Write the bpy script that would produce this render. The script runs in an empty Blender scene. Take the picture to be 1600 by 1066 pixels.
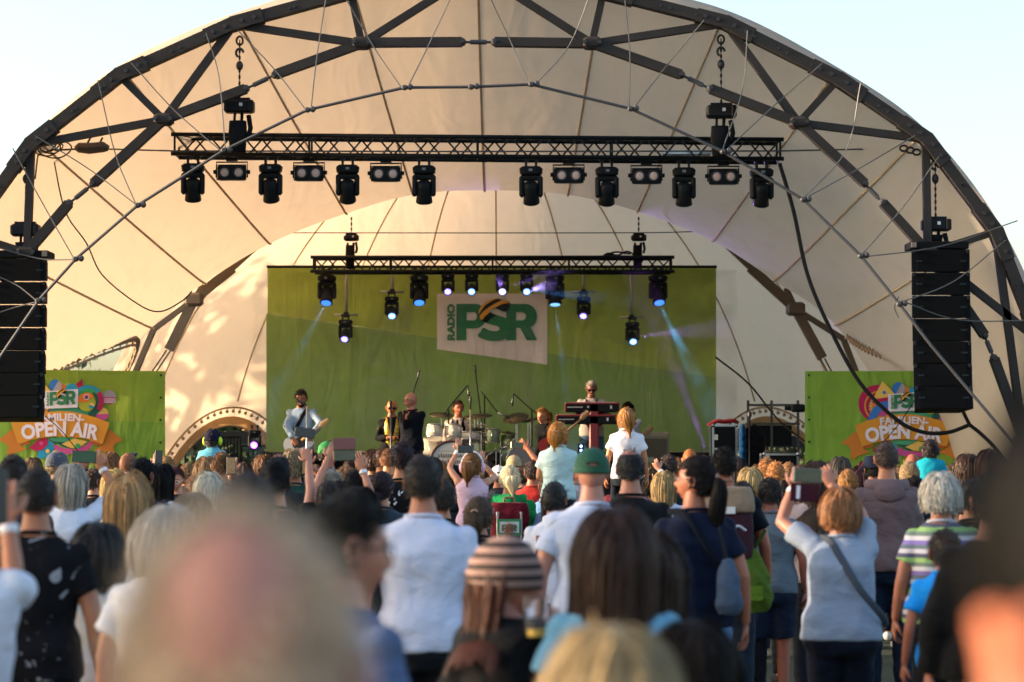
import bpy, math, random
import numpy as np
from mathutils import Vector, Matrix
R = math.radians
sc = bpy.context.scene
col = sc.collection
# ------------------------------------------------------------------ camera
FPX = 3777.8; CH = 1.7; TH = math.atan2(187.0, FPX)
cam = bpy.data.cameras.new('camera'); camo = bpy.data.objects.new('camera', cam); col.objects.link(camo)
cam.sensor_width = 36.0; cam.lens = 85.0; cam.clip_start = 0.05; cam.clip_end = 3000
camo.location = (0, 0, CH); camo.rotation_euler = (R(90) + TH, 0, 0)
cam.dof.use_dof = True; cam.dof.focus_distance = 26.0; cam.dof.aperture_fstop = 2.9
sc.camera = camo
# ------------------------------------------------------------------ sky, sun, exposure
SUN_EL = 12.5
sunv = Vector((-0.98, -0.03, math.tan(R(SUN_EL)))).normalized()      # towards the sun
w = bpy.data.worlds.new("World"); sc.world = w; w.use_nodes = True
nt = w.node_tree; nt.nodes.clear()
wo = nt.nodes.new('ShaderNodeOutputWorld'); bg = nt.nodes.new('ShaderNodeBackground'); sk = nt.nodes.new('ShaderNodeTexSky')
sk.sky_type = 'NISHITA'; sk.sun_disc = False; sk.sun_elevation = math.asin(sunv.z)
sk.sun_rotation = math.atan2(sunv.x, sunv.y)
sk.air_density = 1.0; sk.dust_density = 3.3; sk.ozone_density = 1.1; sk.altitude = 100
bg.inputs[1].default_value = 0.15
nt.links.new(sk.outputs[0], bg.inputs[0]); nt.links.new(bg.outputs[0], wo.inputs[0])
sl = bpy.data.lights.new('sun', 'SUN'); sl.energy = 3.1; sl.angle = R(0.6); sl.color = (1.0, 0.77, 0.54)
so = bpy.data.objects.new('sun', sl); col.objects.link(so)
so.rotation_euler = sunv.to_track_quat('Z', 'Y').to_euler()
sc.view_settings.view_transform = 'Standard'; sc.view_settings.look = 'None'
sc.view_settings.exposure = 1.75; sc.view_settings.gamma = 1.0
sc.cycles.max_bounces = 8; sc.cycles.diffuse_bounces = 4; sc.cycles.volume_bounces = 0
sc.cycles.transparent_max_bounces = 8; sc.cycles.use_denoising = True
sc.cycles.volume_step_rate = 2.0

def P(px, py, Y):
    cx = (px - 800) / FPX; cy = (533 - py) / FPX
    y = math.cos(TH) - cy * math.sin(TH); z = math.sin(TH) + cy * math.cos(TH); t = Y / y
    return Vector((cx * t, Y, CH + z * t))
def lin(h):
    h = h.lstrip('#'); v = [int(h[i:i + 2], 16) / 255 for i in (0, 2, 4)]
    return tuple(c / 12.92 if c <= .04045 else ((c + .055) / 1.055) ** 2.4 for c in v)
# ------------------------------------------------------------------ materials
_m = {}
def mat(key, color=(.5, .5, .5), rough=.6, metal=0., kind='plain', emit=0., bump=.0, scale=20., var=.0, sheen=0., alt=None):
    if key in _m: return _m[key]
    if isinstance(color, str): color = lin(color)
    dark = max(color) < .05
    m = bpy.data.materials.new(key); m.use_nodes = True; _m[key] = m
    n = m.node_tree.nodes; l = m.node_tree.links; b = n['Principled BSDF']; out = n['Material Output']
    b.inputs['Base Color'].default_value = (*color, 1); b.inputs['Roughness'].default_value = rough
    b.inputs['Metallic'].default_value = metal
    if emit: b.inputs['Emission Color'].default_value = (*color, 1); b.inputs['Emission Strength'].default_value = emit
    if dark and rough > .3: b.inputs['Specular IOR Level'].default_value = .08
    tc = n.new('ShaderNodeTexCoord')
    def noise(sc_, det=3, vec=None):
        t = n.new('ShaderNodeTexNoise'); t.inputs['Scale'].default_value = sc_; t.inputs['Detail'].default_value = det
        l.new(vec or tc.outputs['Object'], t.inputs['Vector']); return t
    def mixc(fac, a, bb):
        x = n.new('ShaderNodeMix'); x.data_type = 'RGBA'; l.new(fac, x.inputs['Factor'])
        x.inputs['A'].default_value = (*a, 1); x.inputs['B'].default_value = (*bb, 1); return x
    def dobump(h, s, d=.01):
        bm = n.new('ShaderNodeBump'); bm.inputs['Strength'].default_value = s; bm.inputs['Distance'].default_value = d
        l.new(h, bm.inputs['Height']); l.new(bm.outputs[0], b.inputs['Normal']); return bm
    if kind == 'plain' and (var or bump):
        t = noise(scale)
        if var:
            x = mixc(t.outputs['Fac'], tuple(c * (1 - var) for c in color), tuple(min(1, c * (1 + var)) for c in color))
            l.new(x.outputs['Result'], b.inputs['Base Color'])
        if bump: dobump(t.outputs['Fac'], bump)
    if kind == 'cloth':
        mp = n.new('ShaderNodeMapping'); mp.inputs['Scale'].default_value = (1, 1, 1.9); l.new(tc.outputs['Object'], mp.inputs[0])
        t = noise(5.5, 2.5, mp.outputs[0]); t.inputs['Distortion'].default_value = 1.4
        t2 = noise(160, 2)
        a = n.new('ShaderNodeMath'); a.operation = 'MULTIPLY_ADD'; a.inputs[1].default_value = .05
        l.new(t2.outputs['Fac'], a.inputs[0]); l.new(t.outputs['Fac'], a.inputs[2])
        dobump(a.outputs[0], .45, .035)
        x = mixc(t2.outputs['Fac'], tuple(c * .88 for c in color), tuple(min(1, c * 1.1) for c in color))
        l.new(x.outputs['Result'], b.inputs['Base Color'])
        b.inputs['Sheen Weight'].default_value = .03; b.inputs['Specular IOR Level'].default_value = .15; b.inputs['Roughness'].default_value = .85
    if kind == 'skin':
        t = noise(9); x = mixc(t.outputs['Fac'], tuple(c * .86 for c in color), (min(1, color[0] * 1.08), color[1], color[2] * .95))
        l.new(x.outputs['Result'], b.inputs['Base Color'])
        b.inputs['Subsurface Weight'].default_value = .12; b.inputs['Subsurface Radius'].default_value = (.012, .004, .002)
        b.inputs['Subsurface Scale'].default_value = 1.0
        t3 = noise(120); dobump(t3.outputs['Fac'], .15, .002)
    if kind == 'hair':
        g = n.new('ShaderNodeNewGeometry'); t = noise(14)
        ad = n.new('ShaderNodeMath'); ad.operation = 'MULTIPLY_ADD'; ad.inputs[1].default_value = .6
        l.new(g.outputs['Random Per Island'], ad.inputs[0]); ad.inputs[1].default_value = .75; 
        sb = n.new('ShaderNodeMath'); sb.operation = 'MULTIPLY'; sb.inputs[1].default_value = .5; l.new(t.outputs['Fac'], sb.inputs[0]); l.new(sb.outputs[0], ad.inputs[2])
        a2 = alt or tuple(min(1, c * 1.9 + (.0 if max(color) < .002 else .010)) for c in color)
        x = mixc(ad.outputs[0], tuple(c * .38 for c in color), a2); l.new(x.outputs['Result'], b.inputs['Base Color'])
        tr = n.new('ShaderNodeBsdfTranslucent'); l.new(x.outputs['Result'], tr.inputs['Color'])
        ms = n.new('ShaderNodeMixShader'); ms.inputs[0].default_value = .25
        l.new(b.outputs[0], ms.inputs[1]); l.new(tr.outputs[0], ms.inputs[2]); l.new(ms.outputs[0], out.inputs['Surface'])
        b.inputs['Specular IOR Level'].default_value = .1 if max(color) < .01 else .3
    if kind in ('tent', 'banner'):
        t = noise(.5 if kind == 'tent' else 1.5, 6); t2 = noise(3 if kind == 'tent' else 4, 5)
        x = mixc(t.outputs['Fac'], tuple(c * (.86 if kind == 'tent' else .92) for c in color), tuple(min(1, c * 1.06) for c in color))
        mu = n.new('ShaderNodeMix'); mu.data_type = 'RGBA'; mu.blend_type = 'MULTIPLY'; mu.inputs['Factor'].default_value = 1
        rp = n.new('ShaderNodeValToRGB'); rp.color_ramp.elements[0].position = .3; rp.color_ramp.elements[0].color = (.9, .88, .85, 1) ; rp.color_ramp.elements[1].position = .5; rp.color_ramp.elements[1].color = (1, 1, 1, 1)
        l.new(t2.outputs['Fac'], rp.inputs[0]); l.new(x.outputs['Result'], mu.inputs['A']); l.new(rp.outputs[0], mu.inputs['B'])
        l.new(mu.outputs['Result'], b.inputs['Base Color'])
        mp = n.new('ShaderNodeMapping'); mp.inputs['Scale'].default_value = (1.6, 1, .5); l.new(tc.outputs['Object'], mp.inputs[0])
        tb = noise(1.1 if kind == 'banner' else .6, 3, mp.outputs[0]); tb.inputs['Distortion'].default_value = .8
        bm = dobump(tb.outputs['Fac'], .5 if kind == 'banner' else .2, .2)
        tr = n.new('ShaderNodeBsdfTranslucent')
        if alt: tr.inputs['Color'].default_value = (*alt, 1)
        else: l.new(mu.outputs['Result'], tr.inputs['Color'])
        l.new(bm.outputs[0], tr.inputs['Normal'])
        ms = n.new('ShaderNodeMixShader'); ms.inputs[0].default_value = (.5 if 'rear' in key else .28) if kind == 'tent' else .2
        l.new(b.outputs[0], ms.inputs[1]); l.new(tr.outputs[0], ms.inputs[2]); l.new(ms.outputs[0], out.inputs['Surface'])
    if kind == 'grass':
        t = noise(2.2, 8); t2 = noise(60, 4)
        x = mixc(t.outputs['Fac'], (.022, .034, .008), (.05, .06, .02)); mu = n.new('ShaderNodeMix'); mu.data_type = 'RGBA'; mu.blend_type = 'MULTIPLY'; mu.inputs['Factor'].default_value = .6
        l.new(x.outputs['Result'], mu.inputs['A']); l.new(t2.outputs['Color'], mu.inputs['B']); l.new(mu.outputs['Result'], b.inputs['Base Color'])
        dobump(t2.outputs['Fac'], 1, .04)
    if kind == 'stripes':      # horizontal stripes: color / alt along local z, period = scale
        s = n.new('ShaderNodeSeparateXYZ'); l.new(tc.outputs['Object'], s.inputs[0])
        t = noise(3, 2)
        a = n.new('ShaderNodeMath'); a.operation = 'MULTIPLY_ADD'; a.inputs[1].default_value = .012; l.new(t.outputs['Fac'], a.inputs[0]); l.new(s.outputs[2], a.inputs[2])
        mm = n.new('ShaderNodeMath'); mm.operation = 'MULTIPLY'; mm.inputs[1].default_value = 1 / scale; l.new(a.outputs[0], mm.inputs[0])
        fr = n.new('ShaderNodeMath'); fr.operation = 'FRACT'; l.new(mm.outputs[0], fr.inputs[0])
        rp = n.new('ShaderNodeValToRGB'); rp.color_ramp.interpolation = 'CONSTANT'
        cs = alt; rp.color_ramp.elements[0].color = (*cs[0], 1); rp.color_ramp.elements[1].position = 1 / len(cs); rp.color_ramp.elements[1].color = (*cs[1], 1)
        for i in range(2, len(cs)):
            e = rp.color_ramp.elements.new(i / len(cs)); e.color = (*cs[i], 1)
        l.new(fr.outputs[0], rp.inputs[0]); l.new(rp.outputs[0], b.inputs['Base Color']); dobump(fr.outputs[0], .4, .006)
        b.inputs['Roughness'].default_value = .9
    if kind == 'print':        # dark cloth with pale brush-like print patches
        mp = n.new('ShaderNodeMapping'); mp.inputs['Scale'].default_value = (1, 1, 1); l.new(tc.outputs['Object'], mp.inputs[0])
        t = noise(scale, 4, mp.outputs[0]); t.inputs['Distortion'].default_value = 2.5
        rp = n.new('ShaderNodeValToRGB'); rp.color_ramp.elements[0].position = .63; rp.color_ramp.elements[1].position = .66
        rp.color_ramp.elements[0].color = (*color, 1); rp.color_ramp.elements[1].color = (*alt, 1)
        l.new(t.outputs['Fac'], rp.inputs[0]); l.new(rp.outputs[0], b.inputs['Base Color']); b.inputs['Roughness'].default_value = .85
        t4 = noise(6, 2); dobump(t4.outputs['Fac'], .6, .05)
    if kind == 'steel':
        t = noise(3, 6); x = mixc(t.outputs['Fac'], tuple(c * .7 for c in color), tuple(c * 1.25 for c in color)); l.new(x.outputs['Result'], b.inputs['Base Color'])
        t5 = noise(30, 4); dobump(t5.outputs['Fac'], .15, .01)
    return m
def skinm(c='#c98f6d'): return mat('skin' + c, tuple(k * m_ for k, m_ in zip(lin(c), (.85, .80, .77))), .5, kind='skin')
def hairm(c): return mat('hair' + c, tuple(k * (.55 if max(lin(c)) < .12 else .85) for k in lin(c)), .5, kind='hair')
def clothm(c): return mat('cloth' + c, tuple(k * (.7 if max(lin(c)) < .1 else 1) for k in lin(c)), .85, kind='cloth')
M_black = lambda: mat('black_metal', (.012, .013, .015), .45, .0, bump=.1, scale=40)
# ------------------------------------------------------------------ mesh helpers
class MB:
    def __init__(s): s.v = []; s.f = []; s.mi = []; s.n = 0
    def add(s, v, f, mi=0):
        v = np.asarray(v, float).reshape(-1, 3); s.v.append(v)
        for q in f: s.f.append(tuple(int(i) + s.n for i in q)); s.mi.append(mi)
        s.n += len(v); return s
    def box(s, c, d, mi=0, rot=None, bev=0):
        x, y, z = (k / 2 for k in d)
        if bev:
            vs = []; b = min(bev, x * .9, y * .9, z * .9); r = []
            for zz, i in ((-z, b), (-z + b, 0), (z - b, 0), (z, b)):
                X = x - i; Y = y - i
                for (a, bb) in ((-X + b, -Y), (X - b, -Y), (X, -Y + b), (X, Y - b), (X - b, Y), (-X + b, Y), (-X, Y - b), (-X, -Y + b)): vs.append((a, bb, zz))
            f = [tuple(range(7, -1, -1)), tuple(range(24, 32))]
            for k in range(3):
                for j in range(8): f.append((k * 8 + j, k * 8 + (j + 1) % 8, k * 8 + 8 + (j + 1) % 8, k * 8 + 8 + j))
        else:
            vs = [(a, b2, cc) for cc in (-z, z) for b2 in (-y, y) for a in (-x, x)]
            f = [(0, 2, 3, 1), (4, 5, 7, 6), (0, 1, 5, 4), (2, 6, 7, 3), (0, 4, 6, 2), (1, 3, 7, 5)]
        vs = np.array(vs)
        if rot is not None: vs = vs @ np.array(rot.to_3x3() if hasattr(rot, 'to_3x3') else rot).T
        return s.add(vs + np.array(c), f, mi)
    def tube(s, pts, rad, n=8, mi=0, ref=None, cap=True):
        pts = np.asarray(pts, float); K = len(pts)
        rad = np.asarray(rad, float)
        if rad.ndim == 0: rad = np.full((K, 2), float(rad))
        elif rad.ndim == 1: rad = np.stack([rad, rad], 1) if len(rad) == K else np.tile(rad, (K, 1))
        t = np.gradient(pts, axis=0); t /= np.linalg.norm(t, axis=1)[:, None] + 1e-12
        r0 = np.array(ref if ref is not None else ((0, 0, 1) if abs(t[0][2]) < .9 else (0, 1, 0)), float)
        a = np.arange(n) * 2 * math.pi / n; vs = []
        for k in range(K):
            u = np.cross(r0, t[k]); nu = np.linalg.norm(u)
            if nu < 1e-6: u = np.cross((0.3, .9, .1), t[k]); nu = np.linalg.norm(u)
            u /= nu; wv = np.cross(t[k], u); r0 = wv if ref is None else r0
            vs.append(pts[k] + np.outer(np.cos(a) * rad[k][0], u) + np.outer(np.sin(a) * rad[k][1], wv))
        f = [(k * n + j, k * n + (j + 1) % n, (k + 1) * n + (j + 1) % n, (k + 1) * n + j) for k in range(K - 1) for j in range(n)]
        if cap: f += [tuple(range(n - 1, -1, -1)), tuple(range((K - 1) * n, K * n))]
        return s.add(np.concatenate(vs), f, mi)
    def bar(s, a, b, wd, dp, mi=0):   # rectangular bar; wd in the xz plane, dp along y
        a = np.array(a, float); b = np.array(b, float); t = (b - a) / np.linalg.norm(b - a)
        y = np.array((0, 1., 0)); y = y - t * t.dot(y); y /= np.linalg.norm(y); u = np.cross(t, y)
        vs = [e + u * i * wd / 2 + y * j * dp / 2 for e in (a, b) for (i, j) in ((-1, -1), (1, -1), (1, 1), (-1, 1))]
        return s.add(vs, [(0, 1, 2, 3), (7, 6, 5, 4), (0, 4, 5, 1), (1, 5, 6, 2), (2, 6, 7, 3), (3, 7, 4, 0)], mi)
    def ball(s, c, r, mi=0, nu=12, nv=8):
        r = np.asarray(r, float) * np.ones(3); vs = [(0, 0, 1)]
        for i in range(1, nv):
            th = math.pi * i / nv
            for j in range(nu): ph = 2 * math.pi * j / nu; vs.append((math.sin(th) * math.cos(ph), math.sin(th) * math.sin(ph), math.cos(th)))
        vs.append((0, 0, -1)); f = [(0, 1 + j, 1 + (j + 1) % nu) for j in range(nu)]
        for i in range(nv - 2):
            for j in range(nu): a = 1 + i * nu; f.append((a + j, a + nu + j, a + nu + (j + 1) % nu, a + (j + 1) % nu))
        l = len(vs) - 1; a = 1 + (nv - 2) * nu; f += [(l, a + (j + 1) % nu, a + j) for j in range(nu)]
        return s.add(np.array(vs) * r + np.array(c), f, mi)
    def rings(s, rings, n=20, mi=0, p=2.3):   # list of (z, cx, cy, rx, ry)
        a = np.arange(n) * 2 * math.pi / n; ca, sa = np.cos(a), np.sin(a)
        ex = np.sign(ca) * abs(ca) ** (2 / p); ey = np.sign(sa) * abs(sa) ** (2 / p); vs = []
        for (z, cx, cy, rx, ry) in rings: vs.append(np.stack([cx + ex * rx, cy + ey * ry, np.full(n, z)], 1))
        K = len(rings); f = [(k * n + j, k * n + (j + 1) % n, (k + 1) * n + (j + 1) % n, (k + 1) * n + j) for k in range(K - 1) for j in range(n)]
        f += [tuple(range(n - 1, -1, -1)), tuple(range((K - 1) * n, K * n))]
        return s.add(np.concatenate(vs), f, mi)
    def cyl(s, c, r, h, axis=(0, 0, 1), n=24, mi=0, r2=None):
        c = np.array(c, float); ax = np.array(axis, float); ax /= np.linalg.norm(ax)
        return s.tube([c - ax * h / 2, c + ax * h / 2], [r, r if r2 is None else r2], n, mi)
    def arrays(s): return (np.concatenate(s.v) if s.v else np.zeros((0, 3))), s.f, s.mi
    def build(s, name, mats, parent=None, smooth=False, loc=None, kind=None):
        v, f, mi = s.arrays(); me = bpy.data.meshes.new(name); me.from_pydata(v.tolist(), [], f)
        if not isinstance(mats, (list, tuple)): mats = [mats]
        for m in mats: me.materials.append(m)
        me.polygons.foreach_set('material_index', np.array(mi, 'i'))
        if smooth: me.polygons.foreach_set('use_smooth', np.ones(len(f), bool))
        me.update(); o = bpy.data.objects.new(name, me); col.objects.link(o)
        if parent: o.parent = parent
        if loc is not None: o.location = loc
        if kind: o['kind'] = kind
        return o
def tag(o, label, cat, group=None):
    o['label'] = label; o['category'] = cat
    if group: o['group'] = group
    return o
def empty(name, loc, label, cat, group=None, rz=0.):
    o = bpy.data.objects.new(name, None); col.objects.link(o); o.location = loc; o.rotation_euler = (0, 0, rz); o.empty_display_size = .1
    return tag(o, label, cat, group)
def copy_tree(o, loc=None, parent=None):
    c = o.copy(); col.objects.link(c); c.parent = parent
    if loc is not None: c.location = loc
    for ch in o.children: copy_tree(ch, None, c)
    return c
def catmull(pts, m):
    pts = [np.array(p, float) for p in pts]; q = [2 * pts[0] - pts[1]] + pts + [2 * pts[-1] - pts[-2]]; out = []
    for i in range(len(pts) - 1):
        a, b, c, d = q[i:i + 4]
        for k in range(m):
            t = k / m; out.append(.5 * ((2 * b) + (c - a) * t + (2 * a - 5 * b + 4 * c - d) * t * t + (3 * b - a - 3 * c + d) * t ** 3))
    out.append(pts[-1]); return np.array(out)
def flat_shape(loops):       # closed 2D loops (holes by nesting) -> verts, faces, through a filled 2D curve
    cu = bpy.data.curves.new('tmp', 'CURVE'); cu.dimensions = '2D'; cu.fill_mode = 'BOTH'
    for lp in loops:
        sp = cu.splines.new('POLY'); sp.points.add(len(lp) - 1); sp.use_cyclic_u = True
        for i, p in enumerate(lp): sp.points[i].co = (p[0], p[1], 0, 1)
    return _curve_mesh(cu)
def _curve_mesh(cu):
    o = bpy.data.objects.new('tmp', cu); col.objects.link(o); dg = bpy.context.evaluated_depsgraph_get(); dg.update()
    me = bpy.data.meshes.new_from_object(o.evaluated_get(dg)); v = np.array([tuple(x.co) for x in me.vertices]); f = [tuple(p.vertices) for p in me.polygons]
    bpy.data.objects.remove(o); bpy.data.meshes.remove(me); return v, f
def text_shape(txt, size, bold=.0, sx=1.0, align='CENTER'):
    cu = bpy.data.curves.new('tmp', 'FONT'); cu.body = txt; cu.size = size; cu.offset = bold; cu.align_x = align; cu.align_y = 'CENTER'; cu.resolution_u = 3
    v, f = _curve_mesh(cu); v = v * np.array((sx, 1, 1)); return v, f
# ------------------------------------------------------------------ ground
g = MB(); g.add([(-400, -60, 0), (400, -60, 0), (400, 900, 0), (-400, 900, 0)], [(0, 1, 2, 3)])
g.build('grass_field', mat('grass_ground', (.1, .12, .05), .9, kind='grass'), kind='structure')
# ------------------------------------------------------------------ concert tent
TENT = (.50, .42, .335); TR = (.93, .68, .46)
mt_fab_rear_lit = mat('tent_fabric_rear', (.58, .48, .37), .75, kind='tent', alt=TR)  # brighter light in the rear bay put into a paler, more translucent fabric
mt_fab = mat('tent_fabric', TENT, .75, kind='tent', alt=TR)
mt_seam = mat('seam_webbing', (.66, .52, .36), .8, kind='tent', alt=(.75, .55, .32)); mt_lace = mat('lace_brown', (.40, .27, .16), .8)
mt_steel = mat('arch_steel', (.046, .041, .039), .7, .1, kind='steel'); mt_steel2 = mat('rear_arch_steel', (.13, .095, .065), .7, .1, kind='steel')
mt_bolt = mat('bolt_steel', (.05, .045, .045), .4, .6)
mt_cable = mat('cable_steel', (.06, .06, .066), .6, .2)
Fn = [(-165, 915), (-160, 720), (-125, 530), (-60, 365), (50, 213), (185, 103), (365, 21), (548, -28), (746, -62), (943, -28), (1135, 16), (1310, 106), (1447, 203), (1562, 350), (1640, 530), (1675, 720), (1680, 915)]
Wn = [(20, 890), (60, 760), (120, 640), (235, 512), (318, 442), (420, 380), (540, 333), (645, 304), (757, 297), (888, 304), (997, 330), (1115, 376), (1212, 438), (1310, 507), (1400, 640), (1450, 760), (1480, 890)]
YF, YW, YB = 33.2, 37.5, 40.0
XB = (773 - 800) * YB / FPX; BA, BC, BD = 7.0, 7.4, 5.5
Fp = [P(x, y, YF) for x, y in Fn]; Wp = [P(x, y, YW) for x, y in Wn]
for L in (Fp, Wp): L[0].z = 0; L[-1].z = 0
Bp = [Vector((XB - BA * math.cos(R(11.25 * i)), YB, BC * math.sin(R(11.25 * i)))) for i in range(17)]
MU = 24
Fc, Wc, Bc = catmull(Fp, MU), catmull(Wp, MU), catmull(Bp, MU)
Nc = catmull([P(x, y, YF - .06) for x, y in [(a + (746 - a) * .022, b + (13 if b < 700 else 0)) for a, b in Fn]], MU)
def vault(s):      # s 0..1 front arch -> waist, 1..2 waist -> second arch
    if s <= 1:
        k = (1 - s) ** 1.75; p = Wc + (Fc - Wc) * k; p[:, 1] = YF + (YW - YF) * s
    else:
        k = (s - 1) ** 1.8; p = Wc + (Bc - Wc) * k; p[:, 1] = YW + (YB - YW) * (s - 1)
    return p
tent = empty('stage_tent', (XB, 38, 0), 'large arched cream fabric stage tent with grey steel arch truss over the whole stage', 'stage tent')
rows = [Nc] + [vault(s) for s in np.concatenate([np.linspace(0, 1, 60), np.linspace(1.03, 2, 16)])]
off = np.array(tent.location)
def grid(rows, keep=None, mi=0):
    n = len(rows[0]); v = np.concatenate(rows); f = []
    for i in range(len(rows) - 1):
        for j in range(n - 1):
            q = (i * n + j, i * n + j + 1, (i + 1) * n + j + 1, (i + 1) * n + j)
            if keep is None or keep(v[list(q)].mean(0), i, j): f.append(q)
    return v, f
def proj(p):
    d = np.array(p) - (0, 0, CH); y = d[1] * math.cos(TH) + d[2] * math.sin(TH); z = -d[1] * math.sin(TH) + d[2] * math.cos(TH)
    return 800 + FPX * d[0] / y, 533 - FPX * z / y
def keep_side(c, i, j):
    x, y = proj(c)
    if j > len(Fc) // 2: return True
    if c[1] > 37.6: return c[2] > 4.6  # unseen gap behind the waist, added so sun reaches the musicians
    return not (y > 572 - (x - 100) * .40 and x < 206 and c[1] > 35.0 and c[1] < 39.6 and c[2] < 3.6)
v, f = grid(rows, keep_side); mb = MB(); mb.add(v - off, f); mb.build('front_membrane', mt_fab, tent, True)
# second (rear) bay: half dome with two arched side doorways
def dome(az, el):
    return np.array((XB + BA * math.cos(el) * math.cos(az), YB + BD * math.cos(el) * math.sin(az), BC * math.sin(el)))
AZL, AZR = R(180 - 43.5), R(42.0)
def u_z(az, el, A): return (az - A) * 6.4 * (math.cos(el) ** .3), BC * math.sin(el)
NA, NE = 260, 90; dr = []
for e in range(NE + 1):
    el = R(88.5) * (e / NE) ** 1.0; dr.append(np.array([dome(math.pi * k / NA, el) for k in range(NA + 1)]))
def keep_door(c, i, j):
    az = math.pi * (j + .5) / NA; el = R(88.5) * (i + .5) / NE
    for A in (AZL, AZR):
        u, z = u_z(az, el, A)
        if (u / 1.55) ** 2 + (z / 2.36) ** 2 < 1: return False
    return True
v, f = grid(dr, keep_door); mb = MB(); mb.add(v - off, f); mb.build('rear_membrane', mt_fab_rear_lit, tent, True)
mt_band = mat('band_fabric', (.50, .34, .19), .8, kind='tent', alt=(.5, .3, .14))
for A in (AZL, AZR):
    mb = MB(); mb2 = MB(); rr = []
    for k in range(3):
        w_, h_ = ((1.53, 2.33), (1.72, 2.50), (1.9, 2.66))[k]; line = []
        for q in range(41):
            t = math.pi * q / 40; u, z = w_ * math.cos(t), h_ * math.sin(t)
            el = math.asin(min(.99, z / BC)); az = A + u / (6.4 * math.cos(el) ** .3); p = dome(az, el)
            c = np.array((XB, YB, p[2])); d = c - p; d /= np.linalg.norm(d); line.append(p + d * .04)
        rr.append(np.array(line))
    v, f = grid(rr[:2]); mb.add(v - off, f); v, f = grid(rr[1:]); 
    mb.build('doorway_band', mt_band, tent, True)
    mb2.tube(rr[2] - off, .018, 6); mb2.tube(rr[0] - off, .018, 6)
    for q in range(1, 40): 
        p = rr[2][q] * .55 + rr[1][q] * .45 - off; mb2.ball(p + (0, -.03, 0), .032, nu=6, nv=5); mb2.tube([rr[2][q] - off, p], .008, 4)
    mb2.build('lacing', mt_lace, tent, True)
# side opening edge (left) with laced band
ed = catmull([P(60, 586, 36.2), P(100, 570, 36.4), P(150, 549, 36.7), P(190, 535, 37.0), P(214, 531, 37.3), P(207, 560, 37.5), P(188, 600, 37.7), P(170, 660, 37.7)], 6) + (0, -.05, 0)
mb = MB(); mb.tube(ed - off, (.055, .05), 6); mb.tube(ed + (0, -.05, -.10) - off, .02, 5)
for k in range(0, len(ed), 2): mb.tube([ed[k] + (0, -.07, 0) - off, ed[k] + (.0, -.07, -.13) - off], .012, 4)
mb.build('side_opening_edge', mat('rope_edge', (.28, .19, .12), .8), tent)
ed = catmull([P(1322, 528, 37.3), P(1350, 545, 37), P(1390, 560, 36.6), P(1440, 582, 36.2)], 6) + (0, -.05, 0)
mb = MB(); mb.tube(ed - off, .025, 5)
for k in range(0, len(ed), 1): mb.tube([ed[k] + (0, -.05, .05) - off, ed[k] + (.06, -.05, -.09) - off], .016, 4)
mb.build('side_opening_edge', mat('rope_edge', (.28, .19, .12), .8), tent)
# seams
def ribbon(line, wd, out_dir=None):
    line = np.array(line); mb = MB(); mb.tube(line - off, (wd, .012), 6, ref=(0, 0, 1)); return mb
ss = list(np.linspace(0, 1.15, 26)); V = [vault(s) for s in ss]
for i in (3, 4, 5, 6, 7, 8, 9, 10, 11, 12, 13):
    line = np.array([V[k][i * MU] for k in range(len(ss))]); c = np.array((XB, 0, 2.0)); d = line - c; d[:, 1] = 0; d /= np.linalg.norm(d, axis=1)[:, None]
    mb = MB(); mb.tube(line - d * .012 - off, .018, 6); o = mb.build('seam', mt_seam, tent, True)
for az in (24, 44, 61, 75.5, 90, 104.5, 119, 136, 156):
    line = []
    lo = 3
    for A in (AZL, AZR):
        if abs(R(az) - A) * 6.4 < 1.8: lo = 22
    for e in np.linspace(lo, 86, 30):
        p = dome(R(az), R(e)); c = np.array((XB, YB, p[2] * .5)); d = c - p; d /= np.linalg.norm(d); line.append(p + d * .02)
    mb = MB(); mb.tube(np.array(line) - off, .014, 6); mb.build('seam', mt_seam, tent, True)
# front arch truss
YA = 33.0
outer = [(-165, 915), (-150, 720), (-118, 530), (-52, 365), (48, 226), (186, 118), (365, 38), (548, -12), (746, -46), (943, -12), (1134, 36), (1310, 124), (1447, 217), (1556, 362), (1622, 530), (1658, 720), (1672, 915)]
mb = MB(); bol = MB()
OP = [P(x, y, YA) for x, y in outer]
for a, b in zip(OP[:-1], OP[1:]): mb.bar(a - Vector(off), b - Vector(off), .150, .2)
for i, p in enumerate(OP[1:-1], 1):
    for sgn in (-1, 1):
        q = OP[i + sgn] - p; q.normalize()
        for k in (.12, .3): bol.cyl(p + q * k + Vector((0, -.115, 0)) - Vector(off), .03, .04, (0, 1, 0), 8)
        for k in (.8, 1.3):
            bol.cyl(p + q * k + Vector((0, -.105, -.01)) - Vector(off), .02, .02, (0, 1, 0), 8)
        mb.bar(p - q * .02 - Vector(off), p + q * .42 - Vector(off), .185 + .004 * sgn, .225 + .006 * sgn)
OC = mb
inn = [((-135, 800), (-100, 690)), ((-100, 690), (-62, 565)), ((-45, 528), (42, 395)), ((42, 395), (108, 318)), ((146, 287), (256, 187)), ((256, 187), (384, 139)), ((430, 117), (565, 68)), ((565, 67), (722, 66)), ((773, 66), (925, 68)), ((925, 68), (1064, 117)), ((1110, 139), (1248, 192)), ((1248, 192), (1351, 287)), ((1379, 317), (1450, 395)), ((1450, 395), (1538, 524)), ((1553, 560), (1600, 690)), ((1600, 690), (1632, 800))]
mb = MB(); web = MB(); tb = MB()
for a, b in inn:
    A_, B_ = P(*a, YA), P(*b, YA); mb.bar(A_ - Vector(off), B_ - Vector(off), .122, .16)
nodes = [(42, 395), (256, 187), (565, 68), (925, 68), (1248, 192), (1450, 395), (-100, 690), (1600, 690)]
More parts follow.
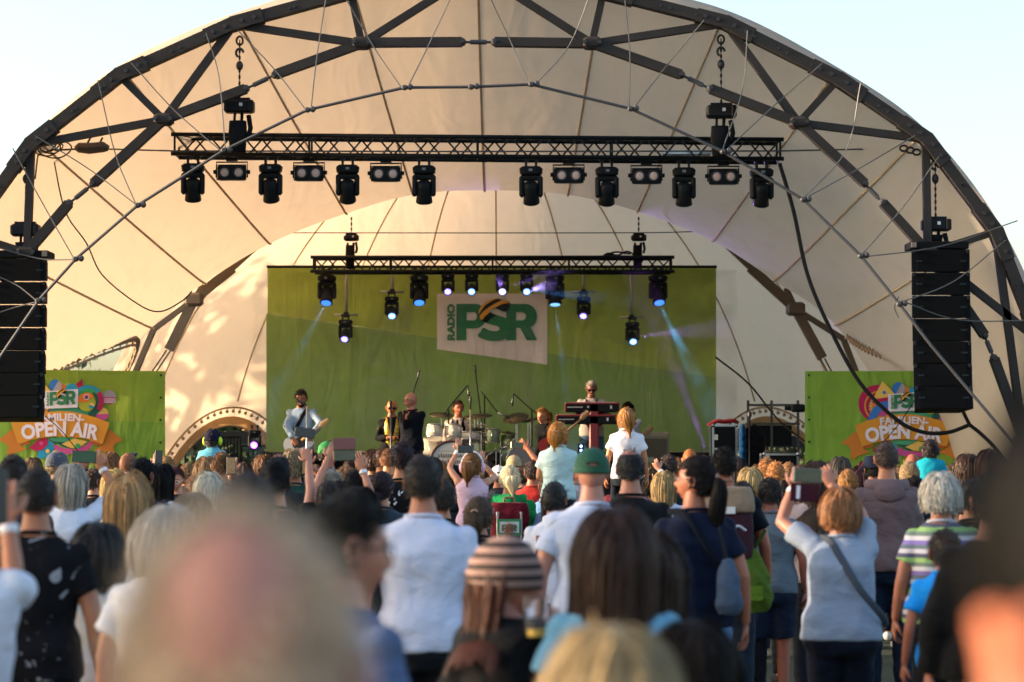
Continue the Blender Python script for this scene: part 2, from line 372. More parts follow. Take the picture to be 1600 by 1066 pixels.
on = {0: (3, 4, None), 1: (4, 5, 6), 2: (6, 7, 8), 3: (8, 9, 10), 4: (10, 11, 12), 5: (12, 13, 14), 6: (1, 2, 3), 7: (13, 14, 15)}
for k, nd in enumerate(nodes):
    N_ = P(*nd, YA)
    mb.box(N_ - Vector(off), (.27, .22, .17), bev=.04); 
    for dx in (-.1, .1): bol.cyl(N_ + Vector((dx, -.13, 0)) - Vector(off), .03, .04, (0, 1, 0), 8)
    for q in on[k]:
        if q is None: continue
        t = OP[q] - N_; L_ = t.length; t.normalize(); web.bar(N_ + t * .08 + Vector((0, .03, 0)) - Vector(off), OP[q] - t * .08 + Vector((0, .03, 0)) - Vector(off), .1, .12)
for a, b in (((722, 66), (773, 66)), ((384, 139), (430, 117)), ((1064, 117), (1110, 139)), ((108, 318), (146, 287)), ((1351, 287), (1379, 317)), ((-62, 565), (-45, 528)), ((1538, 524), (1553, 560))):
    A_, B_ = np.array(P(*a, YA)) - off, np.array(P(*b, YA)) - off
    tb = MB(); tb.tube([A_, B_], .018, 6); m0, m1 = A_ * .75 + B_ * .25, A_ * .25 + B_ * .75; tb.tube([m0, m1], .034, 8)
    for c_ in (A_, B_): bol.cyl(c_ + (0, -.09, 0), .03, .05, (0, 1, 0), 8); tb.ball(c_, (.06, .09, .06), nu=8, nv=6)
    tb.build('turnbuckle', mt_cable, tent)
mb.build('inner_chord', mt_steel, tent); web.build('web_member', mt_steel, tent); OC.add(bol.arrays()[0], bol.f, 1); OC.build('outer_chord', [mt_steel, mt_bolt], tent)
# second arch (behind the waist)
YC = 39.6; mb = MB()
def pc(x, y): return P(x, y, YC) - Vector(off)
B_in = [((303, 468), (364, 419)), ((303, 468), (264, 547)), ((303, 468), (318, 445)), ((303, 468), (240, 515)), ((364, 419), (440, 350)), ((440, 350), (620, 262)), ((620, 262), (930, 262)), ((930, 262), (1100, 350)), ((1100, 350), (1172, 418))]
B_in += [((1243, 483), (1172, 418)), ((1243, 483), (1285, 560)), ((1243, 483), (1228, 450)), ((1243, 483), (1318, 530)), ((228, 600), (150, 800)), ((1306, 600), (1385, 800)), ((240, 515), (120, 800)), ((1318, 530), (1420, 800))]
for k_, (a, b) in enumerate(B_in): mb.bar(pc(*a), pc(*b), .15 if k_ in (0, 1, 9, 10) else .08, .12 + .004 * k_)
for nd in ((303, 468), (1243, 483)): mb.box(pc(*nd), (.3, .26, .22), bev=.04)
for a, b in (((264, 547), (228, 600)), ((1285, 560), (1306, 600))):
    for d_ in (-.035, .035): mb.tube([np.array(pc(*a)) + (d_, 0, 0), np.array(pc(*b)) + (d_, 0, 0)], .014, 5)
mb.build('rear_arch', mt_steel2, tent)
# wires (main catenary in front of the truss, with droppers)
YS = 32.3
def wire(name, pts, r, Y, m=mt_cable, parent=None, smooth=True, sub=6, clamp=False):
    L_ = [P(x, y, Y) for x, y in pts]; L_ = catmull(L_, sub) if (smooth and len(L_) > 2) else np.array(L_)
    mb = MB(); o_ = np.array(parent.location) if parent else np.zeros(3); mb.tube(L_ - o_, r, 6); return mb
cn = [(-150, 770), (-60, 640), (0, 558), (60, 470), (118, 405), (215, 321), (350, 235), (480, 172), (632, 137), (736, 136), (830, 132), (985, 170), (1130, 237), (1255, 312), (1345, 400), (1405, 475), (1455, 540), (1600, 712), (1700, 850)]
mb = wire('', cn, .022, YS, parent=tent, smooth=False)
for x, y in cn[3:16]: mb.ball(np.array(P(x, y, YS)) - off, (.05, .05, .04), nu=6, nv=5); mb.ball(np.array(P(x + 9, y - 1, YS)) - off, (.04, .05, .045), nu=6, nv=5)
mb.build('catenary_cable', mt_cable, tent)
drop = [[(478, 172), (430, 110), (372, 48)], [(486, 170), (495, 90), (512, -20)], [(628, 138), (585, 75), (536, -10)], [(637, 137), (670, 70), (712, -20)], [(826, 132), (800, 70), (758, -20)], [(836, 133), (890, 70), (930, -30)],
    [(983, 170), (984, 80), (975, -10)], [(990, 169), (1040, 105), (1100, 32)], [(1128, 237), (1160, 140), (1168, 48)], [(1134, 236), (1210, 165), (1284, 100)], [(1254, 312), (1322, 235), (1345, 130)], [(1258, 310), (1340, 265), (1430, 212)],
    [(1346, 399), (1410, 325), (1467, 245)], [(1347, 402), (1470, 385), (1590, 345)], [(1404, 474), (1490, 440), (1572, 375)], [(1408, 470), (1500, 500), (1640, 500)], [(1404, 464), (1398, 480), (1404, 497)],
    [(344, 235), (270, 170), (205, 98)], [(352, 234), (342, 120), (322, 52)], [(213, 321), (180, 240), (153, 125)], [(213, 320), (140, 265), (55, 212)], [(116, 405), (65, 315), (20, 232)], [(117, 406), (60, 404), (-20, 382)], [(57, 470), (25, 445), (-20, 425)], [(57, 472), (25, 480), (-20, 495)]]
mt_thin = mat('thin_wire', (.09, .09, .095), .5, .3)
mb = MB()
for d in drop: mb.tube(catmull([P(x, y, YS + (.0 if i == 0 else .3)) for i, (x, y) in enumerate(d)], 6) - off, .0085, 5)
mb.build('dropper_wire', mt_thin, tent)
o = wire('', [(165, 233), (270, 236), (746, 237), (1222, 236), (1405, 232)], .012, 33.9, smooth=False).build('guy_wire', mt_cable); tag(o, 'thin horizontal steel wire strung across the arch behind the front truss', 'wire')
o = wire('', [(400, 364), (960, 364), (1090, 362)], .009, 37.9).build('guy_wire', mt_thin); tag(o, 'thin level wire crossing the opening above the rear lighting truss', 'wire')
# hand winch on the wire, left
hw = empty('rope_hoist', P(145, 232, 33.6), 'brown hand rope hoist with two levers on the wire left of the front truss', 'hoist')
mb = MB(); mb.tube(np.array([(-.25, 0, 0), (-.2, 0, .01), (-.05, 0, 0), (.15, 0, .02), (.22, 0, 0)]), [.03, .07, .08, .075, .04], 8); mb.build('body', mat('worn_brown', (.10, .065, .045), .7), hw)
for x in (-.08, .09):
    mb = MB(); mb.tube([(x, 0, .06), (x + .05, -.02, .15)], .014, 6); mb.build('lever', mt_bolt, hw)
o = MB(); rr_ = random.Random(3)
for k in range(5):
    a = np.linspace(0, 2 * math.pi, 22); cx, cz, s1 = rr_.uniform(-.1, .1), rr_.uniform(-.08, .08), rr_.uniform(.15, .28)
    o.tube(np.stack([cx + np.cos(a) * s1, .05 * np.sin(3 * a), cz + np.sin(a) * s1 * .55], 1) + np.array(P(78, 232, 33.4)), .011, 5)
o.tube([P(85, 235, 33.4), P(120, 233, 33.5)], .014, 5); o.tube([P(60, 234, 33.4), P(55, 280, 33.4)], .012, 5)
tag(o.build('coiled_rope', mat('dark_rope', (.05, .045, .04), .8)), 'coil of dark rope tied to the left end of the arch', 'rope')
o = MB()
for k in range(3):
    p = P(1412 + k * 10, 232 + k * 3, 33.4); a = np.linspace(0, 2 * math.pi, 10); o.tube(np.stack([np.cos(a) * .055, a * 0, np.sin(a) * .04], 1) + np.array(p), .016, 5)
tag(o.build('shackle_chain', mt_bolt), 'dark shackles joining the wire to the right end of the arch', 'shackle')
def rope(pts, r, Y, label, m=None, name='cable', cat='cable', dots=False):
    mb = wire('', pts, r, Y); 
    o = mb.build(name, m or mat('black_rubber', (.014, .014, .016), .6)); return tag(o, label, cat)
rope([(83, 245), (102, 330), (135, 380), (160, 430), (215, 475), (250, 487), (285, 470), (300, 455)], .010, 33.6, 'thin dark cord hanging down the cream fabric on the left', name='hanging_cable', cat='cord')
rope([(1218, 255), (1240, 330), (1262, 430), (1300, 520), (1345, 600), (1400, 655), (1440, 675), (1480, 676), (1515, 664)], .028, 33.5, 'thick black cable bundle swooping from the truss to the right loudspeakers', name='cable_bundle')
rope([(1500, 632), (1507, 648), (1515, 664)], .026, 33.4, 'short black cable at the foot of the right loudspeaker stack')
rope([(1515, 664), (1535, 680), (1560, 706), (1600, 760)], .028, 33.4, 'black cable running from the loudspeakers down to the lower right')
rope([(1118, 558), (1170, 600), (1215, 655), (1260, 692)], .016, 38.5, 'black cord slanting down from the backdrop to the right doorway', name='stage_rope', cat='rope')
rope([(70, 650), (95, 672), (122, 705)], .007, 33.5, 'thin black cord hanging below the left loudspeaker stack', name='thin_wire', cat='cord')
rope([(1425, 632), (1405, 662), (1380, 692)], .007, 33.5, 'thin black cord hanging below the right loudspeaker stack', name='thin_wire', cat='cord')
# ------------------------------------------------------------------ stage floor
mb = MB(); mb.box((XB, 39.5, .49), (14.2, 8.2, .98)); mb.build('stage_floor', mat('stage_black', (.02, .02, .022), .6, var=.3), kind='structure')
mb = MB(); mb.box((P(770, 0, 39.6).x, 39.8, 1.16), (4.6, 2.6, .36)); o = mb.build('drum_riser', mat('stage_black2', (.016, .016, .018), .7, var=.3)); tag(o, 'low black riser under the drum kits and keyboards', 'riser')
mb = MB(); p0, p1 = P(414, 704, 42.15), P(1122, 704, 42.15); mb.box(((p0.x + p1.x) / 2, 42.2, 1.42), (p1.x - p0.x, .05, .86)); o = mb.build('black_skirt', mat('molton', (.008, .008, .009), .95)); tag(o, 'black cloth skirt below the green backdrop', 'curtain')
# rails left and right of stage
def railing(px0, px1, ytop, Y, zb, label, step=.12):
    a, b = P(px0, ytop, Y), P(px1, ytop, Y); r = empty('railing', ((a.x + b.x) / 2, Y, zb), label, 'railing'); o_ = np.array(r.location); mb = MB()
    mb.tube([np.array(a) - o_, np.array(b) - o_], .02, 6); mb.tube([np.array((a.x, Y, zb + .08)) - o_, np.array((b.x, Y, zb + .08)) - o_], .02, 6); mb.build('rail', M_black(), r)
    mb = MB(); n = int(abs(b.x - a.x) / step) + 1
    for k in range(n + 1): x = a.x + (b.x - a.x) * k / n; mb.tube([(x - o_[0], 0, 0), (x - o_[0], 0, a.z - zb)], .011, 5)
    mb.build('bars', M_black(), r); return r
railing(340, 376, 683, 42.0, 1.0, 'black barred railing section left of the backdrop, taller one', .06)
railing(378, 414, 697, 41.6, 1.0, 'short open black railing touching the left edge of the backdrop', .3)
# black site fence seen through the doorways
def fence(px0, px1, ytop, Y, label):
    a, b = P(px0, ytop, Y), P(px1, ytop, Y); r = empty('fence', ((a.x + b.x) / 2, Y, 0), label, 'fence'); o_ = np.array(r.location); mb = MB()
    mb.box((0, 0, a.z - .12), (b.x - a.x, .04, .22)); mb.build('screen_strip', mat('fence_strip', (.03, .034, .036), .6), r)
    mb = MB(); x = a.x
    while x <= b.x: mb.box((x - o_[0], 0, a.z / 2), (.035, .035, a.z)); x += .45
    mb.build('post', M_black(), r); mb = MB(); x = a.x
    while x <= b.x: mb.box((x - o_[0], .03, a.z / 2), (.006, .006, a.z)); x += .07
    for k in range(12): mb.box((0, .03, .2 + k * .17), (b.x - a.x, .006, .006))
    mb.build('wire_mesh', mat('mesh_grey', (.05, .055, .06), .6), r)
fence(215, 420, 674, 45.4, 'black mesh site fence outside the left doorway of the tent')
fence(1130, 1330, 680, 45.4, 'black mesh site fence outside the right doorway of the tent')
# ------------------------------------------------------------------ trees
mt_leaf = mat('leaf', (.055, .085, .022), .6, var=.5, scale=2); mt_bark = mat('bark', (.09, .065, .045), .9, bump=.5, scale=12)
def tree(x, y, h, rx, seed, label, group, n=15000, z0=.25, leaf=.16, mesh_from=None):
    r = empty('tree', (x, y, 0), label, 'tree', group)
    if mesh_from:
        for ch in mesh_from.children:
            c = ch.copy(); col.objects.link(c); c.parent = r
        r.scale = (h / mesh_from['h0'],) * 3; r.rotation_euler.z = seed; return r
    rs = np.random.RandomState(seed); r['h0'] = h; mb = MB()
    mb.tube([(0, 0, 0), (.1, .05, h * .3), (.0, .1, h * .6), (.1, 0, h * .9)], [.32, .25, .15, .04], 10)
    tips = []
    for k in range(14):
        z = h * rs.uniform(.22, .7); a = rs.uniform(0, 6.28); L_ = rx * rs.uniform(.6, .95) * (1 - .3 * z / h); e = np.array((math.cos(a) * L_, math.sin(a) * L_, z + L_ * .5)); tips.append(e)
        mb.tube([(0.05, .05, z), e * .5 + (0, 0, z * .5 - .1), e], [.1, .06, .02], 6)
    mb.build('trunk', mt_bark, r, True)
    cl = []
    for k in range(46):
        a = rs.uniform(0, 6.28); rr = rx * math.sqrt(rs.uniform(0, 1)); z = h * rs.uniform(z0, 1); lim = rx * math.sqrt(max(.05, 1 - ((z / h - .58) / .5) ** 2)); cl.append((math.cos(a) * min(rr, lim), math.sin(a) * min(rr, lim), z))
    cl = np.array(cl + [tuple(t) for t in tips]); c = cl[rs.randint(len(cl), size=n)]; d = rs.normal(size=(n, 3)); d /= np.linalg.norm(d, axis=1)[:, None]
    c = c + d * (rs.uniform(0, 1, (n, 1)) ** .4) * rx * .27
    u = rs.normal(size=(n, 3)); u /= np.linalg.norm(u, axis=1)[:, None]; t = np.cross(u, rs.normal(size=(n, 3))); t /= np.linalg.norm(t, axis=1)[:, None]; s = leaf * rs.uniform(.6, 1.3, (n, 1))
    v = np.stack([c - u * s, c + t * s * .5, c + u * s, c - t * s * .5], 1).reshape(-1, 3); f = np.arange(4 * n).reshape(-1, 4)
    mb = MB(); mb.add(v, f.tolist()); mb.build('crown', mt_leaf, r); return r
T0 = tree(-21, 8.0, 12, 4.3, 5, 'tall leafy tree left of the field, nearest the camera', 'trees left of the field')
tree(-24, 15.2, 13, 4.8, 1.3, 'tall leafy tree left of the field, further from the camera', 'trees left of the field', mesh_from=T0)
T1 = tree(-17, 42.5, 8.2, 3.2, 9, 'leafy tree standing outside the left flank of the tent', None, n=1500, z0=.3, leaf=.24)
T2 = tree(-7.6, 56, 3.0, 3.4, 4, 'dark bushy tree behind the fence at the left doorway', None, n=9000, z0=.02, leaf=.13)
tree(8.2, 57, 3.2, 3.4, 2.0, 'dark bushy tree behind the fence at the right doorway', None, mesh_from=T2)
# ------------------------------------------------------------------ people: body template
def _sm(a, b, x): t = np.clip((x - a) / (b - a), 0, 1); return t * t * (3 - 2 * t)
HE = np.array((.077, .098, .116))
def head_template(nu=40, nv=30):
    vs = []; th = math.pi * np.arange(1, nv) / nv; ph = 2 * math.pi * np.arange(nu) / nu
    T, Ph = np.meshgrid(th, ph, indexing='ij'); d = np.stack([np.sin(T) * np.cos(Ph), np.sin(T) * np.sin(Ph), np.cos(T)], -1).reshape(-1, 3)
    d = np.concatenate([[(0, 0, 1)], d, [(0, 0, -1)]]); f = [(0, 1 + j, 1 + (j + 1) % nu) for j in range(nu)]
    for i in range(nv - 2):
        a = 1 + i * nu
        for j in range(nu): f.append((a + j, a + nu + j, a + nu + (j + 1) % nu, a + (j + 1) % nu))
    l = len(d) - 1; a = 1 + (nv - 2) * nu; f += [(l, a + (j + 1) % nu, a + j) for j in range(nu)]
    p = d * HE; x, y, z = p.T.copy()
    low = _sm(.0, -.115, z); x *= 1 - .34 * low ** 1.2
    front = _sm(-.02, .06, y); y += front * low * .012
    y -= (y > .05) * 0; y = np.where(y < 0, y * (1 - .30 * _sm(-.03, -.11, z)), y)
    y = np.where(y > 0, np.sign(y) * HE[1] * (np.abs(y) / HE[1]) ** 1.0, y)
    fr = _sm(.03, .08, y)
    G = lambda cx, cz, sx, sz: np.exp(-((x - cx) / sx) ** 2 - ((z - cz) / sz) ** 2) * fr
    y += -.011 * (G(.032, .002, .017, .014) + G(-.032, .002, .017, .014)) + .005 * (G(.03, .026, .024, .009) + G(-.03, .026, .024, .009))
    y += .024 * G(0, -.034, .0125, .014) + .013 * G(0, -.012, .010, .022) + .004 * G(.012, -.038, .007, .007) + .004 * G(-.012, -.038, .007, .007)
    y += .006 * G(0, -.066, .024, .012) - .004 * G(0, -.083, .02, .006) + .008 * G(0, -.102, .022, .012) + .004 * (G(.04, -.03, .02, .02) + G(-.04, -.03, .02, .02))
    return np.stack([x, y, z], 1), f
HT = head_template(); HT_LO = head_template(26, 20)
def hairline(uy, style='n'):
    return np.interp(uy, [-1, -.4, -.05, .12, .35, .6, 1], [-.62, -.5, -.3, .02, .25, .5, .62] if style != 'm' else [-.52, -.42, -.2, .12, .36, .62, .75])
def rotxyz(yaw, pitch=0, roll=0):
    cy, sy = math.cos(R(yaw)), math.sin(R(yaw)); cp, sp = math.cos(R(pitch)), math.sin(R(pitch)); cr, sr = math.cos(R(roll)), math.sin(R(roll))
    return np.array([[cy, -sy, 0], [sy, cy, 0], [0, 0, 1]]) @ np.array([[1, 0, 0], [0, cp, -sp], [0, sp, cp]]) @ np.array([[cr, 0, sr], [0, 1, 0], [-sr, 0, cr]])
def ribbons(paths, nrm, wd, taper=True):
    N, K, _ = paths.shape; t = np.gradient(paths, axis=1); s = np.cross(t, nrm); s /= np.linalg.norm(s, axis=2)[..., None] + 1e-9; ra_ = np.random.RandomState(N).uniform(-.6, .6, (N, 1, 1)); n2 = np.cross(s, t); n2 /= np.linalg.norm(n2, axis=2)[..., None] + 1e-9; s = s * np.cos(ra_) + n2 * np.sin(ra_)
    w_ = wd * (np.linspace(1, .35, K) if taper else np.ones(K)); w_ = np.asarray(w_)[None, :, None] * .5
    v = np.stack([paths - s * w_, paths + s * w_], 2).reshape(-1, 3); b = (np.arange(N) * K * 2)[:, None] + (np.arange(K - 1) * 2)[None]
    f = np.stack([b, b + 1, b + 3, b + 2], -1).reshape(-1, 4); return v, f.tolist()
def roots(rs, n, style='n', bald=None, back=False):
    out = []
    while len(out) < n:
        d = rs.normal(size=(n * 3, 3)); d /= np.linalg.norm(d, axis=1)[:, None]; ok = d[:, 2] > hairline(d[:, 1], style) + rs.normal(0, .03, len(d))
        if back: ok &= d[:, 1] < .12
        if bald == 'crown': ok &= ~((d[:, 2] > .62) & (d[:, 1] < .5)) | (rs.uniform(size=len(d)) < .18)
        if bald == 'spot': ok &= (((d - np.array((0, -.62, .78))) ** 2).sum(1) > .30 + rs.normal(0, .12, len(d)))
        if bald == 'top': ok &= d[:, 2] < .42 + .2 * (d[:, 1] < -.5)
        out += list(d[ok])
    return np.array(out[:n])
def shell_push(p, off, torso=True):
    E = HE + off; q = p / E; v = np.linalg.norm(q, axis=1); m = v < 1; p[m] = p[m] / v[m][:, None]
    if torso:
        c = np.array((0, -.02, -.43)); E2 = np.array((.22, .175, .28)); q = (p - c) / E2; v = np.linalg.norm(q, axis=1); m = v < 1; p[m] = (p[m] - c) / v[m][:, None] + c
        E3 = np.array((.06, .065)); q = p[:, :2] / E3; v = np.linalg.norm(q, axis=1); m = (v < 1) & (p[:, 2] < -.08); p[m, :2] = p[m, :2] / v[m][:, None]
    return p
def hair_mesh(style, length, seed, wd, n, mod=''):
    """head-local hair: cap + strands. -> verts, faces"""
    rs = np.random.RandomState(seed); mb = MB(); hv, hf = HT_LO
    sty = 'm' if style in ('short', 'buzz', 'crown', 'fringe', 'spot') else 'n'
    u = hv / HE; ok = (u[:, 2] / np.linalg.norm(u, axis=1) > hairline(u[:, 1] / np.linalg.norm(u, axis=1), sty) - .02)
    if 'back' in mod: ok &= (u[:, 1] < .25) | (u[:, 2] > .6)
    if style == 'fringe': ok &= (u[:, 2] < .45)
    if style == 'spot': ok &= (((u / np.linalg.norm(u, axis=1)[:, None] - np.array((0, -.62, .78))) ** 2).sum(1) > .40)
    if style == 'crown': ok &= ~((u[:, 2] > .72) & (u[:, 1] < .35))
    th = {'buzz': .004, 'short': .012, 'crown': .008, 'fringe': .006, 'spot': .006}.get(style, .016)
    if style in ('bob', 'long', 'curly'): th = .022
    ud = hv / np.linalg.norm(hv, axis=1)[:, None]; lump = .5 + .5 * np.sin(ud[:, 0] * 6 + seed) * np.cos(ud[:, 2] * 5 + seed * 1.7) + .3 * np.sin(ud[:, 1] * 11 + seed * .7); cap = hv * (1 + th * (.72 + .5 * np.clip(lump, 0, 1.3)) / .1)[:, None]; fs = [q for q in hf if all(ok[i] for i in q)]
    mb.add(cap, fs)
    d = roots(rs, n, sty, {'crown': 'crown', 'fringe': 'top', 'spot': 'spot'}.get(style), 'back' in mod); p = d * (HE + th * .6); up = np.array((0, 0, 1.))
    K = {'buzz': 2, 'short': 4, 'crown': 3, 'fringe': 3, 'spot': 3}.get(style, 9)
    nrm0 = d / HE; nrm0 /= np.linalg.norm(nrm0, axis=1)[:, None]
    if style not in ('buzz',):
        m_ = max(20, n // 14); ii = rs.randint(0, n, m_); td = rs.normal(size=(m_, 3)) + nrm0[ii] * 1.2 + np.array((0, 0, .1)); td /= np.linalg.norm(td, axis=1)[:, None]; Lf = (.018 + .02 * rs.uniform(size=(m_, 1))); b0 = d[ii] * (HE + th * 1.2)
        fp = np.stack([b0, b0 + td * Lf * .6, b0 + td * Lf + (0, 0, -.006)], 1); v, f = ribbons(fp, np.repeat(nrm0[ii][:, None], 3, 1), wd * .6); mb.add(v, f)
    if style in ('buzz', 'short', 'crown', 'fringe', 'spot'):
        C = np.array((.02 * rs.uniform(-1, 1), -.055, .10)); t = p - C; t -= nrm0 * (t * nrm0).sum(1)[:, None]; t /= np.linalg.norm(t, axis=1)[:, None] + 1e-9
        if 'swept' in mod: t = np.where((d[:, 1] > -.2)[:, None] & (d[:, 2] > .3)[:, None], np.array((-.5, -.75, .3)), t)
        t += rs.normal(0, .32, t.shape); L = .85 * length * rs.uniform(.6, 1.2, (n, 1)); lift = {'buzz': .9, 'short': .40}.get(style, .4)
        P_ = [p]
        for k in range(1, K): P_.append(p + L * (k / (K - 1)) * (t * .8 + nrm0 * lift * (1 - .5 * k / K)))
        paths = np.stack(P_, 1); N_ = np.repeat(nrm0[:, None], K, 1); v, f = ribbons(paths, N_, wd); mb.add(v, f)
    else:
        tail = style in ('pony', 'bun', 'clip'); T = np.array((0, -.112, .035 if 'high' not in mod else .075)); T = T if 'low' not in mod else np.array((0, -.095, -.035))
        if tail:
            K = 6; P_ = []; lo_ = th + .001 + rs.uniform(0, .005, (n, 1)) * (.4 + .6 * np.sin(d[:, :1] * 8 + seed) ** 2)
            for k in range(K): q = p + (T - p) * (k / (K - 1)) ** 1.1; E_ = HE + lo_ * (1 - .5 * k / K); vv = np.linalg.norm(q / E_, axis=1); mm = vv < 1; q[mm] = q[mm] / vv[mm][:, None]; q = q + np.sin(d[:, 1:2] * 20 + k) * .002; P_.append(q)
            paths = np.stack(P_, 1); N_ = paths / HE ** 2; N_ /= np.linalg.norm(N_, axis=2)[..., None]; v, f = ribbons(paths, N_, wd, False); mb.add(v, f)
            if style == 'pony':
                m = int(n * .8); K = 9; L = length * rs.uniform(.75, 1.05, m); a = rs.uniform(0, 6.28, m); r_ = np.sqrt(rs.uniform(0, 1, m)); P_ = []
                sway = rs.uniform(-.03, .03)
                for k in range(K):
                    s_ = k / (K - 1); rad = (.014 + .042 * math.sin(math.pi * min(1, s_ * 1.1 + .08)) ** .8)
                    P_.append(np.stack([np.cos(a) * r_ * rad + sway * s_ + .006 * np.sin(5 * s_ + a), T[1] - .035 * math.sin(min(1.57, s_ * 6)) + .01 * s_ + np.sin(a) * r_ * rad * .8, T[2] - .0 + .012 * math.sin(min(3.1, s_ * 9)) - L * max(0, s_ - .06)], 1))
                paths = np.stack(P_, 1)
                for k in range(K): paths[:, k] = shell_push(paths[:, k], .012, True)
                N_ = np.stack([np.cos(a), np.sin(a) - .4, a * 0], 1); N_ /= np.linalg.norm(N_, axis=1)[:, None]; v, f = ribbons(paths, np.repeat(N_[:, None], K, 1), wd * 1.1); mb.add(v, f)
            else:
                m = int(n * .6); dd = rs.normal(size=(m, 3)); dd /= np.linalg.norm(dd, axis=1)[:, None]; rb = .036 if style == 'bun' else .045; c = T + (0, -.02, .01 if style == 'bun' else -.01)
                ax = np.cross(dd, rs.normal(size=3)); ax /= np.linalg.norm(ax, axis=1)[:, None]; P_ = []
                for k in range(5): an = (k / 4) * 1.9; q = dd * math.cos(an) + ax * math.sin(an); P_.append(c + q * rb * np.array((1.15, .8, 1.1)) * rs.uniform(.85, 1.1, (m, 1)))
                paths = np.stack(P_, 1); N_ = paths - c; N_ /= np.linalg.norm(N_, axis=2)[..., None] + 1e-9; v, f = ribbons(paths, N_, wd * 1.2, False); mb.add(v, f)
        else:
            cl = (np.sin(d[:, 0] * 9 + seed) * np.cos(d[:, 1] * 7 + seed * 2) * .5 + .5); layer = rs.uniform(.012, .030, n) + .016 * cl; st = length / 9 + .012; q = p.copy(); P_ = [q.copy()]; sx = np.sign(p[:, 0] + rs.normal(0, .006, n)); fr = np.clip(d[:, 1] + .1, 0, 1)
            K = 3 + max(6, int((length + .1) / .035)); st = (length + .13) / K; endz = -length + rs.normal(0, .012, n); pert = rs.uniform(0, 6.28, n)
            for k in range(K - 1):
                nn = q / HE ** 2; nn /= np.linalg.norm(nn, axis=1)[:, None]; g_ = np.tile((0, 0, -1.), (n, 1)); top = np.clip(q[:, 2] / .1, 0, 1)
                g_[:, 0] += sx * .75 * top * np.clip((d[:, 1] + .55) / .4, .08, 1); g_[:, 1] -= fr * 1.6 * np.clip((q[:, 1] + .03) / .06, 0, 1)
                ins = (np.linalg.norm(q / (HE + layer[:, None]), axis=1) < 1.06); t = g_ - nn * (g_ * nn).sum(1)[:, None] * ins[:, None]; t /= np.linalg.norm(t, axis=1)[:, None] + 1e-9
                stp = st * (q[:, 2] > endz); q = q + t * stp[:, None]
                if style == 'curly': q = q + np.stack([np.sin(k * 1.9 + pert), np.cos(k * 1.7 + pert * 2), np.sin(k * 2.3 + pert * 3) * .5], 1) * .009
                else: q = q + np.stack([np.sin(k * .8 + pert), np.cos(k * .7 + pert), 0 * pert], 1) * .0018
                if style == 'bob': q[:, :2] *= 1 - .05 * (q[:, 2] < -.07)[:, None]
                for i in range(1): q = shell_push2(q, layer)
                P_.append(q.copy())
            paths = np.stack(P_, 1); N_ = paths.copy(); N_[..., 2] = np.clip(N_[..., 2], 0, 1) * 1.; N_ /= np.linalg.norm(N_, axis=2)[..., None] + 1e-9; v, f = ribbons(paths, N_, wd * 1.1); mb.add(v, f)
    v, f, _ = mb.arrays(); return v, f
def shell_push2(p, layer):
    E = HE[None] + layer[:, None]; v = np.linalg.norm(p / E, axis=1); m = v < 1; p[m] = p[m] / v[m][:, None]
    return shell_push(p, .0, True)
def hand_mb(mb, w_, f_, n_, side, curl=.5, s=1.0, mi=0, spread=.1):
    """w_: wrist, f_: finger direction, n_: palm normal; side +1: thumb along f x n"""
    f_ = np.array(f_, float); f_ /= np.linalg.norm(f_); n_ = np.array(n_, float); n_ -= f_ * n_.dot(f_); n_ /= np.linalg.norm(n_); t_ = np.cross(f_, n_) * side
    w_ = np.array(w_, float)
    mb.tube([w_ - f_ * .03 * s, w_, w_ + f_ * .04 * s, w_ + f_ * .085 * s, w_ + f_ * .097 * s], [(.024 * s, .018 * s), (.027 * s, .017 * s), (.038 * s, .015 * s), (.040 * s, .013 * s), (.036 * s, .010 * s)], 10, mi, ref=n_)
    for i, (o, L) in enumerate(zip((.030, .010, -.010, -.028), (.070, .078, .073, .058))):
        b = w_ + f_ * .088 * s + t_ * o * s; d = f_ + t_ * spread * (o / .03) * .5; d /= np.linalg.norm(d); pts = [b - d * .01 * s, b]; a = 0
        for k, fr in enumerate((.45, .3, .25)):
            a += curl * (.7 + .35 * k) * (1 + .12 * i); dd = d * math.cos(a) + n_ * math.sin(a); pts.append(pts[-1] + dd * L * fr * s)
        mb.tube(pts, [.0095 * s, .0095 * s, .0088 * s, .0082 * s, .006 * s], 7, mi)
    b = w_ + f_ * .022 * s + t_ * .026 * s; d = f_ * .55 + t_ * .8 + n_ * .25 * (1 + curl); d /= np.linalg.norm(d); d2 = f_ * .85 + t_ * .3 + n_ * .5 * (.4 + curl); d2 /= np.linalg.norm(d2)
    mb.tube([b - d * .012 * s, b + d * .03 * s, b + d * .03 * s + d2 * .028 * s, b + d * .03 * s + d2 * .05 * s], [.014 * s, .0115 * s, .0098 * s, .007 * s], 7, mi)
JOBS = []
def job(target, mb, voxel, mats, extra=None, fold=0., smooth=3, bend=None): JOBS.append((target, mb.arrays(), voxel, mats, extra, fold, smooth, bend))
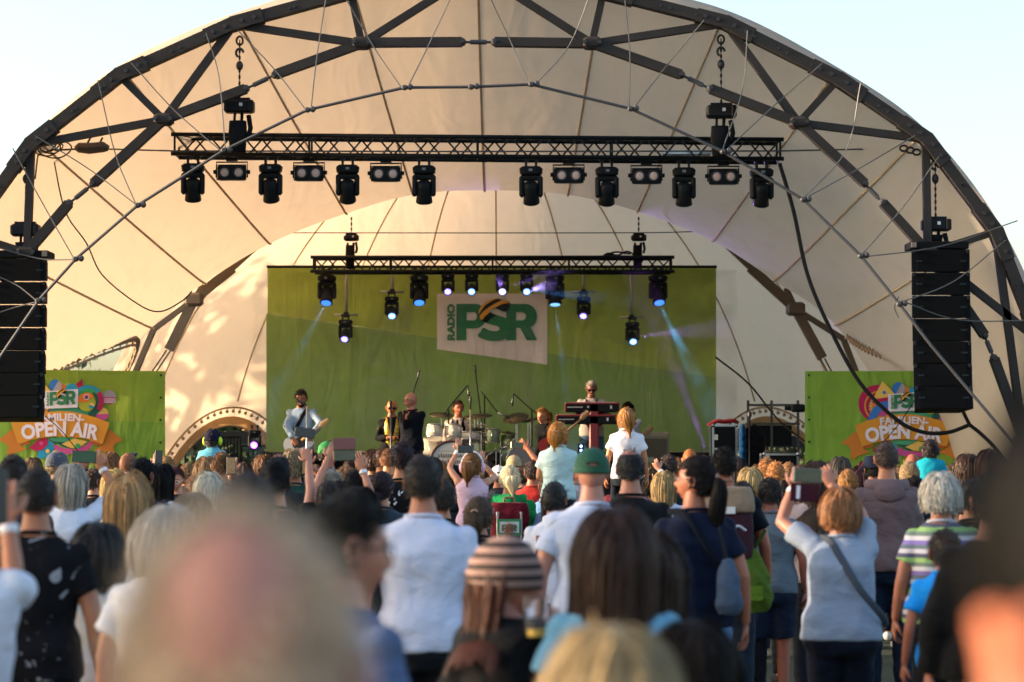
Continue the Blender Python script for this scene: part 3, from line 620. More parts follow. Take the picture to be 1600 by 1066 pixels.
def run_jobs():
    tmp = []
    for (tg, (v, f, mi), vox, mats, ex, fold, sm_, bend) in JOBS:
        me = bpy.data.meshes.new('t'); me.from_pydata(v.tolist(), [], f); o = bpy.data.objects.new('t', me); col.objects.link(o)
        md = o.modifiers.new('r', 'REMESH'); md.mode = 'VOXEL'; md.voxel_size = vox
        if sm_: ms = o.modifiers.new('s', 'SMOOTH'); ms.iterations = sm_; ms.factor = .5
        tmp.append(o)
    dg = bpy.context.evaluated_depsgraph_get(); dg.update()
    for o, (tg, _, vox, mats, ex, fold, sm_, bend) in zip(tmp, JOBS):
        me = bpy.data.meshes.new_from_object(o.evaluated_get(dg)); nv = len(me.vertices)
        if fold and nv:
            co = np.empty(nv * 3); no = np.empty(nv * 3); me.vertices.foreach_get('co', co); me.vertices.foreach_get('normal', no); co = co.reshape(-1, 3); no = no.reshape(-1, 3)
            sd = (hash(tg.name) % 100) * .37; x, y, z = co.T
            d = np.sin(z * 23 + x * 17 + 3 * np.sin(x * 9 + sd)) * np.sin(x * 13 - z * 9 + sd + 2 * np.sin(z * 11)) + .6 * np.sin(z * 47 + 6 * np.sin(x * 7 + y * 8 + sd)) * np.sin(x * 21 + z * 15 + sd)
            co += no * (d * fold)[:, None]; me.vertices.foreach_set('co', co.ravel()); me.update()
        if ex is not None:
            ev, ef, emi = ex; bm_ = me; co = np.empty(nv * 3); me.vertices.foreach_get('co', co); fl = [tuple(p.vertices) for p in me.polygons]
            m2 = bpy.data.meshes.new('m'); m2.from_pydata(co.reshape(-1, 3).tolist() + ev.tolist(), [], fl + [tuple(i + nv for i in q) for q in ef]); m2.polygons.foreach_set('material_index', np.array([0] * len(fl) + list(emi), 'i')); bpy.data.meshes.remove(me); me = m2
        me.name = tg.name
        for m in mats: me.materials.append(m)
        me.polygons.foreach_set('use_smooth', np.ones(len(me.polygons), bool)); me.update()
        old = tg.data; tg.data = me; bpy.data.meshes.remove(old)
    for o in tmp: md = o.data; bpy.data.objects.remove(o); bpy.data.meshes.remove(md)
    JOBS.clear()
def child(name, parent):
    o = bpy.data.objects.new(name, bpy.data.meshes.new(name)); col.objects.link(o); o.parent = parent; return o
mt_eye = mat('eye_dark', (.03, .025, .02), .2); mt_lip = mat('lip', (.42, .17, .13), .5); mt_white = mat('eye_white', (.6, .58, .55), .3)
def ik(S, T, l1, l2, pole):
    d = T - S; L = np.linalg.norm(d); L2 = min(L, (l1 + l2) * .995); d = d / L; T = S + d * L2; a = (l1 * l1 - l2 * l2 + L2 * L2) / (2 * L2); h = math.sqrt(max(0, l1 * l1 - a * a)); pole = np.array(pole, float); pole -= d * pole.dot(d); pole /= np.linalg.norm(pole)
    return S + d * a + pole * h, T
PEOPLE = {}; WB = []; ELB = {}
CHK = []
def person(px, ty, D, label, hair=('short', '#3a2a20', .03), skin='#c98f6d', top=('tee', '#d8dbe2'), legs=('trousers', '#1c2330'), yaw=0, head=(0, 0, 0), L='down', Rr='down',
           zf=0., H=None, b=1.0, sh=1.0, group='people in the audience', pose='stand', face=False, extras=(), cat='person', hs=None, mod='', dz=0, hn=None, lean=0, key=None):
    t = P(px, ty, D); topz = t.z
    if H is None: H = topz - zf - .015
    z0 = topz - .015 - H     # feet level
    s = H / 1.75; hs = hs or (1 + max(0, (1.70 - H)) * .42) * (s ** .35 if s > 1 else s ** .75); hs = max(s * .98, min(hs, 1.08))
    if pose == 'ride': z0 = topz - .015 - H
    root = bpy.data.objects.new('person', bpy.data.meshes.new('person')); col.objects.link(root); root.location = (t.x, D, z0); root.rotation_euler = (0, 0, R(yaw)); tag(root, label, cat, group)
    CHK.append((round(H, 2), label[:50]))
    seed = int(px * 7 + ty) % 9973; rs = np.random.RandomState(seed); vox = .0125 if D < 17 else .0165
    if D < 3: vox = .012
    Mi = np.linalg.inv(rotxyz(yaw)); o0 = np.array(root.location)
    loc = lambda p: Mi @ (np.array(p) - o0)
    B = MB(); S_ = MB(); Tr = MB(); E = MB()
    ktype, kcol = top[0], top[1]; long_ = ktype in ('long', 'hoodie', 'jacket', 'suit')
    infl = {'hoodie': .028, 'jacket': .028, 'suit': .02, 'tee': .017, 'long': .016, 'tank': .012, 'vest': .02}.get(ktype, .015)
    sw = sh
    ring = [(.80, 0, 0, .145, .10), (.90, 0, 0, .168 * b, .115 * b), (.99, 0, 0, .162 * b, .112 * b), (1.09, 0, .0, .145 * b, .10 * b), (1.20, 0, .0, .158 * b * .5 + .08 * sw, .107 * b), (1.31, 0, -.005, .176 * sw, .115 * b), (1.385, 0, -.008, .180 * sw, .10), (1.42, 0, -.008, .150 * sw, .085), (1.455, 0, -.005, .105, .07), (1.49, 0, -.002, .066, .06), (1.56, 0, .002, .054, .056), (1.62, 0, .008, .052, .056)]
    hz = (H - .116 * hs); neck_z = 1.49 * s
    ring = [(z * s if z < 1.5 else (1.49 + (z - 1.49)) * s if False else (neck_z + (z - 1.49) / .13 * (hz - .02 * hs - neck_z)), x * s, y * s, rx * s, ry * s) for (z, x, y, rx, ry) in ring]
    def lz(v): return v
    if pose in ('ride', 'sit'):
        keep = [r for r in ring if r[0] >= .79 * s]; B.rings(keep, 18)
    else: B.rings(ring, 18)
    sr = [(z, x, y, rx + infl * (1.0 if k > 2 else 1.7), ry + infl * (1.1 if k > 2 else 1.9)) for k, (z, x, y, rx, ry) in enumerate(ring[:9])]
    sr = [(sr[0][0] + .06 * s, *sr[1][1:])] + sr[1:8] + [(ring[8][0] + .016, 0, -.004, ring[8][3] * .84, ring[8][4] * .96 + .006)]
    if ktype not in ('none',): S_.rings(sr, 20)
    # legs
    hipz = .90 * s
    for sd in (-1, 1):
        if pose == 'ride': pts = [(sd * .08 * s, 0, .86 * s), (sd * .13 * s, .20 * s, .84 * s), (sd * .13 * s, .27 * s, .60 * s), (sd * .13 * s, .25 * s, .42 * s)]; foot = [(sd * .13 * s, .24 * s, .40 * s), (sd * .13 * s, .34 * s, .37 * s)]
        elif pose == 'sit': pts = [(sd * .09 * s, 0, .88 * s), (sd * .17 * s, .42 * s, .86 * s), (sd * .17 * s, .44 * s, .44 * s + .0), (sd * .17 * s, .42 * s, .46 * s)]; foot = [(sd * .17 * s, .42 * s, .42 * s), (sd * .17 * s, .55 * s, .40 * s)]
        else:
            wdt = rs.uniform(.09, .12); sp = rs.uniform(-.05, .05) * sd; pts = [(sd * .088 * s, 0, .90 * s), (sd * wdt * s, .015 + sp * .6, .48 * s), (sd * wdt * s, -.015 + sp, .09 * s)]; foot = [(sd * wdt * s, -.05 + sp, .045 * s), (sd * wdt * 1.05 * s, .05 + sp, .045 * s), (sd * wdt * 1.15 * s, .15 * s + sp, .035 * s)]
        rad = [.085 * b * s, .058 * s, .042 * s, .038 * s][:len(pts)]; B.tube(pts, rad, 12); 
        if legs[0] == 'trousers': Tr.tube(pts, [.105 * b * s, .080 * s, .066 * s, .06 * s][:len(pts)], 12)
        else: Tr.tube([pts[0], np.array(pts[0]) * .08 + np.array(pts[1]) * .92], [.108 * b * s, .098 * s], 12)
        B.tube(foot, [.036 * s, .036 * s, .03 * s][:len(foot)], 10)
        sh_ = MB() if sd == -1 else sh_; sh_.tube([np.array(foot[0]) + (0, -.035, 0), foot[0], foot[-1], np.array(foot[-1]) + (0, .035, -.004)], [(.03, .034), (.046 * s, .045 * s), (.05 * s, .036 * s), (.03, .02)], 12, ref=(0, 0, 1))
    Tr.rings([(.77 * s, 0, 0, .14 * s * b + .022, .10 * s * b + .022), (.84 * s, 0, 0, .165 * b * s + .022, .118 * b * s + .022), (.92 * s, 0, 0, .166 * b * s + .012, .113 * b * s + .012), (.96 * s, 0, 0, .158 * b * s + .008, .108 * b * s + .008)], 18)
    # arms
    l1, l2 = .285 * s, .255 * s; wr = {}
    for sd, spec in ((-1, L), (1, Rr)):
        S0 = np.array((sd * .172 * sw * s, -.008, 1.392 * s)); hf = None; hn_ = (-sd, .15, 0); curl = .45
        if spec == 'down': T_ = S0 + (sd * (.065 + .03 * b) * s, rs.uniform(-.02, .08), -.52 * s); pole = (sd * .5, -1, 0)
        elif spec == 'front': T_ = S0 + (-sd * .10 * s, .27 * s, -.26 * s); pole = (sd * .6, -.4, -.8); hn_ = (0, 0, -1)
        elif spec == 'fold': T_ = S0 + (-sd * .26 * s, .20 * s, -.24 * s); pole = (sd, -.1, -.8)
        elif spec == 'hip': T_ = S0 + (sd * .02 * s, .06, -.42 * s); pole = (sd, -.7, 0)
        elif spec == 'none': continue
        else:   # ('up', px, py, dy, curl, fdir)
            T_ = loc(P(spec[1], spec[2], D + spec[3])); pole = spec[6] if len(spec) > 6 else (sd * .9, -.1, -.9); curl = spec[4]; hf = None if spec[5] is None else Mi @ np.array(spec[5], float); hn_ = Mi @ np.array((0, 1., 0)) if spec[0] == 'up' else Mi @ np.array(spec[0], float)
            reach = np.linalg.norm(T_ - S0)
            if reach > (l1 + l2) and spec[3] is not None and reach < (l1 + l2) * 1.25: l1b, l2b = l1 * reach / (l1 + l2) * 1.01, l2 * reach / (l1 + l2) * 1.01
            else: l1b, l2b = l1, l2
        if isinstance(spec, str): l1b, l2b = l1, l2
        if not isinstance(spec, str): S0 = S0 + (0, 0, .03 * s)
        El, T_ = ik(S0, T_, l1b, l2b, pole); ELB[(root.name, sd)] = El; fd = (T_ - El) / np.linalg.norm(T_ - El); wr[sd] = T_
        B.ball(S0 - (0, 0, .008), .048 * s, nu=12, nv=8); B.tube([S0 + (-sd * .03 * s, 0, -.01), S0 * .5 + El * .5, El, El * .55 + T_ * .45, T_], np.array([.050, .046, .038, .036, .026]) * s * (.6 + .4 * b), 12)
        if ktype not in ('tank', 'none', 'vest'):
            S_.ball(S0 - (0, 0, .010), .050 * s + infl * .55, nu=12, nv=8); ext = 1.0 if long_ else .62; e_ = S0 + (El - S0) * ext
            S_.tube([S0 + (-sd * .03 * s, 0, -.01), e_] if not long_ else [S0 + (-sd * .03 * s, 0, -.01), El, El + (T_ - El) * .93], [.054 * s * (.6 + .4 * b) + infl * .5, .050 * s * (.6 + .4 * b) + infl * 1.3] if not long_ else [.050 * s + infl * .7, .048 * s + infl * 1.1, .034 * s + infl * .8], 14)
        hand_mb(E, T_ - fd * .006, fd if hf is None else hf, hn_, -sd, curl, s * 1.0)
    # head
    HV, HF = (HT if (face or D < 14) else HT_LO); HR = rotxyz(head[0], head[1], head[2] if len(head) > 2 else 0); nk = np.array((0, .0, -.09)) * hs
    hc = np.array((0, .012 * s, hz))
    def place(v): return (HR @ (np.asarray(v) * hs - nk).T).T + nk + hc
    E.add(place(HV), HF, 0)
    for sd in (-1, 1):
        a = np.linspace(0, 2 * math.pi, 11)[:-1]
        ear = MB(); ear.ball((0, 0, 0), (.009, .019, .032), nu=10, nv=8); v, f, _ = ear.arrays(); v = (rotxyz(sd * -22, -8) @ v.T).T + (sd * .079, -.008, -.006); E.add(place(v), f, 0)
        ear = MB(); ear.tube(np.stack([a * 0 + sd * .088, -.014 + np.cos(a) * .017, -.002 + np.sin(a) * .027], 1), .0045, 5); v, f, _ = ear.arrays(); E.add(place(v), f, 0)
        if face or D < 14:
            e = MB(); e.ball((sd * .032, .076, .003), (.0135, .012, .0078), 3, 10, 6); e.ball((sd * .032, .0845, .002), (.0062, .006, .0062), 1, 8, 6)
            e.tube([(sd * .016, .094, .021), (sd * .032, .093, .026), (sd * .05, .081, .022)], [.003, .0035, .002], 5, 4)
            e.tube([(sd * .018, .087, .011), (sd * .032, .090, .013), (sd * .046, .083, .009)], [.002, .003, .002], 5, 0)
            v, f, m_ = e.arrays(); 
            base = E.n; E.v.append(place(v)); E.n += len(v)
            for q, k in zip(f, m_): E.f.append(tuple(i + base for i in q)); E.mi.append(k)
    if face or D < 14:
        e = MB(); e.ball((0, .094, -.0635), (.021, .008, .0045), nu=10, nv=6); e.ball((0, .092, -.0725), (.018, .008, .0055), nu=10, nv=6); v, f, _ = e.arrays(); E.add(place(v), f, 2)
    hcol = hair[1] if hair[0] != 'bald' else '#5a4030'
    ms = [skinm(skin), mt_eye, mt_lip, mt_white, mat('brow' + hcol, lin(hcol), .7)]
    job(root, B, vox, ms, E.arrays(), 0, 2)
    if ktype != 'none':
        c = child('jacket' if ktype in ('jacket', 'suit') else ('hoodie' if ktype == 'hoodie' else ('vest' if ktype == 'vest' else 'shirt')), root); tm = kcol if not isinstance(kcol, str) else clothm(kcol); job(c, S_, vox, [tm], None, {'hoodie': .006, 'jacket': .004, 'suit': .003}.get(ktype, .0045) * min(1, 1.2 * s), 3)
        if ktype == 'hoodie':
            hd = MB(); a = np.linspace(-.15, math.pi + .15, 14); x = np.cos(a) * .125 * s; y = -np.sin(a) * .105 * s + .02
            hd.tube(np.stack([x, y, 1.475 * s - .05 * np.sin(a)], 1), [(.035 + .03 * math.sin(max(0, t_)), .03 + .045 * math.sin(max(0, t_))) for t_ in a], 12, ref=(0, 0, 1)); hd.ball((0, -.125 * s, 1.40 * s), (.11 * s, .05, .075), nu=14, nv=8)
            c2 = child('hood', root); job(c2, hd, .013, [tm], None, .004, 2)
        elif ktype in ('polo', 'suit'):
            hd = MB(); a = np.linspace(0, 2 * math.pi, 20); hd.tube(np.stack([np.cos(a) * .078 * s, -.003 + np.sin(a) * .074 * s, 1.478 * s + .0 * a - .012 * np.sin(a)], 1), (.012, .024), 8, ref=(0, 0, 1)); hd.build('collar', tm, root, True)
        elif ktype in ('tee', 'long', 'tank'):
            hd = MB(); a = np.linspace(0, 2 * math.pi, 24); hd.tube(np.stack([np.cos(a) * .085 * s, -.003 + np.sin(a) * .068 * s, 1.455 * s + .018 - .012 * np.sin(a)], 1), (.007, .010), 6, ref=(0, 0, 1)); hd.build('collar', tm, root, True)
    if pose != 'bust':
        c = child('shorts' if legs[0] == 'shorts' else 'trousers', root); job(c, Tr, vox, [clothm(legs[1])], None, .004, 3)
        sh_.build('shoes', mat('shoe' + ('w' if seed % 2 else 'd'), '#c9c5bf' if seed % 2 else '#26262a', .6), root, True)
    # hair
    K = hair[0]; wdt = max(.0045, .00045 * D); 
    if K not in ('bald',):
        n = hn or (int(np.interp(D, [1, 8, 16, 24, 34], [2600, 1500, 1300, 900, 650])))
        if D < 3: wdt = .003
        if K in ('long', 'curly'): n = int(n * 1.15)
        v, f = hair_mesh(K, hair[2] if len(hair) > 2 else .03, seed, wdt, n, mod); hm = MB(); hm.add(place(v), f); hm.build('hair', hairm(hair[1]), root, True)
        if K in ('pony',): 
            T = np.array((0, -.118, .035 if 'high' not in mod else .075)); tb_ = MB(); a = np.linspace(0, 6.283, 12); tb_.tube(place(np.stack([np.cos(a) * .018, -.122 + a * 0 + np.sin(a) * .006, T[2] + np.sin(a) * .016], 1)), .006, 6); tb_.build('hair_tie', mat('hair_tie', (.35, .22, .15), .6), root, True)
    # extras
    for e in extras:
        k = e[0]
        if k in ('cap', 'capb'):    # capb: back opening visible
            m = MB(); nu, nv = 36, 12; vs = []; 
            for i in range(nv + 1):
                t_ = (math.pi / 2) * i / nv
                for j in range(nu): ph = 2 * math.pi * j / nu; rr_ = math.sin(max(.01, t_)) ; vs.append((rr_ * math.cos(ph) * .0925, rr_ * math.sin(ph) * .112 - .002, .018 + .112 * math.cos(t_) ** .85 if i < nv else .005))
            fs = []
            for i in range(nv):
                for j in range(nu):
                    q = (i * nu + j, (i + 1) * nu + j, (i + 1) * nu + (j + 1) % nu, i * nu + (j + 1) % nu); c_ = np.mean([vs[k_] for k_ in q], 0)
                    if k == 'capb' and c_[1] < 0 and (c_[0] / .036) ** 2 + ((c_[2] - .024) / .034) ** 2 < 1 and i < nv - 1: continue
                    fs.append(q)
            m.add(place(vs), fs); m.tube(place([(math.cos(a_) * .0935, math.sin(a_) * .113 - .002, .008) for a_ in np.linspace(0, 6.283, 30)]), (.003, .010), 6, ref=(0, 0, 1))
            br = []; 
            m.ball(place([(0, -.002, .131)])[0], .006, nu=8, nv=5); co = mat('cap' + e[1], e[1], .8, bump=.3, scale=60, var=.12)
            cp = m.build('cap', co, root, True); m = MB()
            for (r_, zz) in ((.0, .012), (.07, .004)):
                for a_ in np.linspace(.45, math.pi - .45, 12): br.append((math.cos(a_) * .094, math.sin(a_) * (.112 + r_) - .004, zz - abs(math.cos(a_)) * .01))
            m.add(place(br), [(j, j + 1, 13 + j, 12 + j) for j in range(11)]); m.build('brim', co, cp, True)
        if k == 'beanie':
            m = MB(); rg = [(-.015, .101, .119), (.0, .104, .122), (.02, .103, .121), (.06, .097, .112), (.095, .08, .092), (.125, .05, .06), (.142, .018, .02), (.15, .008, .008)]; nu = 36; vs = []
            for zz, rx, ry in rg:
                for j in range(nu): ph = 2 * math.pi * j / nu; rb = 1 + .012 * math.sin(18 * ph); vs.append((1.15 * rx * rb * math.cos(ph), 1.12 * ry * rb * math.sin(ph) - .01, zz * 1.1 + .004))
            m.add(place(vs), [(i * nu + j, i * nu + (j + 1) % nu, (i + 1) * nu + (j + 1) % nu, (i + 1) * nu + j) for i in range(len(rg) - 1) for j in range(nu)]); m.build('beanie', e[1], root, True)
            m = MB(); r2 = np.random.RandomState(2)
            for _ in range(60): d = r2.normal(size=3); d /= np.linalg.norm(d); c_ = place([(0, -.01, .182)])[0]; m.tube([c_, c_ + d * .024], [.004, .002], 5)
            m.build('bobble', mat('bobble', (.16, .08, .06), .9), root)
        if k == 'hat':
            m = MB(); m.tube(place([(0, 0, .02), (0, 0, .03), (0, 0, .09), (0, 0, .13), (0, 0, .14)]), [.15, .105, .098, .08, .02], 20); m.build('hat', mat('hat' + e[1], e[1], .8), root, True)
        if k == 'glasses':
            m = MB(); 
            for sd in (-1, 1):
                a_ = np.linspace(0, 2 * math.pi, 14); m.tube(place(np.stack([sd * .033 + np.cos(a_) * .024, a_ * 0 + .1, .0 + np.sin(a_) * .017], 1)), .0022, 5)
                m.tube(place([(sd * .057, .1, .006), (sd * .08, .06, .006), (sd * .083, -.005, .004)]), .0022, 5)
            m.tube(place([(-.009, .1, .003), (.009, .1, .003)]), .002, 5)
            gl = m.build('glasses', mat('frame' + e[1], e[1], .4), root)
            if len(e) > 2:
                m = MB(); 
                for sd in (-1, 1): m.tube(place([(sd * .033, .099, 0), (sd * .033, .101, 0)]), (.024, .017), 14, ref=(0, 0, 1))
                m.build('lenses', mat('sunlens', (.01, .01, .012), .08), gl)
        if k == 'glasses_up':
            m = MB()
            for sd in (-1, 1):
                a_ = np.linspace(0, 2 * math.pi, 14); m.tube(place(np.stack([sd * .033 + np.cos(a_) * .026, .075 + np.sin(a_) * .010, .098 + np.sin(a_) * .02], 1)), .003, 5); m.ball(place([(sd * .033, .075, .098)])[0], (.024, .012, .017), nu=10, nv=6)
                m.tube(place([(sd * .058, .07, .09), (sd * .088, .02, .06), (sd * .095, -.04, .03)]), .003, 5)
            m.build('sunglasses', mat('sunglass', (.015, .015, .017), .15), root)
        if k == 'muffs':
            m = MB()
            for sd in (-1, 1): m.ball(place([(sd * .096, -.005, -.004)])[0], (.024, .036, .046), nu=14, nv=10)
            mf = m.build('ear_defenders', mat('muff' + e[1], e[1], .4), root, True)
            m = MB(); a_ = np.linspace(0, math.pi, 14); m.tube(place(np.stack([np.cos(a_) * .1, a_ * 0 - .005, .0 + np.sin(a_) * .135], 1)), (.011, .006), 6); m.build('headband', mat('muffband' + e[2], e[2], .6), mf, True)
        if k == 'straps':   # backpack straps over both shoulders
            m = MB()
            for sd in (-1, 1): m.tube([(sd * .09 * s, -.14 * s, 1.30 * s), (sd * .10 * s, -.11 * s, 1.42 * s), (sd * .105 * s, -.0, 1.475 * s), (sd * .11 * s, .09 * s, 1.42 * s), (sd * .13 * s, .13 * s, 1.2 * s)], (.028, .007), 8, ref=(0, 1, 0))
            m.build('straps', mat('strap' + e[1], e[1], .8), root, True)
        if k == 'sling':
            m = MB(); sg = e[2]; r_ = [(sg * .12, .06, 1.47), (sg * .08, -.07, 1.462), (sg * .02, -.135, 1.36), (-sg * .08, -.15, 1.18), (-sg * .17, -.11, 1.02), (-sg * .205, -.02, .95)]
            m.tube(catmull([(x * s * (sw if abs(x) < .1 else b), (y - .012) * s * (b if z < 1.3 else 1), z * s) for x, y, z in r_], 4), (.019, .005), 8, ref=(0, 1, 0)); m.build('bag_strap', mat('sling' + e[1], e[1], .8), root, True)
        if k == 'band':
            sd = e[1]; T_ = wr[sd]; 
            spec = L if sd < 0 else Rr
            m = MB(); S0 = np.array((sd * .172 * sw * s, 0, 1.4 * s)); 
            fdv = T_ - PEOPLE.get('x', S0) if False else None
            m2_ = MB(); m.v = []; WB.append((root, T_, sd, e[2]))
            elb = ELB[(root.name, sd)] if (root.name, sd) in ELB else S0; d = T_ - elb; d /= np.linalg.norm(d); m = MB(); m.tube([T_ - d * .045, T_ - d * .02], .033 * s, 14); m.build('wristband', mat('band' + e[2], e[2], .5), root, True)
        if k == 'beard':
            m = MB(); n_ = 9; vs = []
            for i in range(7):
                for j in range(n_):
                    an = math.pi * (j / (n_ - 1)); zz = -.045 - .075 * i / 6; rr_ = 1 - .30 * (i / 6) ** 1.5; vs.append((math.cos(an) * .073 * rr_ * (1 - .12 * i / 6), .012 + math.sin(an) * (.088 if i > 2 else .080) * (rr_ if i < 5 else rr_ * .97), zz - .004 * math.sin(an)))
            fs = [(i * n_ + j, i * n_ + j + 1, (i + 1) * n_ + j + 1, (i + 1) * n_ + j) for i in range(6) for j in range(n_ - 1) if not (i < 2 and 2 <= j <= 5)]
            m.add(place(vs), fs); m.build('beard', mat('beard' + e[1], e[1], .8, bump=.8, scale=300), root, True)
    if key: PEOPLE[key] = (root, s, H, D)
    root['_s'] = s
    return root

# ------------------------------------------------------------------ the audience
W, BK, NV = '#ccd0da', '#15161a', '#16233d'
A = person
SK1, SK2, SK3, SK4 = '#c58a68', '#d09a7a', '#b57a58', '#c07a62'
A(375, 772, 1.65, 'balding person in the blurred foreground at the bottom left, pink crown, pale hair', ('spot', '#b8a286', .026), '#c08a76', ('tee', '#8b8f98'), b=1.1, head=(0, 10))
A(532, 770, 5.6, 'dark-haired man in glasses turned right, blurred behind the balding head, steel blue shirt', ('short', '#17130f', .035), '#c98d78', ('tee', '#4a5a7c'), yaw=-48, head=(-18, -4), face=True, extras=[('glasses', '#14151c')], b=1.12)
A(661, 710, 11.0, 'broad man with short brown hair in a plain white T-shirt, left of centre', ('short', '#2b2119', .028), '#c08368', ('tee', '#c6cbe0'), b=1.18, sh=1.12, legs=('trousers', '#15181f'))
A(385, 738, 6.8, 'dark-haired head blurred directly above the balding foreground head', ('short', '#2a2320', .03), SK1, ('tee', '#30343c'))
A(430, 716, 13.5, 'man with black hair in front of a balding man, left of the raised fist', ('short', '#0f0e10', .03), SK1, ('tee', '#22262c'))
A(436, 706, 20, 'man with receding brown hair just below the guitarist', ('crown', '#3a2a22', .02), '#a87058', ('tee', '#2a2f33'))
A(57, 728, 9.8, 'man with dark buzz cut in a black T-shirt with white print, at left', ('buzz', '#2e241e', .012), '#b57a5c', ('tee', mat('print_black', (.008, .008, .01), kind='print', scale=8, alt=(.30, .31, .34))), b=1.08, sh=1.05)
A(20, 708, 13, 'dark-haired head at the left edge below the loudspeaker stack', ('buzz', '#33261f', .014), SK1, ('tee', '#3a3d44'))
A(-62, 742, 7.2, 'person in a white T-shirt at the left edge holding up a phone', ('short', '#30261f', .03), '#c0866a', ('tee', '#d2d6e2'), Rr=('up', 12, 812, .30, .55, (-.15, .1, 1), (0.1, .1, -1)), extras=[('band', 1, '#e6e6ea')])
A(110, 727, 16, 'blonde woman in white T-shirt reaching up with a phone before the left banner', ('bob', '#a89f92', .17), SK1, ('tee', '#d4d9e8'), Rr=('up', 158, 730, .25, .6, (-.45, .1, .9)), L=('up', 118, 738, .25, .6, (.5, .1, .6)), extras=[('band', 1, '#f0f0f2')], b=1.12)
A(200, 741, 13, 'woman with shoulder-length golden blonde hair and a white top, left of centre-left', ('long', '#a88458', .26), '#c58f72', ('tank', '#c9ced8'), hs=1.1)
A(152, 820, 10.4, 'short woman with a straight dark grey bob, in front of the man in black', ('bob', '#2f2b29', .20), SK1, ('tee', '#c9c6c6'), b=1.1, hs=1.05)
A(250, 792, 9.0, 'elderly woman with short white hair looking down to the right', ('bob', '#a9a196', .10), '#b8806a', ('tee', '#d6d8e2'), yaw=-10, head=(-38, -14), b=1.1, hs=1.06, face=True)
A(222, 715, 17, 'black-haired man with one ear showing behind the golden blonde woman', ('short', '#0e0d0f', .03), '#b5755a', ('tee', '#1b222c'), head=(-22, 0))
A(252, 726, 20, 'woman with long black hair, white T-shirt and a dark patterned shoulder strap', ('long', '#120f10', .24), SK1, ('tee', '#cfd0d8'), extras=[('sling', '#1c2740', 1)], yaw=-15)
A(276, 729, 24, 'smiling red-haired woman in glasses who faces the camera, black top', ('bun', '#4a1712', .2), '#cf9376', ('tank', '#14141a'), yaw=176, head=(0, -14), face=True, extras=[('glasses', '#d8c8c0')])
A(90, 705, 22, 'person in a faded grey-blue cap in front of the left banner', ('short', '#8b7558', .03), SK2, ('tee', '#4b5560'), head=(-35, 4), extras=[('cap', '#3f4a5a')])
A(146, 732, 23, 'person with short brown hair and an ear showing under the reaching blonde arm', ('short', '#4a3424', .035), SK2, ('tee', '#22252b'), head=(-40, 0))
A(172, 708, 26, 'head with neat light brown hair glowing against the green left banner', ('bob', '#7a5230', .10), SK2, ('tee', '#9a8f80'))
A(202, 706, 25, 'bald man with dark sunglasses pushed up on his head, by the left banner', ('buzz', '#8a5a40', .006), '#b87a58', ('tee', '#d0d2da'), head=(-45, 6), extras=[('glasses_up',)])
A(178, 735, 21, 'woman with long pale blonde hair below the raised white wristband', ('long', '#b5995c', .2), SK2, ('tee', '#d8d4cc'))
A(260, 713, 26, 'blond person holding a phone upright beside the edge of the left banner', ('short', '#8a6a40', .04), SK2, ('tee', '#7b6a58'), L=('up', 244, 728, .1, .5, (.1, .1, 1)))
A(322, 715, 22, 'person with tousled light brown hair and a beige jacket below the child in ear defenders', ('curly', '#806443', .10), SK2, ('jacket', '#9d8f76'))
A(346, 705, 21, 'person with cropped sunlit brown hair and two pale hair clips holding a phone', ('buzz', '#6a4a2c', .018), SK2, ('tee', '#51463d'), Rr=('up', 362, 738, .15, .6, (0, .1, 1)))
A(326, 739, 18, 'woman with a smooth white bob and a pale ribbed top, left of the foreground head', ('bob', '#c4bfae', .16), SK2, ('tee', '#cfcac8'))
A(305, 742, 21, 'person in a coral red top half hidden behind the white-haired woman', ('short', '#6b4a31', .03), SK2, ('tee', '#b1443c'))
A(460, 704, 21, 'person with wavy ash blond hair turned right, filming the guitarist with a phone', ('curly', '#8a7658', .06), '#c4805e', ('tee', '#1e4a42'), head=(-40, 6), Rr=('up', 480, 726, .2, .5, (0, .1, 1)))
A(513, 752, 16.5, 'person in a black T-shirt raising a bare arm with the phone high beside the guitarist', ('short', '#2c211c', .03), '#c9907a', ('tee', '#101720'), L=('up', 483, 694, .2, .9, (-.35, .2, .9), (.9, 0, -.5)), b=1.05)
A(513, 689, 27, 'person in a green cap in profile between the raised arms', ('short', '#3a2a20', .03), '#b06c50', ('tee', '#1c2a3c'), head=(-70, 0), extras=[('cap', '#1f7a38')])
A(532, 752, 17, 'dark-haired person filming with both hands and a brown phone case open', ('short', '#231b18', .035), '#cf957a', ('tee', '#a8405a'), L=('up', 513, 716, .3, .4, (.35, .15, .8), (-.8, 0, -.8)), Rr=('up', 566, 733, .3, .25, (-.35, .1, .95)), extras=[('band', 1, '#eef0f4')])
A(596, 737, 17.5, 'woman with dark plum hair gathered low, one ear showing, left of the man in white', ('clip', '#2a0f16', .2), SK2, ('tee', '#3a4a55'), head=(-20, 0), mod='low')
A(628, 690, 19, 'person with dark wine-red hair in a black T-shirt with white print', ('short', '#2c1118', .035), '#c98c66', ('tee', mat('print_black2', (.008, .008, .01), kind='print', scale=9, alt=(.6, .6, .62))), extras=[])
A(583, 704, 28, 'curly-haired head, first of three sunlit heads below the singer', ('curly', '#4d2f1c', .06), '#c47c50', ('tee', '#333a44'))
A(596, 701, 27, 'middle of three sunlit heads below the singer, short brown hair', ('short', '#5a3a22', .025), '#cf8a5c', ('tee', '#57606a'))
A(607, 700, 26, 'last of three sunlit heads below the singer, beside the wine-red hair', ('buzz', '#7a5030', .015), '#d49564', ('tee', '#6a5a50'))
A(517, 734, 21, 'small head of streaked grey hair below the open phone case', ('short', '#8d8578', .05), SK2, ('tee', '#4a4d55'))
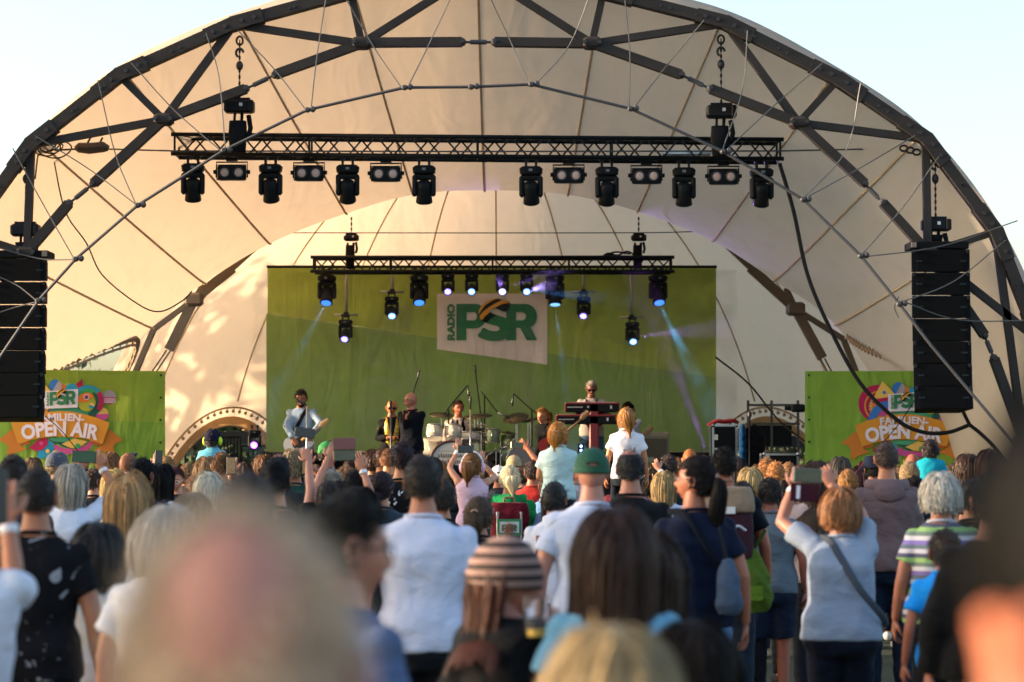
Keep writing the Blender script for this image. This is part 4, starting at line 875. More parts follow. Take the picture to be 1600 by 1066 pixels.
A(541, 731, 23, 'person with loose light brown hair below the open phone case', ('bob', '#6d5138', .12), SK2, ('tee', '#8a7a6c'))
A(554, 735, 20, 'dark round head of hair against the raised forearm with a white wristband', ('short', '#1d1613', .03), SK1, ('tee', '#23252b'))
A(572, 711, 29, 'long-haired brunette with her back to the camera left of the three sunlit heads', ('long', '#3d2417', .2), SK2, ('tee', '#3b3330'))
A(709, 726, 21, 'man in a black baseball cap and dark hooded top right of the man in white', ('short', '#241b16', .015), '#b87860', ('hoodie', '#1d2a35'), extras=[('capb', '#111214')])
A(748, 776, 14.5, 'woman with a light brown ponytail and sunglasses on her head beside the maroon pack', ('pony', '#5a4430', .26), SK1, ('tee', '#2a3236'), extras=[('glasses_up',)], head=(-12, 0))
A(779, 727, 27, 'man in a white cap near the drum kit', ('short', '#4a3a2c', .015), '#b8704c', ('tee', '#28303a'), extras=[('capb', '#c4c6cc')], head=(8, 0))
A(796, 727, 21.0, 'white-blonde woman with a ponytail and a green hooded jacket carrying a maroon pack', ('pony', '#c0b494', .2), SK2, ('hoodie', '#12844a'), b=1.12, sh=1.1, extras=[('straps', '#5a1420')], head=(10, 0))
A(803, 711, 29, 'person in beige cap and blue-white patterned shirt in front of the second drum kit', ('short', '#6a4a30', .015), SK2, ('tee', mat('blue_white_print', (.70, .72, .80), kind='print', scale=16, alt=(.12, .18, .42))), extras=[('cap', '#a08a66')])
A(832, 719, 25, 'person with short brown hair and a red top filming with a raised arm', ('short', '#38241a', .03), '#bf744f', ('tee', '#b8322a'), Rr=('up', 823, 700, .3, .6, (-.5, .2, .5)), head=(12, 0))
A(856, 738, 22.6, 'person in a light denim-blue T-shirt behind the man in the white polo', ('short', '#5a4430', .03), '#b9765c', ('tee', '#6f93bb'), b=1.1, H=1.55)
A(866, 752, 16, 'man with greying dark hair in a white polo shirt with red and navy figures', ('short', '#2d2926', .02), '#b5745c', ('polo', '#cfd4e2'), b=1.1, head=(-15, 0), key='polo')
A(925, 699, 12.3, 'man in a dark green baseball cap and a white shirt with a brownish motif', ('bald', '#6a5646', .01), '#c08a78', ('tee', '#b9c3da'), b=1.12, sh=1.08, extras=[('capb', '#0d4a34')], legs=('trousers', '#39465c'), key='greencap')
A(985, 699, 14.6, 'man with thinning dark grey hair in a black T-shirt with green trim', ('crown', '#2c2a2b', .018), '#b9806a', ('tee', BK), b=1.15, sh=1.08, key='thin')
A(1037, 738, 22, 'woman with straight pale blonde hair in a white T-shirt with a red collar', ('long', '#9a8156', .18), SK2, ('tee', '#cdd0de'), L='down', b=1.15)
A(1015, 745, 23.5, 'person holding a small camera phone up in one hand beside the blonde woman', ('short', '#1b1613', .03), '#cf9478', ('tee', '#26406e'), Rr=('up', 1030, 733, .2, .7, (-.5, .1, .85)), extras=[('band', 1, '#dfe6f2')])
A(1085, 713, 12.6, 'woman with a long dark ponytail in a navy T-shirt looking left over her shoulder', ('pony', '#1f1715', .50), '#b5765a', ('tee', '#101c36'), yaw=12, head=(50, 8), legs=('trousers', '#5f7fa8'), b=1.1, face=True, extras=[('glasses', '#7a6a60'), ('sling', '#10151f', -1)], key='navy')
A(1131, 697, 16, 'man with dark cropped hair in a black T-shirt wearing a beige and plum backpack', ('buzz', '#221b18', .016), '#a9644c', ('tee', '#0f1520'), b=1.1, sh=1.08, key='beigepack', legs=('trousers', '#243243'))
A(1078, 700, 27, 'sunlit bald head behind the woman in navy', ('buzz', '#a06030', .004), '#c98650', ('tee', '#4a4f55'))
A(1045, 710, 26, 'dark brown head of hair just left of the sunlit bald head', ('short', '#3a2a22', .035), SK2, ('tee', '#2a2c30'))
A(1033, 724, 24, 'black-haired head behind the hand with the small camera phone', ('short', '#101012', .03), SK2, ('tee', '#2b2f36'))
A(1173, 732, 21, 'blonde woman with a sleek straight bob to the right of the beige backpack', ('bob', '#a89062', .17), SK2, ('tee', '#3a3030'))
A(1152, 716, 24, 'person with long dark brown hair behind the beige backpack man', ('long', '#2d211c', .2), SK2, ('tee', '#33343a'))
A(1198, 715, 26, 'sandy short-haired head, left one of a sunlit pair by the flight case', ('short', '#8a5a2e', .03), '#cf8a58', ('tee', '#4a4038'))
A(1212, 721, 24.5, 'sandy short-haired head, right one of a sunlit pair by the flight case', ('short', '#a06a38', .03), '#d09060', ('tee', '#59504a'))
A(1203, 744, 17, 'man with short dark hair, grey T-shirt and dark shorts left of the filming woman', ('buzz', '#251c18', .016), '#a86450', ('tee', '#5d6a75'), b=1.12, legs=('shorts', '#1b2740'))
A(1276, 722, 17.5, 'woman with very long brown hair streaked gold behind the raised phone', ('long', '#4c3524', .42), SK2, ('tee', '#9c8f93'))
A(1313, 715, 25, 'woman with straight grey-brown hair in front of the right banner', ('long', '#4f453d', .2), SK2, ('tee', '#2c3038'), head=(25, 0))
A(1325, 734, 22, 'woman with golden curly hair pinned by a claw clip behind the filming woman', ('clip', '#8a5f30', .2), SK2, ('tee', '#7a6a58'), mod='low')
A(1345, 730, 24, 'dark red head of hair beside the golden curly hair', ('bob', '#3a1014', .14), SK2, ('tee', '#40202a'))
A(1313, 764, 12.8, 'woman in a pale grey T-shirt filming with both arms raised, short reddish blonde hair', ('bob', '#94653f', .05), '#c08a74', ('tee', '#8f9bae'), b=1.28, sh=1.02, L=('up', 1240, 760, .25, .7, (.35, .15, .95), (-.9, 0, -.7)), Rr=('up', 1297, 757, .25, .7, (-.35, .15, .95), (1, 0, -.5)), extras=[('band', -1, '#e8ecf4'), ('sling', '#39424d', -1)], legs=('trousers', '#0f1628'), key='filmer')
A(1385, 689, 17.6, 'tall man in a dusty mauve hoodie with cropped grey hair and lit left ear', ('buzz', '#5b4a40', .012), '#c98866', ('hoodie', '#6e5a5c'), b=1.06, sh=1.03, legs=('trousers', '#132238'), L='front', Rr='front')
A(1365, 713, 23, 'head in a dark navy brimmed hat tucked behind the man in the mauve hoodie', ('short', '#2a2320', .02), SK2, ('tee', '#20242c'), extras=[('hat', '#141c2c')])
A(1426, 708, 25, 'pinkish bald head between the mauve hoodie and the child in teal', ('buzz', '#9a5a48', .004), '#a8604e', ('tee', '#3a3a3e'))
A(1421, 721, 22, 'woman with streaky blonde hair in a low bun below the pinkish bald head', ('clip', '#87704f', .2), SK2, ('tee', '#4a4048'), mod='low')
A(1472, 737, 23, 'dark-haired adult carrying the child in teal', ('short', '#1a1412', .03), '#b9765c', ('tee', '#17181c'), H=1.52)
A(1470, 741, 13.6, 'white-haired woman in a striped grey, green and violet top', ('curly', '#b5b1a8', .05), '#b57a62', ('tee', mat('striped_top', (.5, .5, .5), kind='stripes', scale=.17, alt=(lin('#b6b6c2'), lin('#5c6a74'), lin('#7a6ab0'), lin('#c8c8ce'), lin('#6a7a74'), lin('#88b06a'), lin('#4d4f66')))), b=1.25, legs=('trousers', '#15171c'))
A(1512, 711, 21.5, 'woman with brown curls pinned by a pearly clip, right of the child in teal', ('curly', '#4a2e1c', .22), SK2, ('tee', '#5a4a44'))
A(1546, 704, 20, 'woman with long auburn hair by the dark blurred foreground head', ('long', '#4a2618', .3), SK2, ('tee', '#3a2d2c'))
A(1477, 826, 12.2, 'child with brown hair in a bright blue T-shirt at the lower right', ('short', '#3a2b20', .035), '#a96a50', ('tee', '#1584d8'), legs=('trousers', '#101318'), b=1.0)
A(1548, 738, 10.0, 'person with dark grey hair in a black star-patterned jacket at the lower right', ('short', '#202123', .04), '#a5705c', ('jacket', '#0c0e12'), b=1.1, legs=('trousers', '#2c3440'), key='star')
A(1886, 500, 1.25, 'very close blurred person at the right edge, black hair above warm sunlit skin', ('bob', '#020203', .12), '#f0946a', ('tee', '#20242c'), L=('up', 1680, 1400, -.10, .5, (.02, .05, 1), (-.2, -.2, -1)))
A(786, 850, 8.0, 'girl in a striped knit beanie with long auburn hair, holding a cup', ('long', '#5a2a18', .34), '#b98070', ('jacket', '#0f1217'), yaw=-28, head=(-64, -6), mod='back', Rr=('up', 846, 985, .05, .8, (.25, .3, .7)), face=True, b=.95, sh=.9, extras=[('beanie', mat('beanie_stripes', (.5, .5, .5), kind='stripes', scale=.036, alt=(lin('#8f7268'), lin('#8f7268'), lin('#2a1d1c'), lin('#2a1d1c'))))], key='beanie')
A(962, 800, 7.0, 'foreground woman with very long straight dark brown hair and a light blue T-shirt', ('long', '#45291a', .46), '#c49078', ('tee', '#6b9cb4'), hs=1.12, b=1.02, hn=3600)
A(1012, 835, 7.9, 'woman with brown hair lit at the edge, next to the very long dark hair', ('long', '#40291c', .32), '#b57a62', ('long', '#131214'), hs=1.05, b=1.1)
A(1082, 975, 6.0, 'person with black woolly shoulders at the bottom edge right of centre', ('curly', '#1d1511', .12), '#b07262', ('tee', mat('woolly', (.03, .022, .02), .95, bump=1.0, scale=90)), H=1.42, b=1.15)
A(955, 988, 3.6, 'blurred head of blond hair at the bottom edge in the middle', ('bob', '#94805c', .10), '#c8957a', ('tee', '#b49a7c'), H=1.42)
A(-790, 355, 1.65, 'added unseen tall long-haired person outside the left edge, shading the balding foreground head', ('long', '#2a211c', .3), SK2, ('tee', '#3c4450'), b=1.2, sh=1.1)  # added out of view to keep the sun off the balding head
A(1238, 742, 18.5, 'dark-haired person in black half hidden behind the filming woman on her left', ('short', '#1a1514', .03), SK1, ('tee', '#14161b'), legs=('trousers', '#10141c'))
A(1430, 744, 20.5, 'dark-haired person in navy between the mauve hoodie and the white-haired woman', ('short', '#241a15', .03), SK3, ('tee', '#1a2230'), legs=('trousers', '#11151d'))
A(1518, 748, 15.0, 'person in a dark top behind the star-patterned jacket', ('short', '#2e2019', .03), SK1, ('tee', '#1d1f25'), legs=('trousers', '#15171d'))
A(1160, 752, 17.0, 'dark-clothed person just right of the beige and plum backpack', ('short', '#33241c', .03), SK1, ('tee', '#20242b'), legs=('trousers', '#12161f'))
A(690, 748, 15.0, 'brown-haired person in dark green at the right shoulder of the man in white', ('short', '#33261c', .03), SK1, ('tee', '#1c2c28'))
A(560, 762, 12.0, 'dark-haired person in charcoal at the left shoulder of the man in white', ('bob', '#1f1714', .14), SK1, ('tee', '#22242a'))
A(300, 772, 12.5, 'grey-blonde person behind the white-haired elderly woman', ('bob', '#6f6250', .14), SK2, ('tee', '#8d8f98'))
# children riding on shoulders
A(332, 671, 25, 'child in a dark cap and neon yellow ear defenders on shoulders, light blue T-shirt', ('short', '#3a2a22', .02), '#c98d6c', ('tee', '#5fa9bb'), H=1.12, pose='ride', extras=[('cap', '#1d1a2c'), ('muffs', '#b8e010', '#1a1a24')], head=(-14, 0), L='front', Rr='front', group='children riding on shoulders')
A(738, 707, 20, 'girl in a pale pink sleeveless top on shoulders, filming the band with raised hands', ('pony', '#7a5026', .22), '#d29a78', ('tank', '#d9b8cc'), H=1.22, pose='ride', L=('up', 716, 703, .2, .35, (.1, .1, 1), (-.8, 0, -.7)), Rr=('up', 752, 722, .2, .5, (0, .1, 1)), extras=[('band', -1, '#f2f2f6'), ('muffs', '#e9b4c8', '#f0ecec')], group='children riding on shoulders', head=(-12, 0))
A(872, 659, 20.5, 'girl with a strawberry blonde ponytail and a mint T-shirt sitting on shoulders', ('pony', '#a8702e', .18), '#d19a76', ('tee', '#b4cfcf'), H=1.28, pose='ride', group='children riding on shoulders', head=(-16, 0), L='front', Rr='front', mod='')
A(979, 637, 23, 'girl with a golden blonde ponytail and a white dotted T-shirt sitting on shoulders', ('pony', '#96662e', .26), '#c98a5c', ('tee', mat('dotted_white', (.72, .70, .74), kind='print', scale=42, alt=(.30, .28, .42))), H=1.30, pose='ride', group='children riding on shoulders', mod='high')
A(1454, 686, 22.5, 'small boy in a teal shirt sitting on shoulders in front of the right banner', ('short', '#2a1b16', .03), '#b9765a', ('tee', '#0e8fa6'), H=1.02, pose='ride', group='children riding on shoulders', L='front', Rr='front', yaw=-8)
A(334, 741, 25.2, 'adult carrying the child with neon ear defenders, mostly hidden', ('short', '#4a3424', .03), SK1, ('tee', '#454a52'), H=1.56)
A(736, 786, 20.3, 'adult carrying the girl in the pale pink top, mostly hidden', ('short', '#3a2a20', .03), SK1, ('tee', '#30343b'), H=1.36)
A(872, 748, 20.8, 'adult carrying the girl in the mint T-shirt, mostly hidden', ('short', '#3a2a20', .03), SK1, ('tee', '#7d8fae'), H=1.52)
A(978, 722, 23.3, 'adult carrying the girl in the dotted T-shirt, hidden behind the man with thinning hair', ('short', '#3a2a20', .03), SK1, ('tee', '#5a1a26'), H=1.66)
# far rows close to the stage
far = [(30, 722, 28, 'short', '#4a3826', 'at the left under the loudspeaker stack'), (52, 716, 30, 'bob', '#6d543a', 'behind the buzz-cut man'), (126, 716, 28, 'short', '#3b2a20', 'under the phone by the left banner'), (236, 722, 27, 'bob', '#5b4028', 'between black-haired man and left banner edge'), (292, 724, 28, 'short', '#7a5a3a', 'behind the smiling red-haired woman'),
       (312, 722, 30, 'long', '#5e4026', 'below the child in ear defenders, left side'), (362, 716, 29, 'short', '#69492c', 'right of the pale hair clips'), (380, 724, 27, 'bob', '#4b3020', 'by the purple stage light at left'), (400, 720, 30, 'short', '#2d2019', 'left of the man with receding hair'), (412, 712, 28, 'curly', '#6a4527', 'touching the receding hair on its left'),
       (492, 726, 28, 'short', '#6c4b2c', 'between ash blond hair and raised fist'), (548, 716, 30, 'short', '#3a2318', 'under the open brown phone case'), (652, 712, 30, 'short', '#5c3f28', 'behind the man in white on his left'), (676, 716, 29, 'bob', '#2f2018', 'behind the man in white on his right'), (690, 720, 31, 'short', '#7d5a35', 'below the large bass drum'),
       (760, 722, 31, 'bob', '#3a2a20', 'between the pink top and the white cap'), (816, 728, 28, 'short', '#4b3220', 'between the beige cap and the red top'), (846, 724, 30, 'long', '#6b4a2c', 'behind the girl in mint'), (898, 720, 29, 'short', '#2a1e18', 'behind the dark green cap'), (1018, 716, 30, 'curly', '#5a3d26', 'right of the dotted T-shirt'),
       (1060, 716, 30, 'short', '#6f4d30', 'behind the navy woman on her left'), (1100, 712, 29, 'long', '#2c201a', 'between bald head and beige backpack man'), (1160, 724, 29, 'short', '#443024', 'left of the sleek blonde bob'), (1186, 727, 28, 'bob', '#5a3e2a', 'right of the sleek blonde bob'), (1232, 722, 30, 'short', '#7c5836', 'behind the raised left hand of the filming woman'),
       (1250, 728, 28, 'bob', '#5d3f28', 'behind the raised phone of the filming woman'), (1296, 722, 27, 'short', '#3b2a20', 'left of the straight grey-brown hair'), (1352, 722, 28, 'bob', '#5a1c1c', 'at the left shoulder of the mauve hoodie'), (1402, 728, 28, 'short', '#6d5238', 'behind the mauve hoodie'), (1440, 730, 28, 'bob', '#553822', 'left of the child in teal'), (1490, 724, 27, 'short', '#46301f', 'right of the child in teal'), (1530, 722, 28, 'long', '#3c2217', 'between brown curls and auburn hair')]
cols_ = ['#3d4550', '#6b5a52', '#8a8f98', '#2a3340', '#5b3b3b', '#c3c0ba', '#44563f', '#1d1f24']
names_ = {'short': 'short hair', 'bob': 'bobbed hair', 'long': 'long hair', 'curly': 'curly hair'}
for i, (x, y, d, h, c, wh) in enumerate(far):
    A(x, y, d, 'far small head with ' + names_[h] + ' ' + wh, (h, c, {'short': .03, 'bob': .13, 'long': .22, 'curly': .08}[h]), (SK1, SK2, SK3)[i % 3], ('tee', cols_[i % 8]))
# ------------------------------------------------------------------ lighting trusses
mt_tr = mat('truss_black', (.012, .015, .018), .42, .3)
def truss(name, x0, x1, ytop0, ytop1, Y, hgt, dep, label, bay):
    a, b = P(x0, ytop0, Y), P(x1, ytop1, Y); r = empty(name, (a + b) / 2, label, 'lighting truss'); o_ = np.array(r.location); a = np.array(a) - o_; b = np.array(b) - o_; L_ = np.linalg.norm(b - a); d = (b - a) / L_
    mb = MB(); 
    for dz_ in (0, -hgt):
        for dy in (0, dep): e = .05 if dy == 0 else 0; mb.tube([a + (-e, dy, dz_), b + (e, dy, dz_)], .030, 8)
    mb.build('chords', mt_tr, r, True); mb = MB(); n = int(L_ / bay); st = L_ / n
    for k in range(n):
        p, q = a + d * st * k, a + d * st * (k + 1)
        m_ = (p + q) / 2
        mb.tube([p, m_ + (0, 0, -hgt)], .0135, 5); mb.tube([m_ + (0, 0, -hgt), q], .0135, 5); mb.tube([p + (0, dep, -hgt), m_ + (0, dep, 0)], .0135, 5); mb.tube([m_ + (0, dep, 0), q + (0, dep, -hgt)], .0135, 5)
        for dz_ in (0, -hgt): mb.tube([p + (0, 0, dz_), m_ + (0, dep, dz_)], .010, 5); mb.tube([m_ + (0, dep, dz_), q + (0, 0, dz_)], .010, 5)
    for k in (0, n, n // 2, n // 4, 3 * n // 4):
        p = a + d * st * k
        for o1, o2 in (((0, 0, 0), (0, 0, -hgt)), ((0, dep, 0), (0, dep, -hgt)), ((0, 0, 0), (0, dep, 0)), ((0, 0, -hgt), (0, dep, -hgt))): mb.tube([p + o1, p + o2], .016, 6)
    mb.build('bracing', mt_tr, r); return r, a + o_, d, L_
YT = 34.0
ft, fa, fd_, fL = truss('front_truss', 273, 1219, 210, 218, YT, .275, .45, 'long black front lighting truss carrying eight moving heads and six blinder lamps', .46)
rt, ra, rd, rL = truss('rear_truss', 490, 1049, 402, 402, 41.0, .24, .36, 'shorter black lighting truss hanging above the green backdrop', .42)
mb = MB(); a_, b_ = P(417, 417, 41.9), P(1120, 417, 41.9); mb.tube([a_, b_], .024, 8); o = mb.build('backdrop_pipe', mt_tr); tag(o, 'thin black pipe that carries the top edge of the green backdrop', 'pipe')
mb = MB(); mb.tube(catmull([P(940, 402, 41.1), P(950, 396, 41.1), P(965, 399, 41.1), P(980, 393, 41.1), P(990, 400, 41.1), P(970, 401, 41.2), P(955, 398, 41.15), P(945, 400, 41.1), P(962, 394, 41.1), P(985, 397, 41.1)], 5), .016, 5); o = mb.build('coiled_cable', M_black()); tag(o, 'bundle of black cable lying on the rear truss near its right hoist', 'cable')
mb = MB(); mb.box(P(1073, 239, YT + .2), (.68, .2, .06)); o = mb.build('aluminium_bar', mat('alu', (.45, .46, .48), .35, .8)); tag(o, 'short silver box lying inside the front truss near its right hoist', 'box')
# chain hoists
def hoist(x, ytop, ybody, ybot, Y, label, s=1.0, group=None):
    t, b, e = P(x, ytop, Y), P(x, ybody, Y), P(x, ybot, Y); r = empty('chain_hoist', b, label, 'chain hoist', group); z0 = t.z - b.z; o_ = b
    mb = MB(); z = .10 * s
    while z < z0 - .05: k = int(z / .045); (mb.box((0, 0, z), (.03, .012, .05)) if k % 2 else mb.box((0, 0, z), (.012, .03, .05))); z += .045
    mb.build('chain', mat('chain', (.03, .028, .027), .5, .6), r)
    mb = MB()
    if ytop < ybody - 60: mb.ball((0, 0, z0 - .42), (.05, .04, .07)); a = np.linspace(0, 6.28, 14); mb.tube(np.stack([np.cos(a) * .045, a * 0, z0 - .07 + np.sin(a) * .06], 1), .015, 6); mb.tube(np.stack([.0 + np.cos(a[:10]) * .05, a[:10] * 0, z0 - .24 + np.sin(a[:10]) * .06], 1), .018, 6); mb.build('hook', mt_bolt, r)
    mb = MB(); mb.box((0, 0, 0), (.42 * s, .2 * s, .18 * s), bev=.03); mb.box((.0, 0, .1 * s), (.3 * s, .12 * s, .04)); mb.box((.17 * s, -.02, 0), (.07 * s, .24 * s, .16 * s), bev=.01); mb.build('motor_body', mat('hoist_black', (.016, .017, .02), .4, .1), r)
    mb = MB(); mb.box((.03, -.103 * s, .02), (.045 * s, .006, .045 * s)); mb.build('label_plate', mat('white_tag', (.7, .7, .7), .5), r)
    mb = MB(); hh = (b.z - e.z); mb.rings([(-hh, -.02, 0, .11 * s, .09 * s), (-hh * .6, -.02, 0, .13 * s, .1 * s), (-.2 * s, -.02, 0, .12 * s, .09 * s)], 14); mb.tube([(.13 * s, 0, -.12 * s), (.16 * s, -.02, -.3 * s), (.13 * s, -.04, -.42 * s)], .035 * s, 7); mb.tube([(-.06, 0, -.08), (-.07, 0, -.28)], .02, 5); mb.tube([(.04, 0, -.08), (.03, 0, -.26)], .025, 5)
    mb.build('chain_bag', mat('chain_bag', (.01, .011, .013), .85, bump=.6, scale=14), r, True); return r
hoist(374, 56, 167, 238, 33.35, 'black chain hoist holding the left end of the front truss')
hoist(1127, 54, 175, 244, 33.35, 'black chain hoist holding the right end of the front truss')
hoist(549, 335, 372, 420, 41.1, 'small black chain hoist holding the left part of the rear truss', .62)
hoist(998, 335, 372, 420, 41.1, 'small black chain hoist holding the right part of the rear truss', .62)
hoist(40, 232, 360, 392, 33.1, 'black chain hoist above the left loudspeaker stack', .95)
hoist(1462, 232, 352, 378, 33.1, 'black chain hoist above the right loudspeaker stack', .95)
# line arrays
mt_spk = mat('speaker_paint', (.007, .008, .0095), .8, bump=.2, scale=60); mt_gr = mat('speaker_grille', (.004, .0048, .006), .9, bump=.5, scale=220); mt_badge = mat('badge', (.02, .03, .036), .4)
def line_array(xc, ytop, n, label, sgn, curve):
    t = P(xc, ytop, 33.1); r = empty('line_array', t, label, 'loudspeaker'); mb = MB(); mb.box((0, .05, -.06), (.80, .5, .10), bev=.01); mb.build('flying_frame', mt_spk, r); mb = MB(); mb.box((-sgn * .355, -.22, -.06), (.07, .03, .07)); mb.build('frame_end', mat('tag_pale', (.18, .15, .11), .6), r)
    z = -.12; 
    for k in range(n):
        hgt = .315 - .0 * k; an = curve[k]; rot = rotxyz(0, an); yo = -.004 * k * k
        mb = MB(); w2, d2, h2 = .395, .28, hgt / 2 - .006; vs = []
        for (yy, hh) in ((-d2, h2), (d2, h2 * .8)):
            for (xx) in ((-w2, w2) if yy < 0 else (-w2 * .78, w2 * .78)):
                for zz in (-hh, hh): vs.append((xx, yy, zz))
        v = (rot @ np.array(vs).T).T + (0, yo, z - hgt / 2); mb.add(v, [(0, 2, 3, 1), (4, 5, 7, 6), (0, 1, 5, 4), (2, 6, 7, 3), (0, 4, 6, 2), (1, 3, 7, 5)]); c = mb.build('cabinet', mt_spk, r)
        mb = MB(); mb.box((rot @ np.array((0, -d2 - .008, 0))) + (0, yo, z - hgt / 2), (.64, .012, hgt - .035), rot=rot); mb.build('grille', mt_gr, c)
        for q in (-1, 1):
            mb = MB(); mb.box((rot @ np.array((q * .30, -d2 - .016, .0))) + (0, yo, z - hgt / 2), (.085, .006, .022), rot=rot); mb.build('badge', mt_badge, c)
        mb = MB()
        for q in (-1, 1): mb.box((rot @ np.array((q * .365, -d2 - .006, h2 - .02))) + (0, yo, z - hgt / 2), (.03, .03, .05), rot=rot); pass
        mb.build('rigging_plates', mat('rig_dark', (.03, .03, .032), .4, .6), c)
        z -= hgt + .004
    return r
cv = [2, 1, 0, -1, -3, -5, -8]
line_array(1464, 378, 7, 'right hanging stack of seven black loudspeaker cabinets', 1, cv)
line_array(34, 392, 7, 'left hanging stack of seven black loudspeaker cabinets, cut by the frame', -1, cv)
# moving heads, blinders, washes
mt_fx = mat('fixture_black', (.012, .014, .016), .42); mt_fx2 = mat('fixture_grey', (.035, .04, .045), .45)
mt_lens_off = mat('lens_dark', (.004, .004, .005), .15)
def moving_head(loc, label, s=1.0, tilt=20, pan=0, lens=None, group='moving head lights', src=None, lab2=None):
    r = empty('moving_head', loc, label, 'moving light', group, R(pan))
    mb = MB()
    for q in (-1, 1): mb = MB(); mb.box((q * .07 * s, 0, -.015 * s), (.035 * s, .05 * s, .09 * s)); mb.tube([(q * .07 * s, -.03 * s, .03 * s), (q * .07 * s, .03 * s, .03 * s)], .035 * s, 8); mb.build('clamp', mt_fx2, r)
    mb = MB(); mb.rings([(-.19 * s, 0, 0, .10 * s, .09 * s), (-.17 * s, 0, 0, .155 * s, .12 * s), (-.10 * s, 0, 0, .165 * s, .13 * s), (-.07 * s, 0, 0, .13 * s, .11 * s)], 20, p=3.5); b_ = mb.build('base', mt_fx, r, False); mb = MB(); mb.box((0, -.128 * s, -.125 * s), (.05 * s, .012, .035 * s)); mb.build('display', mat('display', (.12, .14, .15), .3), b_)
    mb = MB(); mb.box((0, 0, -.215 * s), (.30 * s, .12 * s, .06 * s), bev=.02 * s)
    mb.box((0, 0, -.24 * s), (.27 * s, .11 * s, .05 * s), bev=.02 * s)
    for q in (-1, 1): mb.box((q * .128 * s, 0, -.345 * s), (.072 * s, .13 * s, .30 * s), bev=.025 * s)
    mb.build('yoke', mt_fx, r)
    rot = rotxyz(0, tilt); c = np.array((0, 0, -.42 * s)); f = lambda v: (rot @ np.array(v, float).T).T * s + c
    mb = MB(); mb.tube(f([(0, 0, .15), (0, 0, .13), (0, 0, .03), (0, 0, -.06), (0, 0, -.16), (0, 0, -.17)]), np.array([.06, .092, .10, .105, .118, .108]) * s, 20); h = mb.build('head', mt_fx, r, True)
    mb = MB(); mb.tube(f([(0, 0, -.165), (0, 0, -.176)]), .088 * s, 20); mb.build('lens', lens or mt_lens_off, h); return r
def along(px, off_): t = (px - 273) / (1219 - 273); p = fa + fd_ * fL * t; return (p[0], p[1] + .2, p[2] - .275 - off_)
words8 = ['first', 'second', 'third', 'fourth', 'fifth', 'sixth', 'seventh', 'eighth']
for i, x in enumerate((299, 421, 542, 662, 830, 949, 1070, 1192)):
    moving_head(along(x, .05), words8[i] + ' from the left of eight unlit moving heads on the front truss', 1.02, 24 + (i % 3) * 5, (4, -3, 2, 0, -4, 3, -2, 5)[i])
mt_bl = mat('blinder_lens', (.62, .42, .36), .25, bump=.4, scale=120)
for i, x in enumerate((360, 481, 602, 889, 1011, 1132)):
    l_ = along(x, .03); r = empty('blinder_lamp', l_, words8[i] + ' from the left of six two-cell blinder lamps on the front truss', 'blinder lamp', 'two-cell blinder lamps')
    mb = MB(); mb.tube([(-.22, 0, -.28), (-.22, 0, -.06), (.22, 0, -.06), (.22, 0, -.28)], .012, 6); mb.box((0, 0, -.02), (.16, .06, .05)); [mb.cyl((q * .235, 0, -.2), .03, .05, (1, 0, 0), 10) for q in (-1, 1)]; mb.build('bracket', mt_fx, r)
    mb = MB(); mb.box((0, .02, -.21), (.40, .12, .22), bev=.02)
    for (c_, d_) in (((0, -.05, -.105), (.42, .02, .012)), ((0, -.05, -.315), (.42, .02, .012)), ((-.205, -.05, -.21), (.012, .02, .21)), ((.205, -.05, -.21), (.012, .02, .21)), ((0, -.05, -.21), (.014, .02, .2))): mb.box(c_, d_)
    mb.build('housing', mt_fx, r)
    for q in (-1, 1):
        mb = MB(); a = np.linspace(0, 6.283, 20); mb.tube(np.stack([q * .10 + np.cos(a) * .074, a * 0 - .05, -.21 + np.sin(a) * .074], 1), .012, 6); c2 = mb.build('ring', mt_fx2, r, True); mb = MB(); mb.ball((q * .10, -.035, -.21), (.066, .02, .066), nu=16, nv=8); mb.build('lens', mt_bl, c2, True)
def glow(key, c, e): return mat(key, c, .3, emit=e)
gW, gB, gL, gV = glow('led_white', (.50, .46, 1.0), .7), glow('led_blue', (.04, .18, 1.0), .7), glow('led_violet', (.28, .18, .95), .5), glow('led_cool', (.16, .42, 1.0), .6)
mt_led_dark = mat('led_core', (.75, .85, 1.0), .4, emit=.9)
for i, (x, g_, tl, pn, s_) in enumerate(((511, gB, 28, -6, .98), (655, gB, 30, 4, .98), (867, gV, 14, 6, 1.0), (1028, gB, 30, 14, .98))):
    p = P(x, 424, 41.15); 
    moving_head((p.x, p.y, p.z), ('leftmost', 'second', 'third', 'rightmost')[i] + ' large blue-lit moving head hanging straight under the rear truss', s_ * .98, -tl, pn, g_, 'blue-lit moving heads under the rear truss')
def wash(loc, label, lm, s=.8, tilt=-52, pan=0, pipe=0.):
    r = moving_head(loc, label, s, tilt, pan, lm, 'round led wash lights'); h = [c for c in r.children if c.name.startswith('head')][0]
    rot = rotxyz(0, tilt); c = np.array((0, 0, -.42 * s)); f = lambda v: (rot @ np.array(v, float).T).T * s + c
    mb = MB()
    for k in range(6): a = k * math.pi / 3 + .3; a2 = a; mb.tube(f([(math.cos(a) * .050, math.sin(a) * .050, -.177), (math.cos(a) * .050, math.sin(a) * .050, -.180)]), .017 * s, 8)
    mb.tube(f([(0, 0, -.177), (0, 0, -.180)]), .017 * s, 8)
    mb.build('led_cells', mt_led_dark, h); return r
for i, (x, g_) in enumerate(((700, gV), (737, gB), (785, gL), (823, gV))): 
    p = P(x, 424, 41.15); wash((p.x, p.y, p.z), ('first', 'second', 'third', 'last')[i] + ' of four small round lights in a row above the white logo panel', (gL, gV, gW, gV)[i], .70, -58)
mt_pipe = mat('pipe_alu', (.42, .40, .37), .45, .6)
